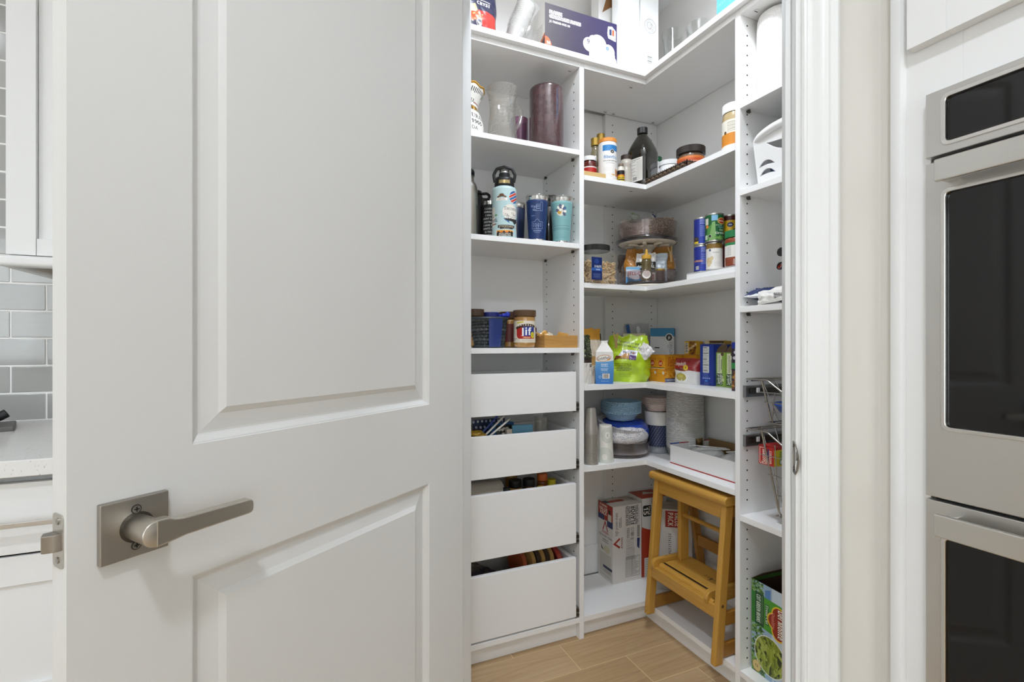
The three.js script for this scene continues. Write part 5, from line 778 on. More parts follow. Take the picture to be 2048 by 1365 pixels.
{
  const t = thing('turntable_organizer', 'two-tier turntable organizer with smoked clear trays on cream plates', 'turntable', [TX, sB, TZ]);
  const cream = std('#e6ddca', 0.45), dark = phy('#3a322e', 0.15, { clearcoat: 0.8 });
  part('base_plate', lathe([[0, 0.004], [0.1, 0.003], [0.122, 0.008], [0.124, 0.014], [0.11, 0.019], [0, 0.019]], 60), cream, t);
  part('column', lathe([[0.03, 0.019], [0.024, 0.03], [0.021, 0.06], [0.021, 0.15], [0.025, 0.172], [0.038, 0.187], [0.06, 0.196], [0, 0.197]], 40), cream, t);
  part('support_arm', merge([0, 1, 2, 3].map((k) => bb(-0.095, 0.095, 0.19, 0.199, -0.008, 0.008, 0.002).rotateY(k * Math.PI / 4))), cream, t);
  part('upper_plate', lathe([[0, 0.199], [0.118, 0.2], [0.126, 0.206], [0.126, 0.212], [0, 0.214]], 64), cream, t); part('plate_edge', lathe([[0.126, 0.203], [0.1345, 0.21], [0.136, 0.216], [0.13, 0.217], [0.126, 0.213]], 64), dark, t);
  for (const [y, h] of [[0.0195, 0.052], [0.2145, 0.072]]) { part('smoked_tray', lathe([[0, y + 0.001], [0.117, y], [0.121, y + 0.004], [0.126, y + h], [0.1285, y + h + 0.002], [0.1275, y + h + 0.0035], [0.1235, y + h], [0.1185, y + 0.005], [0, y + 0.004]], 64), smoke, t); part('tray_foot', lathe([[0.117, y + 0.0005], [0.1235, y + 0.003], [0.1225, y + 0.009], [0.118, y + 0.006]], 60), dark, t); }
}
{
  const yl = sB + 0.0245, yu = sB + 0.2195, at = (deg, r) => { const a = deg * Math.PI / 180; return [TX + Math.sin(a) * r, TZ + Math.cos(a) * r]; };   // 0 looks at +z, -40 at the viewer
  const put = (fn, deg, r, y = yl) => { const [x, z] = at(deg, r); return fn([x, y, z], face(x, z)); };
  const pasta = (g, w, h) => { fill(g, '#b5792c', 0, 0, w, h); for (let i = 0; i < 150; i++) { g.globalAlpha = 0.6; g.strokeStyle = ['#d7a24e', '#8f5a1c', '#e2b566'][i % 3]; g.lineWidth = rr(3, 8); g.beginPath(); const x = rr(0, w), y = rr(0, h); g.moveTo(x, y); g.lineTo(x + rr(-20, 20), y + rr(-16, 16)); g.stroke(); } g.globalAlpha = 1; };
  put((p, r) => pouch('snack_pouch', 'amber snack pouch at left on the lower turntable', 'pouch', 0.095, 0.155, 0.05, p, r + 0.3, pasta, { s: 3, pinch: 0.25, wr: 0.006 }), -95, 0.06);
  put((p, r) => pouch('snack_pouch', 'amber snack pouch held by the wooden clothespin, right of the column', 'pouch', 0.105, 0.165, 0.05, p, r - 0.2, pasta, { s: 5, pinch: 0.3, wr: 0.007 }), 48, 0.062);
  put((p, r) => pouch('brown_pouch', 'dark brown mottled pouch behind the left amber pouch', 'pouch', 0.08, 0.14, 0.04, p, r, (g, w, h) => { fill(g, '#4a3a30', 0, 0, w, h); for (let i = 0; i < 120; i++) oval(g, ['#6b5848', '#332822', '#8a7560'][i % 3], rr(0, w), rr(0, h), 7, 6); }, { s: 8 }), -130, 0.085);
  put((p, r) => pouch('jerky_pouch', 'silver and black pouch reading ORIGINAL behind the yellow-capped bottle', 'pouch', 0.08, 0.128, 0.03, p, r, (g, w, h) => { fill(g, '#cbc9c4', 0, 0, w, h); fill(g, '#17150f', 4, h * 0.3, w - 8, h * 0.36); oval(g, '#6b6232', w / 2, h * 0.33, 90, 34); txt(g, 'JACK', w / 2, h * 0.33, 40, '#c9b84a', { max: 140 }); txt(g, 'ORIGINAL', w / 2, h * 0.47, 66, '#eee8da', { max: w - 30 }); txt(g, 'JERKY', w / 2, h * 0.58, 44, '#cfc5b0'); fill(g, '#8a4a2a', 20, h * 0.72, w - 40, h * 0.2); }, { s: 2, coat: 0.6 }), -42, 0.072);
  put((p, r) => pouch('blue_pouch', 'pale blue striped pouch beside the wooden clothespin', 'pouch', 0.062, 0.128, 0.03, p, r, (g, w, h) => { fill(g, '#a9b4bd', 0, 0, w, h); for (let i = 0; i < 14; i++) fill(g, i % 2 ? '#8795a2' : '#c4ccd2', 20, 20 + i * 40, w - 40, 12); }, { s: 12, coat: 0.6 }), 8, 0.072);
  put((p, r) => pouch('pink_pouch', 'clear pouch with pinkish contents at far right of the lower turntable', 'pouch', 0.055, 0.115, 0.04, p, r, (g, w, h) => { fill(g, '#a08e88', 0, 0, w, h); for (let i = 0; i < 50; i++) oval(g, ['#b5938a', '#8a7468', '#c9b8b0'][i % 3], rr(0, w), rr(0, h), 16, 12); }, { s: 14, coat: 0.8 }), 62, 0.095);
  put((p, r) => carton('gelatin_box', 'small white and blue dessert mix box in the lower turntable', 0.07, 0.068, 0.022, p, r + 0.12, (g, F) => { const [x, y, w, h] = F.F; fill(g, '#d9e4ee', 0, 0, 2000, 2000); poly(g, '#3a8cc4', [[x, y + h * 0.6], [x + w * 0.4, y + h * 0.75], [x + w, y + h * 0.62], [x + w, y + h], [x, y + h]]); poly(g, '#76b4dc', [[x, y], [x + w, y], [x + w, y + h * 0.2], [x, y + h * 0.12]]); txt(g, 'JELL-O', x + w * 0.5, y + h * 0.4, 74, '#b5242c', { max: w * 0.8, skew: -0.06 }); oval(g, '#e8f0f6', x + w * 0.6, y + h * 0.72, 50, 18); }, { ppm: 3600, flapColor: '#d9e4ee' }), -74, 0.092);
  { const [x, z] = at(-40, 0.098); const t = thing('honey_bottle', 'clear squeeze bottle with yellow pointed cap and round white label', 'bottle', [x, yl, z], face(x, z));
    part('bottle_body', lathe([[0, 0.001], [0.022, 0], [0.024, 0.004], [0.024, 0.045], [0.019, 0.058], [0.02, 0.072], [0.0225, 0.084], [0.019, 0.094], [0.014, 0.098], [0, 0.098]], 36), phy('#8a7a50', 0.08, { transmission: 0.45, thickness: 0 }), t);
    part('cap', merge([ribbed(0.0185, 0.017, 0.097, 44), lathe([[0.0085, 0.114], [0.0055, 0.13], [0.004, 0.139], [0, 0.14]], 20)]), std('#dba93c', 0.4), t);
    part('round_label', new THREE.CylinderGeometry(0.0175, 0.0175, 0.0008, 32).rotateX(Math.PI / 2).translate(0, 0.03, 0.0246), printed(200, 200, (g, w, h) => { fill(g, '#ece8e2', 0, 0, w, h); txt(g, 'Honey', 100, 60, 30, '#8a6a8a', { plain: 1, font: 'serif' }); rows(g, '#a89aa8', 50, 90, 100, 4, 18, 4); }, 0.4), t); }
  { const [x, z] = at(-6, 0.1); const t = thing('spice_jar', 'tiny dark jar with gold lid in the lower turntable', 'jar', [x, yl, z]); part('jar_body', lathe([[0, 0], [0.018, 0], [0.0195, 0.004], [0.0195, 0.042], [0.017, 0.046], [0, 0.046]], 30), phy('#4a321e', 0.1, { clearcoat: 1 }), t); part('lid', ribbed(0.0188, 0.009, 0.046, 40), std('#c9a43e', 0.3, { metalness: 0.7 }), t); }
  { const [x, z] = at(30, 0.1); one('brown_packet', 'small brown packet right of the gold-lidded jar', 'packet', pouchGeo(0.05, 0.06, 0.02, { s: 3, nu: 12, nv: 12 }), std('#3f2a1c', 0.4), [x, yl, z], face(x, z)); }
  { const [x, z] = at(50, 0.092); const o = clothespin([x - 0.012, yl + 0.09, z + 0.03], 0.1, face(x, z), 'wooden clothespin clipping the right amber pouch', 0.95); }
  // upper tray
  put((p, r) => pouch('oat_bag', 'clear bag of pale oats in left half of the upper turntable', 'bag', 0.14, 0.085, 0.08, p, r, (g, w, h) => { fill(g, '#d2c8c1', 0, 0, w, h); for (let i = 0; i < 400; i++) oval(g, ['#ded5ce', '#beb4ac', '#e6ded8'][i % 3], rr(0, w), rr(0, h), 4, 3); txt(g, 'Oatmeal', w * 0.45, h * 0.5, 40, '#3a3430', { plain: 1, font: 'serif' }); }, { s: 4, sealTop: 0.06, rough: 0.6 }), -82, 0.062, yu);
  put((p, r) => pouch('seed_bag', 'clear bag of mixed brown seeds in right half of the upper turntable', 'bag', 0.145, 0.088, 0.08, p, r, (g, w, h) => { fill(g, '#8f7d68', 0, 0, w, h); for (let i = 0; i < 900; i++) oval(g, ['#b5a186', '#6a5846', '#d2c2a4', '#e2d8c2', '#4a3c30'][i % 5], rr(0, w), rr(0, h), rr(2, 5), rr(2, 4)); }, { s: 9, sealTop: 0.05, rough: 0.5 }), 10, 0.055, yu);
  { const [x, z] = at(-100, 0.06); one('green_packet', 'green and clear crumpled packet sticking out of the upper turntable', 'packet', crumple(0.05, 0.045, 0.04, 2, 0.3), std('#6a9a48', 0.4), [x, yu + 0.07, z]); }
  { const [x, z] = at(-60, 0.055); one('clear_packet', 'crumpled clear packet left of the green packet', 'packet', crumple(0.05, 0.035, 0.04, 5, 0.3), phy('#d9dcd8', 0.2, { transmission: 0.5, thickness: 0 }), [x - 0.035, yu + 0.07, z - 0.01]); }
  { const [x, z] = at(-20, 0.04); const o = one('snack_packet', 'white, blue and yellow packet lying across the upper turntable', 'packet', pouchGeo(0.06, 0.07, 0.02, { s: 6, sealBottom: 1, nu: 14, nv: 14 }), printed(200, 240, (g, w, h) => { fill(g, '#d8d5ce', 0, 0, w, h); fill(g, '#233a7c', 0, 150, w, 50); fill(g, '#c98f3a', 0, 0, w, 50); }), [x + 0.02, yu + 0.088, z - 0.005]); o.rotation.set(-0.5, 0.4, -1.25); }
  { const [x, z] = at(55, 0.08); one('pink_packet', 'small pink and white crumpled packet at right of the upper turntable', 'packet', crumple(0.03, 0.04, 0.03, 9, 0.35), std('#cfa5a0', 0.45), [x, yu + 0.06, z]); }
}
{ // cans on a stepped riser
  const t = thing('can_riser', 'white plastic riser carrying the cans on the shelf', 'riser', [0, sB, 0]);
  part('riser_top', bb(1.331, 1.47, 0.021, 0.025, -1.418, -1.187, 0.001), whitePlastic, t); part('riser_lip', bb(1.331, 1.334, 0, 0.0245, -1.418, -1.187, 0.001), whitePlastic, t); part('riser_lip', bb(1.467, 1.47, 0, 0.0245, -1.418, -1.187, 0.001), whitePlastic, t);
  const y0 = sB + 0.0253, H1 = 0.1005, y1 = y0 + H1 + 0.001;
  const blueTex = (flip) => printed(900, 512, (g, w, h) => { fill(g, '#1c2c86', 0, 0, w, h); for (const k of [0, 450]) { fill(g, '#2a3f9e', k + 120, 0, 180, h); rows(g, '#b9c2e4', k + 140, 20, 160, 4, 26, 11); rows(g, '#9fabdc', k + 140, 140, 160, 12, 20, 7); if (flip) { txt(g, 'GARBANZO', k + 70, 300, 56, '#e9a23a', { max: 190 }); bars(g, k + 30, 410, 60, 66, '#333', '#e8e6e0'); fill(g, '#e0c22a', k + 280, 440, 60, 54); } else { oval(g, '#3a3228', k + 50, 430, 70, 60); fill(g, '#e0c22a', k, 470, 110, 42); oval(g, '#7a6a4a', k + 60, 410, 20, 16); } } }, 0.35);
  tin('food_can', 'tall blue can on the lower row at left of the cans', 0.0272, H1, [1.373, y0, -1.386], face(1.373, -1.386) - 1.0, blueTex(true));
  tin('food_can', 'blue can stacked on top of the other blue can', 0.0272, H1, [1.373, y1, -1.386], face(1.373, -1.386) - 1.2, blueTex(false));
  tin('food_can', 'white label can of beans with amber top band under the green can', 0.0285, H1, [1.374, y0, -1.326], face(1.374, -1.326), printed(900, 512, (g, w, h) => { fill(g, '#e9e6e0', 0, 0, w, h); fill(g, '#8a6a2c', 0, 0, w, 96); for (let k = -1; k < 2; k++) { const x = 360 + k * 450; for (const [dx, dy, a] of [[-30, 330, 0.3], [10, 360, -0.4], [-10, 410, 0.1], [30, 310, 0.6]]) { g.save(); g.translate(x + dx, dy); g.rotate(a); oval(g, '#d8c49a', 0, 0, 34, 54, '#b39a68', 3); g.restore(); } oval(g, '#4a5a7a', x + 10, 130, 20, 26); txt(g, 'beans', x + 120, 180, 40, '#8a857c', { plain: 1 }); rows(g, '#b5b0a6', x + 90, 380, 110, 4, 22, 5); } }, 0.4));
  tin('food_can', 'green bean can with red emblem stacked on the white label can', 0.0322, H1, [1.374, y1, -1.326], face(1.374, -1.326), printed(1024, 512, (g, w, h) => { fill(g, '#1c5a30', 0, 0, w, h); const c = w / 2; for (const k of [0, -512]) { const q = c + k + 20; poly(g, '#7aa860', [[q - 150, 512], [q - 60, 150], [q - 10, 140], [q + 10, 512]]); poly(g, '#4f8a44', [[q - 190, 512], [q - 150, 260], [q - 60, 180], [q - 120, 512]]); fill(g, '#7fb4d6', q - 70, 10, 110, 110); fill(g, '#d8d4c4', q - 210, 60, 80, 130); oval(g, '#d8803a', q - 160, 230, 36, 36); oval(g, '#e2c04a', q + 120, 130, 88, 66); oval(g, '#a8301f', q + 120, 130, 76, 54); txt(g, 'Del Monte', q + 120, 130, 44, '#f5efe0', { max: 130, font: 'serif' }); txt(g, 'BLUE LAKE', q + 60, 216, 24, '#dfe8d4'); txt(g, 'French Style', q + 110, 256, 36, '#9fc4e0', { font: 'serif', max: 130 }); txt(g, 'Green', q + 90, 372, 62, '#e3ecd8', { font: 'serif' }); txt(g, 'Cut', q + 110, 312, 50, '#e3ecd8', { font: 'serif' }); for (let i = 0; i < 16; i++) { g.save(); g.translate(q + rr(-10, 170), rr(430, 510)); g.rotate(rr(-1, 1)); oval(g, i % 2 ? '#7fae5a' : '#5d8f42', 0, 0, 40, 9); g.restore(); } fill(g, '#c9d4bc', q - 220, 400, 70, 90); oval(g, '#202a22', q - 100, 430, 26, 34, '#d8e0d0', 5); } }, 0.35));
  tin('food_can', 'yellow and brown can stacked behind the green bean can', 0.0275, H1, [1.436, y1, -1.312], face(1.436, -1.312) + 0.2, printed(900, 512, (g, w, h) => { fill(g, '#4a1a18', 0, 0, w, h); fill(g, '#d3a822', 0, 90, w, 250); for (const k of [180, 480, 780]) { oval(g, '#26305e', k - 60, 180, 56, 50); txt(g, 'rich', k - 60, 180, 34, '#dfe2ee'); oval(g, '#5a2f1a', k + 50, 330, 80, 76); for (let i = 0; i < 12; i++) oval(g, '#8a4f2a', k + 50 + rr(-50, 50), 330 + rr(-50, 50), 14, 10); } }, 0.35));
  tin('food_can', 'dark red can under the yellow and brown can', 0.0275, H1, [1.436, y0, -1.312], face(1.436, -1.312), std('#6a1f20', 0.4));
  tin('food_can', 'plain green can cut by the divider, highest of the cans', 0.0322, 0.112, [1.432, y1, -1.238], face(1.432, -1.238), printed(900, 512, (g, w, h) => { fill(g, '#17592c', 0, 0, w, h); for (const k of [100, 400, 700]) { oval(g, '#a34a22', k, 470, 70, 50); txt(g, 'mixed', k + 60, 240, 50, '#2f7a45'); } }, 0.35));
  tin('food_can', 'dark can beneath the plain green can', 0.0285, H1, [1.432, y0, -1.238], face(1.432, -1.238), std('#3a2a22', 0.4));
  const j = thing('salsa_jar', 'red salsa jar with green lid and white label in front', 'jar', [1.366, y0 - 0.001, -1.226], face(1.366, -1.226));
  part('jar_body', lathe([[0, 0.001], [0.03, 0], [0.034, 0.006], [0.0345, 0.03], [0.033, 0.034], [0.033, 0.078], [0.0345, 0.084], [0.033, 0.094], [0.03, 0.1], [0, 0.1]], 44), phy('#8a3a16', 0.12, { clearcoat: 1 }), j);
  part('lid', ribbed(0.033, 0.024, 0.0985, 60), printed(600, 128, (g, w, h) => { fill(g, '#1f7a44', 0, 0, w, h); for (const k of [75, 225, 375, 525]) txt(g, 'MILD', k, 64, 54, '#f2f4ee', { skew: -0.05 }); }, 0.4), j);
  { const lidText = sleeve(0.0338, 0.0338, 0.021, 0.1, 6.2, 40); part('lid_print', lidText, printed(860, 110, (g, w, h) => { fill(g, '#1f7a44', 0, 0, w, h); for (const k of [140, 430, 720]) { txt(g, 'MILD', k, 58, 54, '#f2f4ee', { skew: -0.08 }); fill(g, '#e9f2e4', k - 10, 14, 110, 10); } }, 0.4), j); }
  part('paper_label', sleeve(0.0338, 0.0338, 0.052, 0.032, Math.PI * 2, 44), printed(900, 230, (g, w, h) => { fill(g, '#e9e5de', 0, 0, w, h); fill(g, '#2a8048', 0, 0, w, 54); for (const k of [0, 450]) { oval(g, '#22262a', k + 120, 62, 18, 22); poly(g, '#b8321f', [[k + 90, 225], [k + 98, 170], [k + 180, 165], [k + 175, 225]]); oval(g, '#e2c48a', k + 130, 150, 34, 40); txt(g, 'salsa', k + 200, 100, 30, '#8d8880', { plain: 1 }); rows(g, '#4a4844', k + 330, 70, 60, 9, 16, 5); } }, 0.4), j);
}
// ---------- corner shelf C ----------
pouch('tan_bag', 'tall kraft snack bag with ochre fold at left end of the shelf', 'bag', 0.11, 0.222, 0.05, [1.1, sC, -1.7], 0.35, (g, w, h) => { fill(g, '#cfc2ae', 0, 0, w, h); fill(g, '#c28a2c', 0, 0, w, h * 0.2); fill(g, '#a8926e', 0, h * 0.2, w, 5); for (let i = 0; i < 5; i++) { g.globalAlpha = 0.5; fill(g, '#b5a184', rr(0, w), h * 0.25, 3, h); } g.globalAlpha = 1; fill(g, '#b08a4e', w * 0.1, h * 0.5, w * 0.35, h * 0.16); }, { s: 3, wr: 0.006, sealTop: 0.16, rough: 0.6, coat: 0.1 });
pouch('salad_bag', 'bag with dark leafy picture above a white lower half at far left', 'bag', 0.058, 0.196, 0.03, [1.0435, sC, -1.655], 0.45, (g, w, h) => { fill(g, '#e2ddd4', 0, 0, w, h); fill(g, '#22251a', 0, 0, w, h * 0.5); for (let i = 0; i < 170; i++) { g.save(); g.translate(rr(0, w), rr(0, h * 0.46)); g.rotate(rr(0, 3)); oval(g, ['#8a9a5a', '#3a4a2a', '#c9cca0', '#5a6a36', '#1a1c14'][i % 5], 0, 0, rr(6, 20), rr(4, 9)); g.restore(); } fill(g, '#382620', 0, h * 0.49, w, h * 0.07); oval(g, '#1e1c1a', w * 0.62, h * 0.62, 34, 30); txt(g, 'o', w * 0.62, h * 0.615, 40, '#e8e2d8'); rows(g, '#8a847a', w * 0.5, h * 0.7, 110, 3, 20, 4); }, { s: 5, wr: 0.005, rough: 0.5 });
{
  const t = thing('goldfish_carton', 'gable-top snack carton, white above and blue below, with oval logo', 'carton', [1.137, sC, -1.672], face(1.137, -1.672) + 0.12);
  const tex = printed(512, 1280, (g, w, h) => { fill(g, '#e7e3dd', 0, 0, w, h); const gr = g.createLinearGradient(0, h * 0.5, 0, h); gr.addColorStop(0, '#5b9bd0'); gr.addColorStop(1, '#2f6fb4'); g.fillStyle = gr; g.beginPath(); g.moveTo(0, h * 0.46); g.quadraticCurveTo(w / 2, h * 0.48, w, h * 0.43); g.lineTo(w, h); g.lineTo(0, h); g.fill(); g.save(); g.translate(w * 0.46, h * 0.375); g.rotate(-0.12); oval(g, '#f2ede4', 0, 0, 205, 92, '#c97a2c', 16); txt(g, 'Goldfish', 0, 4, 112, '#1f1d1c', { font: 'serif', max: 370 }); oval(g, '#e29a2c', 130, 62, 40, 22); g.restore(); txt(g, 'BABY', w * 0.5, h * 0.53, 78, '#d8e6f2', { max: 220 }); txt(g, 'CRACKERS', w * 0.5, h * 0.575, 42, '#d8e6f2'); for (let i = 0; i < 3; i++) fill(g, '#cfe0f0', w * 0.28 + i * 10, h * (0.625 + i * 0.022), w * 0.42 - i * 20, 12); fill(g, '#b5d0e8', w * 0.3, h * 0.71, w * 0.4, 8); fill(g, '#e9e3d8', w * 0.38, h * 0.75, w * 0.4, h * 0.12); bars(g, w * 0.42, h * 0.76, w * 0.3, h * 0.1, '#4a3f38', '#e9e3d8'); oval(g, null, w * 0.25, h * 0.83, 30, 34, '#cfe0f0', 8); fill(g, '#b5d0e8', w * 0.3, h * 0.93, w * 0.45, 8); }, 0.45);
  const w = 0.068, d = 0.045, hb = 0.128, ht = 0.165; const g = new THREE.BufferGeometry(); const P = [], U = [];
  const quad = (a, b, c, e, ua, ub, uc, ue) => { for (const [p, u] of [[a, ua], [b, ub], [c, uc], [a, ua], [c, uc], [e, ue]]) { P.push(...p); U.push(...u); } };
  const F = (x, y, z) => [x, y, z], v = hb / ht, N = 10;
  for (let i = 0; i < N; i++) { const y0 = hb * i / N, y1 = hb * (i + 1) / N, b = (y) => 0.0025 * Math.sin(y / hb * Math.PI) + 0.001 * noise.noise(y * 40, 2, 1), a0 = b(y0), a1 = b(y1); // slightly soft body
    quad(F(-w / 2 - a0, y0, d / 2 + a0), F(w / 2 + a0, y0, d / 2 + a0), F(w / 2 + a1, y1, d / 2 + a1), F(-w / 2 - a1, y1, d / 2 + a1), [0, y0 / ht], [1, y0 / ht], [1, y1 / ht], [0, y1 / ht]);
    quad(F(-w / 2 - a0, y0, -d / 2), F(-w / 2 - a0, y0, d / 2 + a0), F(-w / 2 - a1, y1, d / 2 + a1), F(-w / 2 - a1, y1, -d / 2), [0, y0 / ht], [0.06, y0 / ht], [0.06, y1 / ht], [0, y1 / ht]);
    quad(F(w / 2 + a0, y0, d / 2 + a0), F(w / 2 + a0, y0, -d / 2), F(w / 2 + a1, y1, -d / 2), F(w / 2 + a1, y1, d / 2 + a1), [0.94, y0 / ht], [1, y0 / ht], [1, y1 / ht], [0.94, y1 / ht]);
    quad(F(w / 2 + a0, y0, -d / 2), F(-w / 2 - a0, y0, -d / 2), F(-w / 2 - a1, y1, -d / 2), F(w / 2 + a1, y1, -d / 2), [0.9, 0.9], [0.95, 0.9], [0.95, 0.92], [0.9, 0.92]); }
  const tx = 0.012; quad(F(-w / 2, hb, d / 2), F(w / 2, hb, d / 2), F(tx, ht, 0.002), F(-tx * 0.6, ht + 0.003, 0.002), [0, v], [1, v], [0.65, 0.97], [0.4, 0.98]); quad(F(w / 2, hb, -d / 2), F(-w / 2, hb, -d / 2), F(-tx * 0.6, ht + 0.003, -0.002), F(tx, ht, -0.002), [0, v], [1, v], [0.65, 0.97], [0.4, 0.98]);
  quad(F(-w / 2, hb, -d / 2), F(-w / 2, hb, d / 2), F(-tx * 0.6, ht + 0.003, 0.002), F(-tx * 0.6, ht + 0.003, -0.002), [0, v], [0.2, v], [0.2, 0.97], [0, 0.97]); quad(F(w / 2, hb, d / 2), F(w / 2, hb, -d / 2), F(tx, ht, -0.002), F(tx, ht, 0.002), [0.8, v], [1, v], [1, 0.97], [0.8, 0.97]); quad(F(-w / 2, 0, -d / 2), F(w / 2, 0, -d / 2), F(w / 2, 0, d / 2), F(-w / 2, 0, d / 2), [0, 0], [1, 0], [1, 0.01], [0, 0.01]);
  g.setAttribute('position', new THREE.Float32BufferAttribute(P, 3)); g.setAttribute('uv', new THREE.Float32BufferAttribute(U, 2)); g.computeVertexNormals(); tex.side = THREE.DoubleSide;
  part('carton_body', g, tex, t); part('crimped_top', pouchGeo(0.026, 0.014, 0.006, { s: 2, nu: 8, nv: 6, sealTop: 0.3 }).translate(0.002, 0.16, 0), std('#e2ddd4', 0.5), t);
}
pouch('blue_bag', 'shiny deep blue bag behind the gable-top carton', 'bag', 0.075, 0.12, 0.04, [1.128, sC, -1.775], 0.4, (g, w, h) => { fill(g, '#2a4d9a', 0, 0, w, h); for (let i = 0; i < 12; i++) { g.globalAlpha = 0.5; oval(g, i % 2 ? '#16306e' : '#5f86c8', rr(0, w), rr(0, h), rr(10, 40), rr(8, 24)); } g.globalAlpha = 1; }, { s: 7, wr: 0.007, coat: 0.7 });
one('grey_bag', 'matte taupe bag standing behind the gable-top carton', 'bag', pouchGeo(0.09, 0.16, 0.05, { s: 13, wr: 0.006 }), std('#9a8b78', 0.7, { side: THREE.DoubleSide }), [1.135, sC, -1.85], 0.4);
{
  const t = thing('bag_clip', 'green bag clip with black grip rising behind the gable-top carton', 'clip', [1.188, sC + 0.12, -1.79]);
  part('clip_body', merge([rb(0.028, 0.05, 0.018, 0.006), rb(0.02, 0.02, 0.016, 0.005, 0.02, 0.03, 0)]), std('#1d6a4c', 0.4), t); part('clip_grip', tube([[0.002, 0.04, 0], [0.008, 0.062, 0], [0.006, 0.084, 0]], 0.0068, 14, 10), black, t);
}
pouch('striped_bag', 'grey striped foil bag behind the lime bag', 'bag', 0.085, 0.175, 0.04, [1.237, sC, -1.815], 0.25, (g, w, h) => { fill(g, '#a9a9a9', 0, 0, w, h); for (let i = 0; i < 60; i++) { g.save(); g.translate(rr(0, w), rr(0, h * 0.5)); g.rotate(-0.3); fill(g, i % 3 ? '#70747a' : '#dcdcdc', 0, 0, rr(30, 90), 5); g.restore(); } for (let i = 0; i < 10; i++) oval(g, '#5a8a2a', rr(0, 60), rr(0, 40), 10, 8); }, { s: 4, coat: 0.8, wr: 0.006 });
one('support_pouch', 'plain brown pouch propping the green clip', 'pouch', pouchGeo(0.07, 0.13, 0.03, { s: 21, nu: 12, nv: 12 }), std('#6a5a48', 0.6, { side: THREE.DoubleSide }), [1.192, sC, -1.81], 0.3);
{
  const t = pouch('lime_bag', 'large bright lime green snack bag with black printing', 'bag', 0.178, 0.192, 0.1, [1.297, sC, -1.728], face(1.297, -1.728) - 0.04, (g, w, h) => {
    fill(g, '#b3d11f', 0, 0, w, h); for (let i = 0; i < 5; i++) { g.globalAlpha = 0.25; oval(g, '#d2e64a', rr(0, w), rr(0, h), 80, 40); } g.globalAlpha = 1;
    g.save(); g.translate(w * 0.53, h * 0.16); g.rotate(0.16); txt(g, 'TRY MORE OF OUR', 0, -8, 36, '#1c1d12', { max: 300 }); txt(g, 'BIRD-TASTING SNACKS', 0, 34, 34, '#1c1d12', { max: 330 }); g.restore();
    g.save(); g.translate(w * 0.48, h * 0.41); g.rotate(0.1); poly(g, '#e3dfe6', [[-110, 20], [-60, -64], [40, -74], [150, -70], [130, 50], [-40, 20]]); poly(g, '#7a3f1a', [[-160, 90], [-140, 20], [-60, 20], [30, -10], [30, 50], [-90, 56]]); poly(g, '#c28a3a', [[-90, 40], [-20, -20], [34, -30], [34, 44]]); fill(g, '#57327a', 36, -6, 96, 62); for (let i = 0; i < 8; i++) oval(g, '#e4dcee', rr(45, 125), rr(4, 50), 6, 5); txt(g, 'PoP', -16, -36, 38, '#2a2438'); txt(g, 'POP', 90, -34, 42, '#2a2438'); oval(g, '#d2552c', 88, -34, 8, 8); g.restore();
    fill(g, '#e2ee9a', w * 0.26, h * 0.53, 130, 4); ['family is the things we', 'want to enjoy for a while', 'to things to share', 'IN CHANGING SNACKS DAY', 'flavors SNACKLY!'].forEach((s, i) => txt(g, s, w * 0.4, h * (0.6 + i * 0.036), 20, '#2a3010', { max: 220, rot: 0.02 })); rows(g, '#6a8010', w * 0.3, h * 0.82, 160, 3, 16, 4);
  }, { s: 6.3, wr: 0.014, sealTop: 0.02, belly: 0.3, tw: 560, freq: 9, nu: 40, nv: 40, rough: 0.3, coat: 0.45, pinch: 0.13, round: 0.12 });
  const fold = pouchGeo(0.062, 0.058, 0.022, { s: 11, sealTop: 0.08, sealBottom: 1, belly: 0.5, wr: 0.006, nu: 20, nv: 20 }); fold.rotateZ(-0.75); fold.rotateX(-0.3); part('folded_corner', fold, phy('#e4e1de', 0.35, { clearcoat: 0.3, side: THREE.DoubleSide }), t, [0.05, 0.11, 0.036], 'folded-over white inside of the bag');
}
clothespin([1.248, sC + 0.135, -1.742], 0.04, face(1.25, -1.74), 'wooden clothespin clipping the lime green bag', 0.95);
carton('cracker_carton', 'cream carton standing behind the lime green bag', 0.1, 0.205, 0.05, [1.403, sC, -1.825], face(1.403, -1.825) + 0.1, (g, F) => { const [x, y, w, h] = F.F; fill(g, '#cfc7a6', 0, 0, 2000, 2000); g.strokeStyle = '#6a5a38'; g.lineWidth = 3; g.strokeRect(x + 14, y + 60, w - 28, h - 90); txt(g, 'Crackers', x + w * 0.62, y + 36, 32, '#4a3f28', { font: 'serif' }); rows(g, '#7a6e4e', x + 30, y + 80, w - 60, 5, 26, 5); txt(g, 'THINS', x + w / 2, y + h * 0.6, 44, '#6a5a38', { font: 'serif' }); }, { ppm: 1900, flapColor: '#c4bc9c' });
{
  const t = thing('zip_bag', 'clear zip bag with blue zipper standing behind the lime bag', 'bag', [1.455, sC, -1.872], -0.3);
  part('bag_body', pouchGeo(0.12, 0.255, 0.018, { s: 8, wr: 0.007, sealTop: 0.1 }), phy('#f3f4f4', 0.12, { transmission: 0.9, thickness: 0 }), t);
  part('zipper', bb(-0.008, 0.008, -0.045, 0.05, 0.004, 0.008, 0.0015).rotateZ(0.17), std('#2f5f9e', 0.4), t, [-0.04, 0.2, 0.006], 'blue zipper strip'); part('white_spoon', merge([ringLoft([[0.002, 0.002, -0.05, 2], [0.0025, 0.002, 0, 2], [0.008, 0.003, 0.012, 2], [0.01, 0.003, 0.028, 2], [0.005, 0.002, 0.042, 2]], 14)]).rotateZ(0.15), whitePlastic, t, [0.012, 0.2, 0.0], 'white plastic spoon');
}
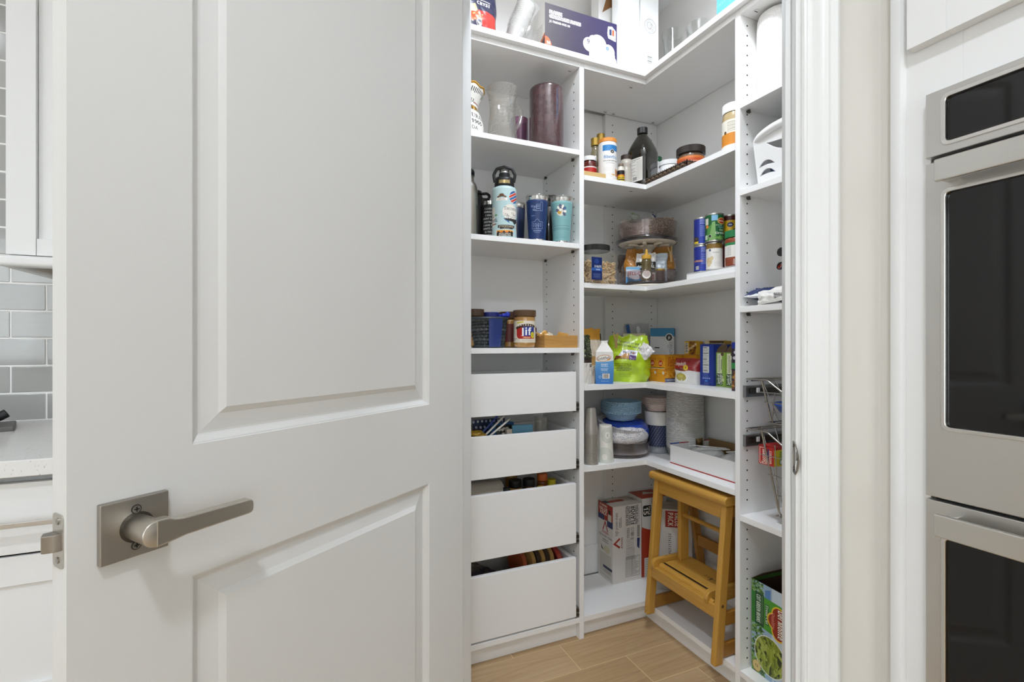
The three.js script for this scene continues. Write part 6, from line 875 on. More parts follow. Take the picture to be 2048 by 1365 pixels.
carton('original_carton', 'white carton with blue top band and black round logo at back', 0.105, 0.23, 0.05, [1.548, sC, -1.802], -Math.PI / 2 + 0.75, (g, F) => { const [x, y, w, h] = F.F; fill(g, '#d9d9d8', 0, 0, 3000, 3000); fill(g, '#2483b6', 0, 0, 3000, y + h * 0.155); oval(g, '#1c1c1c', x + w * 0.8, y + h * 0.18, 30, 34, '#e8e8e6', 8); txt(g, 'p', x + w * 0.8, y + h * 0.175, 36, '#f0f0ee'); txt(g, 'ORIGINAL', x + w * 0.87, y + h * 0.44, 36, '#6d6d70', { rot: Math.PI / 2, plain: 1 }); txt(g, 'bars', x + w * 0.77, y + h * 0.36, 20, '#8d8d90', { rot: Math.PI / 2, plain: 1 }); fill(g, '#2a2a2a', x + w * 0.2, y + h * 0.37, 42, 10); fill(g, '#5a5a5a', x + w * 0.18, y + h * 0.62, 34, 9); g.strokeStyle = '#222'; g.lineWidth = 7; g.strokeRect(x + w * 0.42, y + h * 0.69, w * 0.48, 90); fill(g, '#a9acad', x, y, 3, h); const L = F.L; rows(g, '#3a3a3a', L[0] + 30, L[1] + 30, 40, 12, 24, 5); }, { ppm: 2000, flapColor: '#2483b6' });
// row along the right run: boxes face the pantry's middle (-x)
const faceX = -Math.PI / 2;
const crackerFront = (g, F) => { const [x, y, w, h] = F.F; fill(g, '#d4921f', 0, 0, 3000, 3000); txt(g, 'Velveeta', x + w * 0.5, y + h * 0.14, 46, '#a8621a', { max: w * 0.8, font: 'serif', skew: -0.1 }); oval(g, '#b02a1c', x + w * 0.48, y + h * 0.3, w * 0.24, w * 0.26); txt(g, '2 IN', x + w * 0.48, y + h * 0.28, 18, '#f0d8b0'); txt(g, 'BOX', x + w * 0.48, y + h * 0.33, 20, '#f0d8b0'); fill(g, '#4a3a20', x + 6, y + h * 0.46, w - 16, 8); fill(g, '#efe3c4', x + 6, y + h * 0.49, w - 16, 5); fill(g, '#c98a1a', x, y + h * 0.54, w, 3); fill(g, '#cfd0c8', x + w * 0.7, y + h * 0.6, 22, 30); fill(g, '#8a6414', x + w * 0.2, y + h * 0.68, w * 0.4, 3);
  const R = F.R; txt(g, 'Velveeta', R[0] + R[2] * 0.55, R[1] + R[3] * 0.25, 130, '#b03a1c', { max: R[2] * 0.8, skew: -0.25, font: 'serif' }); for (let i = 0; i < 30; i++) { g.save(); g.translate(R[0] + rr(0, R[2]), R[1] + R[3] * rr(0.5, 0.82)); g.rotate(rr(-1, 1)); oval(g, i % 2 ? '#e8a83a' : '#c97f1e', 0, 0, 30, 13); g.restore(); } fill(g, '#2a3a6e', R[0], R[1] + R[3] * 0.86, R[2], R[3] * 0.14); txt(g, 'CHEDDAR', R[0] + R[2] * 0.3, R[1] + R[3] * 0.93, 30, '#dfe4f0'); fill(g, '#b9801a', F.T[0], F.T[1], F.T[2], F.T[3]); };
const crBox = carton('dinner_box', 'yellow dinner box with red dot, leftmost of the pair beside soup', 0.047, 0.112, 0.1, [1.452, sC, -1.702], faceX + 0.15, crackerFront, { ppm: 2400, group: 'yellow dinner boxes', flapColor: '#d4921f' });
copyOf(crBox, [1.452, sC, -1.648], faceX + 0.1, 'yellow dinner box with red dot, the one touching the soup pack');
carton('cheese_carton', 'orange carton lying back behind the soup pack', 0.15, 0.112, 0.05, [1.545, sC, -1.637], faceX, (g) => fill(g, '#d08d22', 0, 0, 2000, 2000), { ppm: 900, flapColor: '#d08d22' });
{
  const t = pouch('soup_pack', 'shrink-wrapped soup can pack with red top and yellow bowl picture', 'pack', 0.128, 0.102, 0.07, [1.452, sC, -1.538], faceX + 0.1, (g, w, h) => { fill(g, '#e4e2df', 0, 0, w, h); g.fillStyle = '#97191c'; g.beginPath(); g.moveTo(0, 0); g.lineTo(w, 0); g.lineTo(w, h * 0.52); g.quadraticCurveTo(w * 0.7, h * 0.42, w * 0.6, h * 0.5); g.quadraticCurveTo(w * 0.2, h * 0.52, 0, h * 0.34); g.fill(); txt(g, 'Campbells', w * 0.34, h * 0.22, 62, '#f2ece4', { font: 'serif', skew: 0.12, max: 230 }); oval(g, '#e6c31f', w * 0.62, h * 0.36, 36, 36); txt(g, '4', w * 0.62, h * 0.35, 42, '#2a2a20'); oval(g, '#f3f1ee', w * 0.42, h * 0.76, 120, 70); oval(g, '#b3a23e', w * 0.42, h * 0.74, 100, 54); oval(g, '#cdbc5a', w * 0.4, h * 0.7, 60, 26); poly(g, '#e4e2df', [[w * 0.36, h * 0.96], [w * 0.43, h * 0.8], [w * 0.5, h * 0.96]]); fill(g, '#5a4a3a', w * 0.06, h * 0.56, 34, 74); txt(g, 'Cream', w * 0.38, h * 0.57, 26, '#6a6a6a', { skew: -0.2, plain: 1 }); fill(g, '#2a2f3a', w * 0.2, h * 0.42, 150, 12); }, { tw: 440, s: 9, sealTop: 0.01, belly: 0.6, wr: 0.003, coat: 0.8 });
}
carton('candy_box', 'small yellow and brown box raised behind the soup pack', 0.064, 0.056, 0.04, [1.547, sC + 0.1145, -1.606], faceX, (g, F) => { const [x, y, w, h] = F.F; fill(g, '#d3a52c', 0, 0, 2000, 2000); fill(g, '#e8e2d0', x + w * 0.04, y + h * 0.1, w * 0.3, h * 0.8); for (let i = 0; i < 6; i++) fill(g, '#3a3630', x + w * 0.07, y + h * (0.16 + i * 0.12), w * 0.22, 7); fill(g, '#a8701f', x + w * 0.42, y, w * 0.58, h); txt(g, 'Nut', x + w * 0.7, y + h * 0.12, 40, '#4a2f14'); for (let i = 0; i < 9; i++) oval(g, '#6a3f18', x + w * rr(0.5, 0.95), y + h * rr(0.35, 0.95), 14, 10); txt(g, 'crunch', x + w * 0.7, y + h * 0.4, 36, '#f0e4c4', { rot: -0.5 }); }, { ppm: 2200, flapColor: '#d3a52c' });
carton('brown_box', 'yellow-edged brown box standing behind the blue box', 0.1, 0.172, 0.04, [1.578, sC, -1.505], faceX, (g, F) => { const [x, y, w, h] = F.F; fill(g, '#c99a3c', 0, 0, 2000, 2000); fill(g, '#e2d6b4', x, y, w * 0.22, h); fill(g, '#5a4530', x + w * 0.26, y, w * 0.74, h * 0.3); txt(g, 'Supreme', x + w * 0.62, y + h * 0.07, 34, '#e2d2b0', { font: 'serif' }); }, { flapColor: '#c99a3c', ppm: 1800 });
carton('blue_cracker_box', 'deep blue box with white nutrition panel between soup and green boxes', 0.066, 0.158, 0.1, [1.498, sC, -1.437], faceX + 0.03, (g, F) => { const [x, y, w, h] = F.F; fill(g, '#1c3590', 0, 0, 3000, 3000); fill(g, '#dfe0dc', x + w * 0.22, y + h * 0.05, w * 0.46, h * 0.64); for (let i = 0; i < 22; i++) fill(g, i % 5 ? '#6d6d72' : '#26262a', x + w * 0.25, y + h * (0.07 + i * 0.028), w * rr(0.25, 0.4), i % 5 ? 3 : 6); rows(g, '#93a6dc', x + w * 0.24, y + h * 0.71, w * 0.4, 4, 14, 4); for (let i = 0; i < 4; i++) oval(g, '#7f95d4', x + w * (0.25 + i * 0.15), y + h * 0.825, 11, 9); oval(g, '#3f7fd0', x + w * 0.46, y + h * 0.89, 22, 10); rows(g, '#93a6dc', x + w * 0.3, y + h * 0.94, w * 0.34, 2, 12, 3); }, { ppm: 2600, flapColor: '#16307e' });
{
  const draw = (g, F) => { const [x, y, w, h] = F.F; fill(g, '#8db04a', 0, 0, 3000, 3000); fill(g, '#dfe2c0', x + w * 0.14, y + h * 0.03, w * 0.5, h * 0.62); txt(g, 'Quinoa & Brown Rice', x + w * 0.36, y + h * 0.33, 30, '#6a6a4a', { rot: -Math.PI / 2, plain: 1, max: h * 0.5 }); fill(g, '#3a4a34', x + w * 0.56, y + h * 0.2, 6, h * 0.3); g.fillStyle = '#1c4020'; g.beginPath(); g.roundRect(x + w * 0.06, y + h * 0.62, w * 0.66, h * 0.34, 14); g.fill(); txt(g, 'Seeds of', x + w * 0.27, y + h * 0.79, 46, '#eef0e2', { rot: -Math.PI / 2, max: h * 0.29 }); txt(g, 'Change', x + w * 0.53, y + h * 0.79, 50, '#eef0e2', { rot: -Math.PI / 2, max: h * 0.3 }); oval(g, '#c9d49a', x + w * 0.76, y + h * 0.8, 14, 20); };
  const box = (label, x, z, turn) => { const t = carton('grain_box', label, 0.044, 0.128, 0.125, [x, sC, z], turn, draw, { ppm: 2800, flap: false, group: 'green grain boxes' }); const lid = new THREE.Shape(); lid.moveTo(-0.022, 0); lid.lineTo(0.022, 0); lid.lineTo(0.022, 0.02); lid.quadraticCurveTo(0.02, 0.034, 0.0, 0.036); lid.quadraticCurveTo(-0.018, 0.034, -0.022, 0.014); const lg = new THREE.ExtrudeGeometry(lid, { depth: 0.001, bevelEnabled: false }); lg.rotateX(-0.5); part('open_flap', lg, innerCard, t, [0, 0.127, 0.0615]); part('thumb_notch', new THREE.CylinderGeometry(0.0065, 0.0065, 0.0012, 20).rotateX(Math.PI / 2), innerCard, t, [0.008, 0.1215, 0.0628]); return t; };
  box('green grain box with brown flap, the one touching the blue box', 1.523, -1.3795, faceX); box('green grain box with brown flap, the one nearer the divider', 1.523, -1.3335, faceX);
}
carton('granola_box', 'dark box with blue top and golden picture cut by the divider', 0.06, 0.165, 0.14, [1.432, sC, -1.2085], faceX, (g, F) => { const [x, y, w, h] = F.F; fill(g, '#2a2030', 0, 0, 3000, 3000); fill(g, '#1c2f8e', x, y, w, h * 0.12); for (let i = 0; i < 6; i++) oval(g, '#c9c4cc', x + rr(0, w), y + h * rr(0.14, 0.32), 18, 12); fill(g, '#2c8a44', x, y + h * 0.42, w, h * 0.12); for (let i = 0; i < 40; i++) oval(g, i % 2 ? '#b5803a' : '#6a401c', x + rr(0, w), y + h * rr(0.6, 1), 14, 11); }, { flapColor: '#1c2f8e' });
// ---------- corner shelf D ----------
{
  const cg = lathe([[0, 0.0012], [0.0185, 0], [0.0198, 0.003], [0.0292, 0.1], [0.0303, 0.1005], [0.0303, 0.1035], [0.0284, 0.1035], [0.019, 0.004], [0, 0.003]], 36);
  const gm = phy('#e2ddd4', 0.08, { transmission: 0.7, thickness: 0, clearcoat: 1 });
  const N = 26, c0 = one('clear_cup', 'lowest clear cup, standing on the shelf, of the tall upside-down stack', 'cup', cg, gm, [1.068, sD + 0.1035, -1.66], 0, 'clear cups in the tall upside-down stack'); c0.rotation.x = Math.PI;
  for (let k = 1; k < N; k++) { const c = copyOf(c0, [1.068 + Math.sin(k) * 0.0003, sD + 0.1035 + k * 0.00475, -1.66], 0, k === N - 1 ? 'topmost clear cup, its base showing, of the tall upside-down stack' : nth(k + 1) + ' clear cup from the bottom of the tall upside-down stack'); c.rotation.x = Math.PI; }
}
{
  const t = thing('paper_cup', 'white paper cup with green rings standing upside down', 'cup', [1.141, sD, -1.668], face(1.141, -1.668));
  const prof = [[0.0345, 0], [0.0355, 0.0015], [0.0355, 0.0035], [0.0338, 0.004], [0.0268, 0.143], [0.0262, 0.146], [0.0255, 0.1475], [0.0235, 0.1475], [0.0232, 0.143], [0, 0.143]];
  const g = lathe(prof, 48); const P = g.attributes.position, U = g.attributes.uv; for (let i = 0; i < P.count; i++) U.setXY(i, Math.atan2(P.getX(i), P.getZ(i)) / (Math.PI * 2) + 0.5, P.getY(i) / 0.148);
  part('cup_body', g, printed(1024, 700, (g, w, h) => { fill(g, '#ece9e0', 0, 0, w, h); g.strokeStyle = '#7f9a86'; const ring = (x, y, r0, r1, dash) => { for (let r = r0; r < r1; r += 15) { g.setLineDash(dash ? [7, 8] : []); g.lineWidth = 4; g.beginPath(); g.arc(x, y, r, 0, 7); g.stroke(); } }; for (const k of [0, 512, 1024]) { ring(k + 60, 180, 70, 160); ring(k - 10, 590, 70, 190); ring(k + 230, 380, 30, 170, true); oval(g, '#ece9e0', k + 60, 180, 62, 62); oval(g, '#ece9e0', k - 10, 590, 62, 62, '#7f9a86', 4); txt(g, 'W', k + 52, 170, 40, '#3f5a48', { plain: 1 }); txt(g, 'W', k + 52, 196, 40, '#3f5a48', { plain: 1, rot: Math.PI }); } g.setLineDash([]); fill(g, '#ece9e0', 0, 0, w, 40); }, 0.55), t);
}
{
  const t = thing('smoked_turntable', 'low smoked clear turntable tray under the wrapped paper plates', 'turntable', [1.29, sD, -1.762]);
  part('turntable_base', lathe([[0, 0.001], [0.1, 0], [0.104, 0.004], [0.104, 0.009], [0, 0.01]], 60), phy('#8f8686', 0.15, { transmission: 0.5, thickness: 0 }), t);
  part('tray_wall', lathe([[0, 0.011], [0.112, 0.0105], [0.1165, 0.014], [0.119, 0.058], [0.1215, 0.06], [0.121, 0.062], [0.1165, 0.0605], [0.114, 0.016], [0, 0.0135]], 64), smoke, t);
}
const speck = (base, cols, n) => printed(512, 512, (g, w, h) => { fill(g, base, 0, 0, w, h); for (let i = 0; i < n; i++) { g.save(); g.translate(rr(0, w), rr(0, h)); g.rotate(rr(0, 3)); oval(g, cols[i % cols.length], 0, 0, rr(2, 6), rr(1, 3)); g.restore(); } }, 0.55);
{
  const pm = speck('#dcd8d6', ['#3a4a86', '#8a90a8', '#b9b4b4', '#2f3f74'], 1900), pg = lathe([[0, 0.002], [0.072, 0], [0.078, 0.002], [0.092, 0.012], [0.108, 0.014], [0.109, 0.0155], [0.107, 0.0162], [0.09, 0.0145], [0.077, 0.004], [0, 0.004]], 56);
  { const P = pg.attributes.position, U = pg.attributes.uv; for (let i = 0; i < P.count; i++) U.setXY(i, P.getX(i) * 5, P.getZ(i) * 5 + P.getY(i) * 9); }
  const p0 = one('paper_plate', 'lowest speckled paper plate of the wrapped stack on the turntable', 'plate', pg, pm, [1.288, sD + 0.064, -1.762], 0, 'speckled plates in the wrapped stack'); p0.rotation.set(0.16, 0, -0.06);
  for (let k = 1; k < 14; k++) { const c = copyOf(p0, [1.288 - k * 0.0003, sD + 0.064 + k * 0.0043, -1.762 + k * 0.0004], 0, k === 13 ? 'topmost speckled paper plate of the wrapped stack on the turntable' : nth(14 - k) + ' speckled paper plate from the top of the wrapped stack'); c.rotation.set(0.16 + k * 0.003, 0, -0.06); }
  const wg = ringLoft([[0.095, 0.095, 0.046, 2], [0.114, 0.113, 0.056, 2], [0.1175, 0.1165, 0.07, 2], [0.1165, 0.1155, 0.088, 2], [0.109, 0.108, 0.108, 2], [0.093, 0.093, 0.12, 2], [0.06, 0.06, 0.126, 2]], 64); { const P = wg.attributes.position; for (let i = 0; i < P.count; i++) { const x = P.getX(i), y = P.getY(i), z = P.getZ(i), n = noise.noise(x * 30, y * 30, z * 30) * 0.0035; P.setXYZ(i, x * (1 + n * 4), y + n - z * 0.1 + 0.008, z * (1 + n * 4)); } wg.computeVertexNormals(); }
  const wt = printed(1024, 512, (g, w, h) => { fill(g, '#dcd9d8', 0, 0, w, h); for (let i = 0; i < 3400; i++) { g.save(); g.translate(rr(0, w), rr(0, h)); g.rotate(rr(0, 3)); oval(g, ['#3a4a86', '#8a90a8', '#b9b4b4', '#2f3f74', '#efecea'][i % 5], 0, 0, rr(2, 6), rr(1.5, 3)); g.restore(); }
    g.save(); g.beginPath(); g.rect(0, 0, w, h); g.ellipse(w * 0.46, h * 1.05, w * 0.185, h * 0.86, 0, 0, Math.PI * 2, true); g.clip('evenodd'); fill(g, '#2746a4', 0, 0, w, h); for (let i = 0; i < 60; i++) { g.globalAlpha = 0.4; oval(g, i % 2 ? '#16307c' : '#5f7fd0', rr(0, w), rr(0, h), rr(8, 30), rr(4, 12)); } g.globalAlpha = 1; g.restore(); bars(g, w * 0.625, h * 0.3, 44, 80, '#333', '#e6e6e6'); }, 0.25, { side: THREE.DoubleSide });
  const o = one('plate_wrap', 'glossy blue and speckled plastic wrapper around the paper plates', 'wrapper', wg, wt, [1.288, sD + 0.012, -1.762], face(1.288, -1.762));
}
function bowlStack(name, label, group, n, x, z, y, r, dh, m, h0 = 0.04) {
  const g = lathe([[0, 0.0015], [r * 0.62, 0], [r * 0.66, 0.002], [r * 0.9, h0 - 0.0015], [r * 0.955, h0 - 0.0042], [r * 1.005, h0 - 0.0034], [r * 1.02, h0 - 0.0012], [r * 0.985, h0 + 0.0006], [r * 0.9, h0 - 0.0003], [r * 0.64, 0.004], [0, 0.0035]], 44);
  { const P = g.attributes.position, U = g.attributes.uv; for (let i = 0; i < P.count; i++) U.setXY(i, Math.atan2(P.getX(i), P.getZ(i)) / 6.2832 * 3 + P.getY(i) * 2, Math.hypot(P.getX(i), P.getZ(i)) * 8 + P.getY(i) * 20); }
  const b0 = one(name, label, 'bowl', g, m, [x, y, z], 0, group);
  for (let k = 1; k < n; k++) copyOf(b0, [x + rr(-0.0006, 0.0006), y + k * dh, z + rr(-0.0006, 0.0006)], k * 2.4, k === n - 1 ? 'topmost ' + label : nth(n - k) + ' from the top, ' + label);
  b0.userData.label = 'lowest ' + label;
  return b0;
}
bowlStack('paper_bowl', 'light blue marbled paper bowl stacked on the wrapped plates', 'blue marbled bowls', 9, 1.286, -1.762, sD + 0.147, 0.085, 0.0056, speck('#9cc2da', ['#4f8fbe', '#e4eef2', '#2a4f78', '#f2f6f6', '#5f9cc8', '#dfeaf0'], 2600), 0.036);
bowlStack('paper_bowl', 'pink and navy patterned paper bowl stacked on the navy cups', 'pink patterned bowls', 5, 1.448, -1.722, sD + 0.182, 0.064, 0.0062, speck('#e2d2ca', ['#cf8f84', '#333a5a', '#f2e9e4', '#dba394'], 1500), 0.034);
{
  const t = thing('cup_sleeve', 'stack of navy diamond-pattern paper cups in clear wrap', 'cup stack', [1.452, sD, -1.722], face(1.452, -1.722));
  part('lower_cups', lathe([[0, 0.001], [0.042, 0], [0.044, 0.004], [0.0455, 0.03], [0, 0.03]], 40), phy('#cfd4dc', 0.15, { transmission: 0.5, thickness: 0 }), t);
  part('navy_cups', sleeve(0.0465, 0.051, 0.092, 0.03), printed(900, 360, (g, w, h) => { fill(g, '#323a58', 0, 0, w, h); g.strokeStyle = '#99a2bc'; g.lineWidth = 5; for (let k = -10; k < 40; k++) { g.setLineDash([24, 12]); g.beginPath(); g.moveTo(k * 36, h); g.lineTo(k * 36 + 160, 0); g.stroke(); } g.setLineDash([]); fill(g, '#252c46', 0, 0, w, 14); }, 0.4), t);
  part('white_cups', lathe([[0.049, 0.121], [0.054, 0.123], [0.0555, 0.176], [0.053, 0.18], [0, 0.18]], 40), phy('#e4e2df', 0.25, { clearcoat: 0.6 }), t);
}
{
  bowlStack('white_bowl', 'white disposable bowl nested in the tall wrapped stack', 'white bowls in the tall wrapped stack', 42, 1.497, -1.605, sD + 0.003, 0.074, 0.0056, std('#e6e4e1', 0.45), 0.042);
  const wg = ringLoft([[0.056, 0.056, 0.0005, 2], [0.07, 0.07, 0.02, 2], [0.0775, 0.0775, 0.05, 2], [0.0772, 0.0772, 0.09, 2], [0.0775, 0.0775, 0.13, 2], [0.0765, 0.0765, 0.15, 2], [0.078, 0.078, 0.166, 2]], 60, false); { const P = wg.attributes.position; for (let i = 0; i < P.count; i++) { const x = P.getX(i), y = P.getY(i), z = P.getZ(i), n = noise.noise(x * 40 + 3, y * 26, z * 40); P.setXYZ(i, x * (1 + n * 0.02), y * (1 + (y > 0.14 ? n * 0.1 : 0)), z * (1 + n * 0.02)); } wg.computeVertexNormals(); }
  const t = thing('bowl_wrap', 'crinkled clear plastic sleeve around lower half of the white bowls', 'wrap', [1.497, sD, -1.605]); part('wrap_film', wg, phy('#ffffff', 0.12, { transmission: 0.86, thickness: 0, side: THREE.DoubleSide }), t);
  const tw = toEye(1.497, -1.605); const s = part('gold_sticker', sleeve(0.0797, 0.0797, 0.034, 0.056, 0.5, 10), printed(160, 130, (g, w, h) => { fill(g, '#4a3a1e', 0, 0, w, h); poly(g, '#8f744a', [[0, 0], [160, 0], [120, 60], [40, 70]]); poly(g, '#d9d2c0', [[20, 0], [80, 50], [40, 10]]); }, 0.3), t); s.rotation.y = tw + 0.8;
}
{
  const t = thing('open_carton', 'open white cutlery carton with red edges on the shelf', 'box', [1.466, sD, -1.362]);
  const w = printed(256, 128, (g) => fill(g, '#e6e4e2', 0, 0, 256, 128), 0.5), red = std('#a83226', 0.55), L = 0.181, D = 0.102, h = 0.072;
  part('front_wall', bb(-D, -D + 0.002, 0.0, h, -L, L, 0.0004), w, t); part('back_wall', bb(D - 0.002, D, 0, h + 0.012, -L, L, 0.0004), kraft, t); part('end_wall', bb(-D + 0.002, D - 0.002, 0, h + 0.004, -L, -L + 0.002, 0.0004), w, t); part('end_wall', bb(-D + 0.002, D - 0.002, 0, h, L - 0.002, L, 0.0004), w, t); part('carton_base', bb(-D, D, 0, 0.002, -L, L, 0), w, t);
  part('red_edge', bb(-D - 0.0012, -D + 0.001, 0, 0.004, -L, L, 0.0004), red, t); part('red_edge', bb(-D, D - 0.002, h + 0.002, h + 0.0055, -L - 0.001, -L + 0.0025, 0.0004), red, t); part('blue_tab', bb(-D, -D + 0.045, h + 0.002, h + 0.006, -L - 0.0012, -L + 0.0028, 0.0004), std('#2c4c9a', 0.5), t);
  const film = phy('#f6f6f5', 0.2, { transmission: 0.35, thickness: 0, side: THREE.DoubleSide });
  const b1 = one('cutlery_bag', 'clear bag of white plastic cutlery at left in the open carton', 'bag', crumple(0.15, 0.068, 0.13, 3, 0.07), film, [1.468, sD + 0.004, -1.455]);
  const b2 = one('cutlery_bag', 'larger clear bag of cutlery at right in the open carton', 'bag', crumple(0.17, 0.082, 0.18, 8, 0.07), film, [1.475, sD + 0.004, -1.28]);
  const fork = merge([rb(0.006, 0.003, 0.1, 0.001), rb(0.014, 0.003, 0.03, 0.001, 0, 0, 0.06)]);
  for (const [x, y, z, ry, l] of [[1.45, 0.07, -1.42, 1.2, 'white plastic fork on top of the left cutlery bag'], [1.47, 0.07, -1.46, 0.9, 'white plastic knife-like piece beside the fork in the carton'], [1.46, 0.084, -1.3, 1.45, 'white plastic spoon on top of the right cutlery bag'], [1.49, 0.085, -1.26, 1.2, 'white plastic piece farthest right in the carton']]) { const o = one('plastic_cutlery', l, 'cutlery', fork, whitePlastic, [x, sD + y, z], ry); o.rotation.x = 0.08; }
}
// ---------- corner floor shelf E ----------
const shake = (g, F) => {
  fill(g, '#d8d3cc', 0, 0, 4000, 4000); { const [x, y, w, h] = F.L; fill(g, '#a32e22', x, y, w, h * 0.22); fill(g, '#2a3560', x, y + h * 0.16, w * 0.42, h * 0.07); fill(g, '#2a3560', x + w * 0.62, y + h * 0.2, w * 0.38, h * 0.09); ['15 SHAKES', 'VALUE', 'PACK'].forEach((s, i) => txt(g, s, x + w * 0.36, y + h * (0.035 + i * 0.05), i ? 52 : 30, '#efe6da', { max: w * 0.6 })); oval(g, '#1e1c1c', x + w * 0.78, y + h * 0.09, 20, 24); fill(g, '#cfc4b4', x + w * 0.68, y + h * 0.12, w * 0.24, h * 0.09); g.strokeStyle = '#a32e22'; g.lineWidth = 16; g.beginPath(); g.moveTo(x + w * 0.34, y + h * 0.36); g.lineTo(x + w * 0.5, y + h * 0.24); g.lineTo(x + w * 0.66, y + h * 0.36); g.stroke(); txt(g, 'ATKINS', x + w * 0.5, y + h * 0.385, 36, '#a32e22'); txt(g, 'high protein shake', x + w * 0.5, y + h * 0.43, 40, '#4a443e', { plain: 1, max: w * 0.9 }); txt(g, 'VANILLA', x + w * 0.5, y + h * 0.48, 24, '#3a3632'); fill(g, '#3a3632', x + w * 0.28, y + h * 0.505, w * 0.44, 5); oval(g, '#c9c0a4', x + w * 0.6, y + h * 0.6, 60, 40); poly(g, '#3a3024', [[x + w * 0.2, y + h * 0.55], [x + w * 0.3, y + h * 0.6], [x + w * 0.42, y + h * 0.63], [x + w * 0.24, y + h * 0.62]]); g.fillStyle = '#c4beb4'; g.fillRect(x + w * 0.1, y + h * 0.66, w * 0.8, h * 0.26); fill(g, '#2c3250', x + w * 0.35, y + h * 0.82, w * 0.6, h * 0.035); rows(g, '#5a544c', x + w * 0.4, y + h * 0.87, w * 0.5, 3, 12, 3); rows(g, '#5a544c', x + w * 0.1, y + h * 0.94, w * 0.8, 2, 12, 3); }
  { const [x, y, w, h] = F.F; fill(g, '#dfdad4', x, y, w, h); fill(g, '#cfcac3', x + w * 0.42, y, 4, h); const R = -Math.PI / 2; txt(g, 'high protein shake', x + w * 0.13, y + h * 0.23, 46, '#4a443e', { rot: R, plain: 1, max: h * 0.3 }); txt(g, 'VANILLA', x + w * 0.24, y + h * 0.22, 24, '#3a3632', { rot: R }); fill(g, '#3a3632', x + w * 0.28, y + h * 0.14, 4, h * 0.14); g.strokeStyle = '#a32e22'; g.lineWidth = 20; g.beginPath(); g.moveTo(x + w * 0.24, y + h * 0.42); g.lineTo(x + w * 0.06, y + h * 0.48); g.lineTo(x + w * 0.24, y + h * 0.54); g.stroke(); txt(g, 'ATKINS', x + w * 0.31, y + h * 0.48, 34, '#8a4a40', { rot: R });
    txt(g, 'HIGH PROTEIN', x + w * 0.49, y + h * 0.14, 42, '#2c2a2c', { rot: R, max: h * 0.26 }); txt(g, 'PACKED WITH', x + w * 0.58, y + h * 0.14, 42, '#2c2a2c', { rot: R, max: h * 0.25 }); txt(g, 'FLAVOR', x + w * 0.7, y + h * 0.14, 74, '#1f1e22', { rot: R, max: h * 0.25 }); txt(g, "THAT'S ATKINS", x + w * 0.84, y + h * 0.14, 42, '#2c2a2c', { rot: R, max: h * 0.26 }); fill(g, '#6a655e', x + w * 0.78, y + h * 0.03, 4, h * 0.23); fill(g, '#8a857c', x + w * 0.9, y + h * 0.05, 4, h * 0.2);
    rows(g, '#3a3836', x + w * 0.48, y + h * 0.3, w * 0.1, 9, 12, 6); rows(g, '#56524c', x + w * 0.62, y + h * 0.3, w * 0.12, 11, 12, 4); fill(g, '#9a958c', x + w * 0.62, y + h * 0.36, w * 0.1, h * 0.05); fill(g, '#b5b0a6', x + w * 0.84, y + h * 0.28, w * 0.1, h * 0.16); for (let i = 0; i < 16; i++) fill(g, '#4a4640', x + w * 0.85, y + h * (0.285 + i * 0.0095), w * 0.08, 2); poly(g, '#2a3366', [[x + w * 0.84, y + h * 0.45], [x + w * 0.94, y + h * 0.45], [x + w * 0.92, y + h * 0.6], [x + w * 0.84, y + h * 0.56]]);
    rows(g, '#7d786f', x + w * 0.46, y + h * 0.44, w * 0.26, 10, 12, 4); rows(g, '#8a857c', x + w * 0.46, y + h * 0.56, w * 0.3, 12, 11, 5); g.strokeStyle = '#4a4640'; g.lineWidth = 3; g.strokeRect(x + w * 0.45, y + h * 0.68, w * 0.48, h * 0.26); for (let i = 0; i < 20; i++) fill(g, '#6d6860', x + w * 0.46, y + h * (0.69 + i * 0.0122), w * rr(0.3, 0.46), 3); fill(g, '#4a4640', x + w * 0.66, y + h * 0.68, 3, h * 0.26); }
  { const [x, y, w, h] = F.T; fill(g, '#cfc8be', x, y, w, h); fill(g, '#a8402a', x + w * 0.16, y + h * 0.3, w * 0.5, h * 0.5); fill(g, '#3a3a4a', x, y + h * 0.2, w * 0.16, h * 0.5); poly(g, '#b9b0a2', [[x + w * 0.4, y], [x + w, y], [x + w, y + h * 0.5]]); }
  { const [x, y, w, h] = F.R; fill(g, '#d2ccc4', x, y, w, h); }
};
carton('shake_carton', 'white and red protein shake value pack carton standing in front', 0.152, 0.336, 0.115, [1.337, sE, -1.8405], -0.02, shake, { ppm: 2400, flapColor: '#cfc8be' });
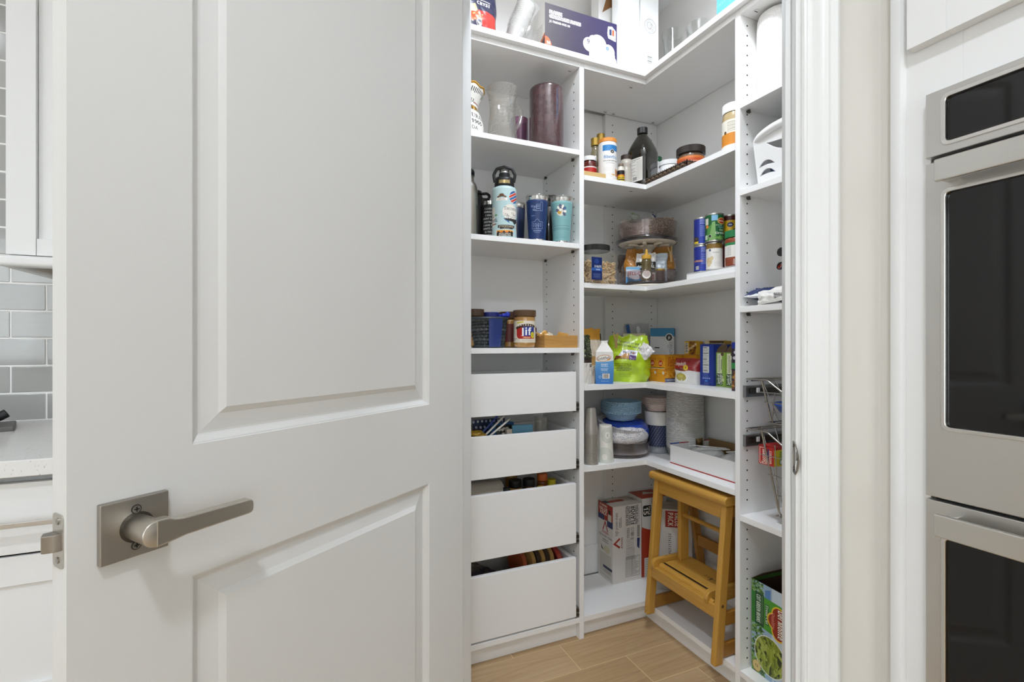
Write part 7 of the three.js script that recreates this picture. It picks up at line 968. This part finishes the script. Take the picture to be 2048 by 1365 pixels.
carton('shake_carton', 'orange and white protein shake carton wedged between the two white ones', 0.13, 0.352, 0.11, [1.487, sE, -1.838], -0.06, (g, F) => { fill(g, '#d2ccc4', 0, 0, 4000, 4000); const [x, y, w, h] = F.F; fill(g, '#ded9d3', x, y, w, h); g.fillStyle = '#b03a20'; g.beginPath(); g.moveTo(x, y + h * 0.36); g.quadraticCurveTo(x + w * 0.4, y + h * 0.44, x + w, y + h * 0.42); g.lineTo(x + w, y + h); g.lineTo(x, y + h); g.fill(); g.fillStyle = '#22211f'; g.beginPath(); g.roundRect(x + w * 0.04, y + h * 0.09, w * 0.34, h * 0.14, 14); g.fill(); txt(g, '15', x + w * 0.16, y + h * 0.16, 60, '#efe8dc', { rot: Math.PI / 2 }); txt(g, 'PACK', x + w * 0.3, y + h * 0.16, 28, '#efe8dc', { rot: Math.PI / 2 }); fill(g, '#e2ddd5', x + w * 0.1, y + h * 0.76, w * 0.5, h * 0.24); rows(g, '#6d6860', x + w * 0.14, y + h * 0.78, w * 0.4, 12, 14, 4); const T = F.T; fill(g, '#a8402a', T[0], T[1], T[2], T[3]); poly(g, '#cfc8be', [[T[0], T[1] + T[3]], [T[0] + T[2] * 0.5, T[1] + T[3] * 0.2], [T[0] + T[2], T[1] + T[3] * 0.6], [T[0] + T[2] * 0.6, T[1] + T[3]]]); const L = F.L; fill(g, '#b03a20', L[0], L[1] + L[3] * 0.4, L[2], L[3] * 0.6); }, { ppm: 1800, flapColor: '#a8402a' });
carton('shake_carton', 'white protein shake carton seen through the step stool', 0.16, 0.345, 0.1, [1.49, sE, -1.68], -0.62, (g, F) => { fill(g, '#d8d3cc', 0, 0, 4000, 4000); const [x, y, w, h] = F.F; fill(g, '#dedad4', x, y, w, h); g.fillStyle = '#a82c22'; g.fillRect(x + w * 0.32, y + h * 0.02, w * 0.5, h * 0.2); ['VALUE', 'PACK'].forEach((s, i) => txt(g, s, x + w * (0.62 - i * 0.17), y + h * 0.12, 54, '#efe6da', { rot: Math.PI / 2, max: h * 0.17 })); txt(g, '15 SHAKES', x + w * 0.74, y + h * 0.12, 26, '#efe6da', { rot: Math.PI / 2 }); rows(g, '#6a655e', x + w * 0.4, y + h * 0.3, 20, 26, 16, 7); rows(g, '#4a4640', x + w * 0.72, y + h * 0.45, 40, 18, 16, 4); const T = F.T; fill(g, '#b9b2a6', T[0], T[1], T[2], T[3]); fill(g, '#8a857a', T[0], T[1] + T[3] * 0.4, T[2], 10); }, { ppm: 1800, flapColor: '#b9b2a6' });
// ---------- step stool ----------
{
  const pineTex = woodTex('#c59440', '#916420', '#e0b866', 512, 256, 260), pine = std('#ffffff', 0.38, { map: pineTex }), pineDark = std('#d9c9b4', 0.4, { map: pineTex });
  const t = thing('step_stool', 'folding golden wooden step stool standing half off the low shelf', 'step stool', [1.3, 0.0834, -1.39]);
  const O = t.position, L = (x0, x1, y0, y1, z0, z1, r = 0.003, along = 'z') => { const g = bb(x0 - O.x, x1 - O.x, y0 - O.y, y1 - O.y, z0 - O.z, z1 - O.z, r); return metricUV(g, along, 2.2, rnd()); };
  const lean = (g, x0, y0, x1, y1) => { const P = g.attributes.position, k = (x1 - x0) / (y1 - y0); for (let i = 0; i < P.count; i++) P.setX(i, P.getX(i) + (P.getY(i) + O.y - y0) * k); g.computeVertexNormals(); return g; };
  const zl = -1.573, zr = -1.234;
  // top tread with a rounded front edge
  const tp = new THREE.Shape(); tp.moveTo(0.012, 0); tp.quadraticCurveTo(-0.001, 0.0, 0, 0.013); tp.quadraticCurveTo(0.001, 0.025, 0.014, 0.025); tp.lineTo(0.205, 0.025); tp.lineTo(0.205, 0); tp.closePath();
  const tg = new THREE.ExtrudeGeometry(tp, { depth: 0.379, bevelEnabled: true, bevelSize: 0.003, bevelThickness: 0.003, bevelSegments: 2, curveSegments: 8 }); tg.translate(1.298 - O.x, 0.5945 - O.y, -1.587 - O.z); part('top_step', metricUV(tg, 'z', 2.2), pine, t);
  part('apron', L(1.3135, 1.3335, 0.541, 0.596, -1.552, -1.234, 0.003), pine, t);
  for (const z of [zl, zr]) { part('front_leg', lean(L(1.2585, 1.2945, 0.068, 0.596, z, z + 0.022, 0.004, 'y'), 1.2585, 0.068, 1.3075, 0.596), pine, t); part('rear_leg', lean(L(1.55, 1.584, 0.0838, 0.594, z + 0.001, z + 0.02, 0.003, 'y'), 1.55, 0.0838, 1.462, 0.594), pineDark, t); part('bottom_rail', L(1.293, 1.566, 0.0862, 0.133, z + 0.004, z + 0.018, 0.003, 'x'), pineDark, t); part('upper_side_rail', L(1.335, 1.47, 0.548, 0.594, z + 0.004, z + 0.018, 0.003, 'x'), pineDark, t); part('middle_side_rail', L(1.31, 1.535, 0.19, 0.235, z + 0.004, z + 0.018, 0.003, 'x'), pineDark, t); }
  part('front_rail', L(1.276, 1.296, 0.214, 0.262, -1.552, -1.234, 0.004), pine, t);
  part('rear_rail', L(1.515, 1.53, 0.3, 0.345, -1.553, -1.232, 0.003), pineDark, t);
  // folding lower step
  for (const [z0, z1] of [[-1.546, -1.528], [-1.274, -1.256]]) { const s = new THREE.Shape(); s.moveTo(0.018, 0); s.quadraticCurveTo(0, 0.004, 0, 0.024); s.quadraticCurveTo(0.001, 0.046, 0.02, 0.048); s.lineTo(0.172, 0.048); s.lineTo(0.172, 0.008); s.closePath(); const g = new THREE.ExtrudeGeometry(s, { depth: z1 - z0 - 0.003, bevelEnabled: true, bevelSize: 0.0015, bevelThickness: 0.0015, bevelSegments: 2 }); g.translate(1.272 - O.x, 0.243 - O.y, z0 - O.z); part('step_bracket', metricUV(g, 'x', 2.2), pine, t); part('dowel', new THREE.CylinderGeometry(0.007, 0.007, 0.02, 18).rotateX(Math.PI / 2), pine, t, [1.288 - O.x, 0.262 - O.y, (z0 + z1) / 2 - O.z + (z0 < -1.4 ? -0.013 : 0.013)]); }
  const st = part('lower_step', L(1.322, 1.452, 0.262, 0.277, -1.5265, -1.2755, 0.003), pine, t);
  part('brand_print', new THREE.PlaneGeometry(0.1, 0.07).rotateX(-Math.PI / 2).rotateY(-Math.PI / 2), printed(300, 210, (g, w, h) => { g.drawImage(pineTex.image, 0, 0, 512, 256, 0, 0, w, h); txt(g, 'Linon', 130, 80, 60, '#3a2410', { font: 'serif', plain: 1 }); poly(g, '#2a1a0c', [[140, 60], [162, 90], [150, 130], [136, 96]]); txt(g, 'Home', 190, 130, 40, '#3a2410', { font: 'serif', plain: 1 }); fill(g, '#3a2410', 90, 150, 130, 4); oval(g, '#3a2410', 60, 150, 5); oval(g, '#3a2410', 250, 90, 5); }, 0.4), st, [1.375 - O.x, 0.2773 - O.y, -1.345 - O.z]);
  part('step_nosing', metricUV(new THREE.CylinderGeometry(0.0135, 0.0135, 0.252, 24).rotateX(Math.PI / 2), 'z', 2.2).translate(1.3065 - O.x, 0.262 - O.y, -1.401 - O.z), pine, t);
  part('metal_strip', L(1.3188, 1.3222, 0.262, 0.2745, -1.526, -1.276, 0), darkNickel, t);
  for (const [z0, z1] of [[-1.526, -1.508], [-1.294, -1.276]]) part('step_post', L(1.385, 1.428, 0.277, 0.522, z0, z1, 0.003, 'y'), z0 < -1.4 ? pine : pineDark, t);
  part('step_rod', metricUV(new THREE.CylinderGeometry(0.0085, 0.0085, 0.216, 20).rotateX(Math.PI / 2), 'z', 2.2).translate(1.404 - O.x, 0.456 - O.y, -1.401 - O.z), pine, t);
  const plug = new THREE.CylinderGeometry(0.0055, 0.0055, 0.002, 18).rotateX(Math.PI / 2); part('screw_plug', plug, std('#6a4a20', 0.5), t, [1.292 - O.x, 0.262 - O.y, zr + 0.0222 - O.z]);
  part('screw_plug', new THREE.CylinderGeometry(0.0035, 0.0035, 0.002, 14), std('#6a4a20', 0.5), t, [1.34 - O.x, 0.2915 - O.y, -1.537 - O.z]);
}
// ---------- right tower ----------
{
  const emb = canvas(1024, 1024, (g, w, h) => { fill(g, '#808080', 0, 0, w, h); const im = g.getImageData(0, 0, w, h); for (let y = 0; y < h; y++) for (let x = 0; x < w; x++) { const u = x / w * 6, v = y / h * 5, cx = Math.floor(u) + 0.5, cy = Math.floor(v + (Math.floor(u) % 2) * 0.5) + 0.5 - (Math.floor(u) % 2) * 0.5, dx = (u - cx) * 2, dy = (v - cy) * 2, r = Math.max(Math.abs(dx), Math.abs(dx) * 0.5 + Math.abs(dy) * 0.87); const q = 128 + 70 * Math.sin(r * 22 + noise.noise(u * 2, v * 2, 3) * 2) * (r > 0.2 ? 1 : 0.3), i = (y * w + x) * 4; im.data[i] = im.data[i + 1] = im.data[i + 2] = q; } g.putImageData(im, 0, 0); }); emb.colorSpace = THREE.NoColorSpace;
  const t = thing('paper_towel_roll', 'tall white embossed paper towel roll on the top shelf of the right tower', 'paper towels', [1.405, y1b + T9 + 0.0004, -1.094]);
  part('towel_paper', lathe([[0.02, 0.002], [0.058, 0], [0.0615, 0.004], [0.0622, 0.02], [0.0622, 0.235], [0.061, 0.258], [0.057, 0.27], [0.05, 0.276], [0.02, 0.277]], 64), std('#edebe8', 0.85, { bumpMap: emb, bumpScale: 0.0022 }), t); part('cardboard_core', lathe([[0.02, 0.001], [0.02, 0.277], [0.0185, 0.277], [0.0185, 0.001]], 30), kraft, t);
}
{ // perforated white basket
  const t = thing('plastic_basket', 'white plastic basket with curved rim, hand hole and lens-shaped slots', 'basket', [1.452, y2b + T9 + 0.0004, -1.003]);
  const hx = 0.118, hz = 0.138, H = 0.166, S = (k, y, e = 5) => [hx * k, hz * k, y, e];
  const m = std('#e9e8e6', 0.35);
  // front wall with openings, bent to the basket's curve; the other walls are plain
  const bend = (g, zw, back) => { const P = g.attributes.position; for (let i = 0; i < P.count; i++) { const u = P.getX(i), y = P.getY(i), d = P.getZ(i), k = 0.9 + 0.1 * Math.min(1, y / H), a = u / zw; P.setXYZ(i, -hx * k + d, y, u * k); } g.computeVertexNormals(); return g; };
  const s = new THREE.Shape(); const W = hz * 0.93; s.moveTo(-W, 0.012); for (let i = 1; i <= 24; i++) s.lineTo(-W + 2 * W * i / 24, 0.012); s.lineTo(W, 0.146); for (let i = 1; i <= 24; i++) { const q = W - 2 * W * i / 24; s.lineTo(q, 0.146 + 0.014 * (1 - (q / W) ** 2)); } s.closePath();
  const lens = (cx, cy, w, h, up) => { const p = new THREE.Path(), n = 14; for (let i = 0; i <= n; i++) { const k = -1 + 2 * i / n; const a = cx + k * w / 2, b = cy + (up ? 1 : -1) * h * (1 - k * k); i ? p.lineTo(a, b) : p.moveTo(a, b); } for (let i = n - 1; i > 0; i--) { const k = -1 + 2 * i / n; p.lineTo(cx + k * w / 2, cy + (up ? 1 : -1) * h * 0.18 * (1 - k * k)); } return p; };
  s.holes.push(lens(0, 0.13, 0.165, 0.04, false)); for (const cx of [-0.088, 0, 0.088]) for (const cy of [0.06, 0.033]) s.holes.push(lens(cx, cy, 0.062, 0.019, true));
  const fg = new THREE.ExtrudeGeometry(s, { depth: 0.003, bevelEnabled: true, bevelSize: 0.0006, bevelThickness: 0.0006, bevelSegments: 1, curveSegments: 10 }); part('front_wall', bend(fg, W), m, t);
  const wall = ringLoft([S(0.84, 0.002), S(0.9, 0.008), S(0.92, 0.02), S(1.0, 0.15)], 80, false); { const P = wall.attributes.position, idx = wall.index.array, keep = []; for (let i = 0; i < idx.length; i += 3) { const c = (P.getX(idx[i]) + P.getX(idx[i + 1]) + P.getX(idx[i + 2])) / 3; if (c > -hx * 0.86) keep.push(idx[i], idx[i + 1], idx[i + 2]); } wall.setIndex(keep); } part('side_wall', wall, std('#e9e8e6', 0.35, { side: THREE.DoubleSide }), t); part('basket_base', ringLoft([S(0.84, 0.0002), S(0.9, 0.004), S(0.9, 0.012)], 60), m, t);
  const rimPts = []; for (let i = 0; i < 96; i++) { const a = i / 96 * Math.PI * 2, c = Math.cos(a), q = Math.sin(a), e = 2 / 5; const x = Math.sign(c) * Math.abs(c) ** e * hx * 1.03, z = Math.sign(q) * Math.abs(q) ** e * hz * 1.05; rimPts.push([x , 0.148 + 0.016 * Math.max(0, 1 - (z / hz) ** 2), z]); }
  const rim = tube(rimPts, 0.008, 200, 12, true); { const P = rim.attributes.position; for (let i = 0; i < P.count; i++) P.setY(i, P.getY(i) * 1.6 - 0.092); } part('rim', rim, m, t);
  one('snack_packet', 'blue and white packet seen through slots of the white basket', 'packet', pouchGeo(0.17, 0.11, 0.07, { s: 4, nu: 16, nv: 16 }), printed(300, 260, (g, w, h) => { fill(g, '#4a6a9a', 0, 0, w, h); for (let i = 0; i < 60; i++) { g.save(); g.translate(rr(0, w), rr(0, h)); g.rotate(rr(0, 3)); oval(g, ['#d8d5cf', '#1f2c58', '#b58a86', '#8fa6bf', '#2f5a9a'][i % 5], 0, 0, rr(8, 26), rr(5, 12)); g.restore(); } }, 0.4), [1.405, y2b + T9 + 0.013, -1.035], -Math.PI / 2);
  one('blue_packet', 'deep blue packet with cream band at right in the white basket', 'packet', pouchGeo(0.13, 0.1, 0.05, { s: 9, nu: 14, nv: 14 }), printed(240, 220, (g, w, h) => { fill(g, '#224a96', 0, 0, w, h); fill(g, '#d2c8b4', 0, h * 0.5, w, h * 0.3); rows(g, '#6a604e', 20, h * 0.56, 180, 4, 14, 4); }, 0.4), [1.4, y2b + T9 + 0.013, -0.94], -Math.PI / 2 + 0.1);
}
{
  const y = y3b + T9 + 0.0006;
  const navy = printed(320, 256, (g, w, h) => { fill(g, '#23305e', 0, 0, w, h); for (let i = 0; i < 40; i++) oval(g, ['#2f3f74', '#1a2348', '#8f9ac0'][i % 3], rr(0, w), rr(0, h), rr(3, 9), rr(2, 5)); fill(g, '#dcdcda', 0, 0, w, 14); fill(g, '#dcdcda', 0, h - 14, w, 14); }, 0.35, { side: THREE.DoubleSide });
  const p1 = one('navy_packet', 'navy packet with white edges lying on the right tower shelf', 'packet', pouchGeo(0.1, 0.12, 0.036, { s: 5, sealBottom: 1, wr: 0.007, nu: 20, nv: 20, belly: 0.5 }), navy, [1.33, y + 0.03, -1.105]); p1.rotation.set(-1.35, -1.25, 0, 'YXZ');
  const p2 = one('white_packet', 'white folded packet with black bars lying against the navy packet', 'packet', pouchGeo(0.09, 0.05, 0.02, { s: 8, sealBottom: 1, wr: 0.005, nu: 18, nv: 14, belly: 0.5 }), printed(320, 200, (g, w, h) => { fill(g, '#e6e3dd', 0, 0, w, h); bars(g, 180, 100, 90, 66, '#2a2a2a', '#e6e3dd'); oval(g, '#b5503a', 150, 96, 3); }, 0.5, { side: THREE.DoubleSide }), [1.318, y + 0.006, -1.045]); p2.rotation.set(-0.45, -1.35, 0.18, 'YXZ');
  const p3 = one('dark_packet', 'dark purple packet behind the white folded packet', 'packet', pouchGeo(0.12, 0.09, 0.03, { s: 2, sealBottom: 1, wr: 0.006, nu: 16, nv: 14 }), std('#2a2030', 0.4, { side: THREE.DoubleSide }), [1.39, y + 0.012, -1.03]); p3.rotation.set(-0.9, -1.3, 0, 'YXZ');
  const t = thing('can_opener', 'black and red loop-handled opener standing at the door jamb edge', 'can opener', [1.42, y, -1.112]);
  part('stand_base', lathe([[0, 0], [0.024, 0], [0.024, 0.006], [0.01, 0.012], [0, 0.012]], 28), black, t, [0, 0, 0.035]); part('shaft', tube([[0, 0.01, 0.035], [0, 0.11, 0.036], [0, 0.17, 0.03]], 0.0065, 20, 10), darkNickel, t);
  const loop = new THREE.TorusGeometry(0.024, 0.0052, 12, 40); loop.scale(1, 0.42, 1); loop.rotateY(Math.PI / 2 - 0.6); part('handle_loop', loop, black, t, [-0.004, 0.129, 0.018]); part('red_insert', loop.clone().scale(0.74, 0.5, 0.74), std('#b23a24', 0.45), t, [-0.004, 0.127, 0.018]); const knob = new THREE.CylinderGeometry(0.014, 0.014, 0.012, 26).rotateZ(Math.PI / 2); part('turning_knob', knob, black, t, [-0.006, 0.172, 0.024]);
}
function wireBasket(label, top, bottom, inset) {
  const t = thing('wire_basket', label, 'wire basket', [1.45, bottom, -0.91]), h = top - bottom, W = 0.234, D = 0.125, r = 0.0021;
  const wire = std('#b5b0a8', 0.22, { metalness: 1 });
  const X0 = -0.127, X1 = 0.13;
  part('top_frame', merge([tube([[X1, h, -W], [X0, h, -W], [X0, h, -W + 0.075], [X0, h - 0.035, -W + 0.135], [X0, h - 0.035, W - 0.135], [X0, h, W - 0.075], [X0, h, W], [X1, h, W], [X1, h, -W]], 0.0026, 160, 8), tube([[X1 - 0.004, h - 0.006, -W + 0.002], [X0 + 0.02, h - 0.006, -W + 0.002]], 0.0022, 4, 6)]), wire, t);
  const bw = W - inset, b0 = X0 + inset * 0.32, b1 = X1 - inset * 0.3;
  part('bottom_frame', tube([[b0, 0.003, -bw], [b0, 0.003, bw], [b1, 0.003, bw], [b1, 0.003, -bw], [b0, 0.003, -bw]], 0.0024, 80, 8), wire, t);
  const bars = []; for (const s of [-1, 1]) bars.push(tube([[X0, h - 0.001, s * (W - 0.056)], [b0 + 0.002, 0.012, s * (bw - 0.01)], [b0 + 0.012, 0.003, s * (bw - 0.012)]], 0.0034, 24, 8));
  for (const b of bars) part('flat_upright', b, wire, t);
  const n = 9; for (let i = 0; i <= n; i++) { const k = -1 + 2 * i / n; part('wire', tube([[X0 + 0.002, h - 0.035, k * (W - 0.1)], [b0, 0.003, k * bw * 0.9], [b1, 0.003, k * bw * 0.9], [X1 - 0.002, h, k * (W - 0.06)]], r * 0.75, 60, 6), wire, t); }
  for (const f of [0.3, 0.55, 0.8]) { const q = bw + (W - bw) * f, x = b0 + (X0 - b0) * f; part('wire', tube([[x, h * f * 0.9, -q + 0.03], [x, h * f * 0.9, q - 0.03]], r * 0.75, 8, 6), wire, t); }
  for (const s of [-1, 1]) for (const x of [-0.06, 0, 0.06]) part('wire', tube([[x, h, s * W], [x, 0.003, s * bw]], r * 0.75, 8, 6), wire, t);
  // slides fixed to the tower panels
  const z = s => s < 0 ? -1.1525 + 0.91 : -0.661 + 0.91;
  for (const s of [-1, 1]) { const zz = z(s), a = s < 0 ? zz : zz - 0.0115, o = part('drawer_slide', merge([bb(-0.132, 0.145, h - 0.058, h - 0.022, a, a + 0.002, 0.0004), bb(-0.132, 0.145, h - 0.026, h - 0.022, a, a + 0.0115, 0.0004), bb(-0.132, 0.145, h - 0.058, h - 0.054, a, a + 0.0115, 0.0004), bb(-0.134, -0.129, h - 0.059, h - 0.021, a, a + 0.0112, 0.0006)]), std('#8f9190', 0.35, { metalness: 0.85 }), t, null, 'grey steel drawer slide'); part('slide_rail', bb(-0.11, 0.145, h - 0.048, h - 0.032, a + 0.002, a + 0.0095, 0.0006), darkNickel, o); part('slide_stop', merge([bb(-0.085, -0.072, h - 0.046, h - 0.03, a + 0.0095, a + 0.013, 0.001)]), whitePlastic, o); }
  return t;
}
wireBasket('upper chrome wire pull-out basket holding the blue bowl', 1.02, 0.885, 0.062);
wireBasket('lower deeper chrome wire pull-out basket holding rice', 0.861, 0.6, 0.085);
one('blue_bowl', 'royal blue plastic bowl in the upper wire basket', 'bowl', lathe([[0, 0.002], [0.05, 0], [0.054, 0.003], [0.085, 0.03], [0.1, 0.052], [0.103, 0.053], [0.101, 0.056], [0.097, 0.053], [0.05, 0.006], [0, 0.006]], 52), std('#1f55b4', 0.35), [1.442, 0.8905, -1.012]);
{ const o = pouch('blue_packet', 'shiny blue packet with white disc standing in the blue bowl', 'packet', 0.11, 0.075, 0.03, [1.425, 0.897, -1.0], -Math.PI / 2 + 0.4, (g, w, h) => { fill(g, '#1f46a0', 0, 0, w, h); for (let i = 0; i < 10; i++) { g.globalAlpha = 0.5; oval(g, i % 2 ? '#12307a' : '#5f86d0', rr(0, w), rr(0, h), 40, 14); } g.globalAlpha = 1; oval(g, '#e8e6e2', w * 0.5, h * 0.62, 60, 50); oval(g, '#c98f3a', w * 0.72, h * 0.3, 22, 12); }, { s: 6, coat: 0.8, wr: 0.006, nu: 20, nv: 16 }); o.rotation.x = 0; }
carton('rice_box', 'red and yellow rice box lying above the rice bag in wire basket', 0.054, 0.058, 0.16, [1.413, 0.757, -1.08], -Math.PI / 2, (g, F) => {
  fill(g, '#b3221c', 0, 0, 3000, 3000); { const [x, y, w, h] = F.F; fill(g, '#b8241d', x, y, w, h); g.strokeStyle = '#efe4d8'; g.lineWidth = 6; g.strokeRect(x + w * 0.08, y + h * 0.1, w * 0.44, h * 0.84); txt(g, 'Success', x + w * 0.34, y + h * 0.54, 62, '#f4ece0', { rot: -Math.PI / 2, max: h * 0.74, skew: 0.06 }); txt(g, 'WHITE RICE', x + w * 0.78, y + h * 0.55, 34, '#f0e2d4', { rot: -Math.PI / 2, max: h * 0.7 }); fill(g, '#2a3a76', x + w * 0.6, y + h * 0.12, w * 0.08, h * 0.6); }
  { const [x, y, w, h] = F.R; fill(g, '#dcc41f', x, y, w, h); fill(g, '#b3221c', x, y, w, h * 0.14); fill(g, '#9fb53a', x + w * 0.14, y + h * 0.22, w * 0.3, h * 0.7); rows(g, '#3a4a1c', x + w * 0.17, y + h * 0.28, w * 0.24, 4, 18, 5); oval(g, '#e6e8dc', x + w * 0.2, y + h * 0.8, 22, 22, '#1f4a2c', 6); }
  { const [x, y, w, h] = F.T; fill(g, '#a81f1a', x, y, w, h); txt(g, 'Success', x + w * 0.5, y + h * 0.55, 100, '#f0e6da', { rot: -Math.PI / 2, max: h * 0.7 }); fill(g, '#8a93b0', x + w * 0.1, y, w * 0.15, h); }
}, { ppm: 3000, flapColor: '#a81f1a' });
pouch('rice_bag', 'clear bag of white rice with navy label in the lower wire basket', 'bag', 0.115, 0.146, 0.085, [1.405, 0.606, -1.003], -Math.PI / 2, (g, w, h) => { fill(g, '#c9c1b2', 0, 0, w, h); for (let i = 0; i < 1500; i++) { g.save(); g.translate(rr(0, w), rr(0, h)); g.rotate(rr(0, 3)); oval(g, i % 3 ? '#dad4c8' : '#a39a8a', 0, 0, 4, 2); g.restore(); } oval(g, '#2a2a26', w * 0.52, h * 0.32, 60, 60); oval(g, '#c9c1b2', w * 0.52, h * 0.32, 44, 44); fill(g, '#26305e', w * 0.28, h * 0.4, w * 0.5, h * 0.17); txt(g, 'PEARL', w * 0.5, h * 0.485, 48, '#d8d4dc', { font: 'serif' }); fill(g, '#4a2f22', w * 0.4, h * 0.66, w * 0.4, h * 0.2); }, { s: 5, belly: 0.5, sealTop: 0.06, rough: 0.25, coat: 0.6, tw: 340 });
{
  const w = 0.26, h = 0.293, d = 0.2;
  const t = thing('bean_carton', 'open green carton of canned cut green beans with bean picture', 'box', [1.442, 0.0832, -1.012], -Math.PI / 2 - 0.05);
  const g = cartonGeo(w, h, d, 0.002);
  { // open top: drop the lid face
    const P = g.attributes.position, N = g.attributes.normal; const keep = []; for (let i = 0; i < P.count; i += 3) { if (P.getY(i) > h - 1e-4 && P.getY(i + 1) > h - 1e-4 && P.getY(i + 2) > h - 1e-4) continue; keep.push(i, i + 1, i + 2); } const q = new THREE.BufferGeometry(); for (const k of ['position', 'normal', 'uv']) { const A = g.attributes[k], n = A.itemSize, arr = new Float32Array(keep.length * n); keep.forEach((v, j) => { for (let c = 0; c < n; c++) arr[j * n + c] = A.array[v * n + c]; }); q.setAttribute(k, new THREE.BufferAttribute(arr, n)); }
    const m = cartonMat(w, h, d, 2600, (g, F) => {
      const [x, y, W, H] = F.F; fill(g, '#4f7a3a', 0, 0, 4000, 4000); fill(g, '#9ab4cc', x, y, W, H); poly(g, '#c5d4e0', [[x + W * 0.3, y], [x + W, y], [x + W, y + H], [x + W * 0.3, y + H]]); poly(g, '#5a86c0', [[x + W * 0.2, y + H * 0.06], [x + W * 0.28, y + H * 0.03], [x + W * 0.28, y + H * 0.16], [x + W * 0.2, y + H * 0.14]]);
      for (let i = 0; i < 500; i++) { const yy = rr(0, 1), xx = rr(0, yy > 0.55 ? 0.2 : 0.17); g.save(); g.translate(x + W * xx, y + H * yy); g.rotate(rr(-1, 1)); oval(g, ['#6a9440', '#3f6a2c', '#83aa52', '#2c4f24'][i % 4], 0, 0, rr(8, 22), rr(4, 9)); g.restore(); }
      poly(g, '#4d9a2c', [[x, y + H * 0.13], [x + W, y + H * 0.16], [x + W, y + H * 0.52], [x, y + H * 0.47]]); poly(g, '#2f7a26', [[x, y + H * 0.13], [x + W * 0.1, y + H * 0.13], [x + W * 0.1, y + H * 0.47], [x, y + H * 0.47]]);
      fill(g, '#1c4a2e', x + W * 0.055, y + H * 0.12, W * 0.13, H * 0.35); txt(g, 'CUT GREEN BEANS', x + W * 0.105, y + H * 0.295, 56, '#e2ecd8', { rot: Math.PI / 2, max: H * 0.3 }); fill(g, '#8fbf7a', x + W * 0.155, y + H * 0.14, 4, H * 0.3); fill(g, '#2a6a36', x + W * 0.2, y + H * 0.2, W * 0.06, H * 0.22); txt(g, 'Fresh Cut', x + W * 0.23, y + H * 0.31, 34, '#dfe9d0', { rot: Math.PI / 2, font: 'serif', max: H * 0.2 });
      const ex = x + W * 0.395, ey = y + H * 0.335; g.fillStyle = '#e6c22c'; for (const [dx, dy, rx, ry] of [[0, -62, 68, 70], [0, 70, 68, 72], [-44, 0, 66, 66], [30, 0, 62, 110]]) { g.beginPath(); g.ellipse(ex + dx, ey + dy, rx, ry, 0, 0, 7); g.fill(); } g.fillStyle = '#96281a'; for (const [dx, dy, rx, ry] of [[0, -62, 57, 58], [0, 70, 57, 60], [-44, 0, 54, 54], [30, 0, 50, 98]]) { g.beginPath(); g.ellipse(ex + dx, ey + dy, rx, ry, 0, 0, 7); g.fill(); } txt(g, 'Del Monte', ex + 16, ey, 70, '#f6f0e2', { rot: Math.PI / 2, max: 230, line: '#5a140c', lw: 6 }); txt(g, 'Quality', ex - 52, ey, 38, '#e9a08a', { rot: Math.PI / 2, font: 'serif', plain: 1 }); poly(g, '#e6c22c', [[ex + 88, ey + 20], [ex + 112, ey + 6], [ex + 106, ey + 44]]);
      g.beginPath(); g.ellipse(x + W * 0.27, y + H * 0.74, W * 0.215, H * 0.2, 0.1, 0, 7); g.lineWidth = 14; g.strokeStyle = '#eef0e6'; g.stroke(); g.save(); g.clip(); fill(g, '#2c3c14', x, y + H * 0.5, W * 0.6, H * 0.5); for (let i = 0; i < 90; i++) { g.save(); g.translate(x + W * rr(0.06, 0.5), y + H * rr(0.54, 0.95)); g.rotate(rr(0.6, 2.3)); const L = rr(50, 100); g.fillStyle = ['#7f8f28', '#97a63a', '#68781e', '#a9b552'][i % 4]; g.beginPath(); g.roundRect(-L / 2, -13, L, 26, 11); g.fill(); g.fillStyle = '#c2cc70'; g.globalAlpha = 0.5; g.fillRect(-L / 2 + 8, -8, L - 16, 5); g.restore(); } g.restore(); oval(g, '#d8bf7a', x + W * 0.075, y + H * 0.93, 40, 44, '#a88a48', 4); txt(g, '12', x + W * 0.075, y + H * 0.93, 30, '#6a5426'); fill(g, '#2a7ab0', x + W * 0.33, y + H * 0.955, W * 0.2, H * 0.05); txt(g, 'CANS', x + W * 0.42, y + H * 0.978, 28, '#e8f0f4');
    }, 0.4); m.side = THREE.DoubleSide; part('carton_body', q, m, t); }
  part('carton_lining', merge([bb(-w / 2 + 0.003, w / 2 - 0.003, 0.05, h - 0.012, d / 2 - 0.0035, d / 2 - 0.0028, 0), bb(-w / 2 + 0.0028, -w / 2 + 0.0035, 0.05, h - 0.012, -d / 2 + 0.003, d / 2 - 0.003, 0), bb(-w / 2 + 0.003, w / 2 - 0.003, 0.05, h - 0.004, -d / 2 + 0.0028, -d / 2 + 0.0035, 0)]), std('#4a3424', 0.85), t);
  part('raised_flap', bb(-w / 2, w / 2, 0, 0.06, -0.0006, 0.0006, 0).rotateX(-0.35).translate(0, h, -d / 2), innerCard, t); part('side_flap', bb(-0.0006, 0.0006, 0, 0.05, -d / 2, d / 2, 0).rotateZ(-0.9).translate(-w / 2 + 0.002, h, 0), innerCard, t);
  one('bean_packet', 'light blue packet poking out of the open green carton', 'packet', pouchGeo(0.1, 0.23, 0.03, { s: 3, nu: 14, nv: 14 }), printed(200, 400, (g, w, h) => { fill(g, '#3f8ab5', 0, 0, w, h); oval(g, '#d5e2ea', 110, 60, 70, 30); rows(g, '#dce8f0', 30, 100, 140, 5, 24, 8); }, 0.4), [1.4, 0.1, -1.0], -Math.PI / 2);
}
scene.traverse((o) => { if (o.isMesh) { o.castShadow = true; o.receiveShadow = true; } });
renderer.render(scene, camera);
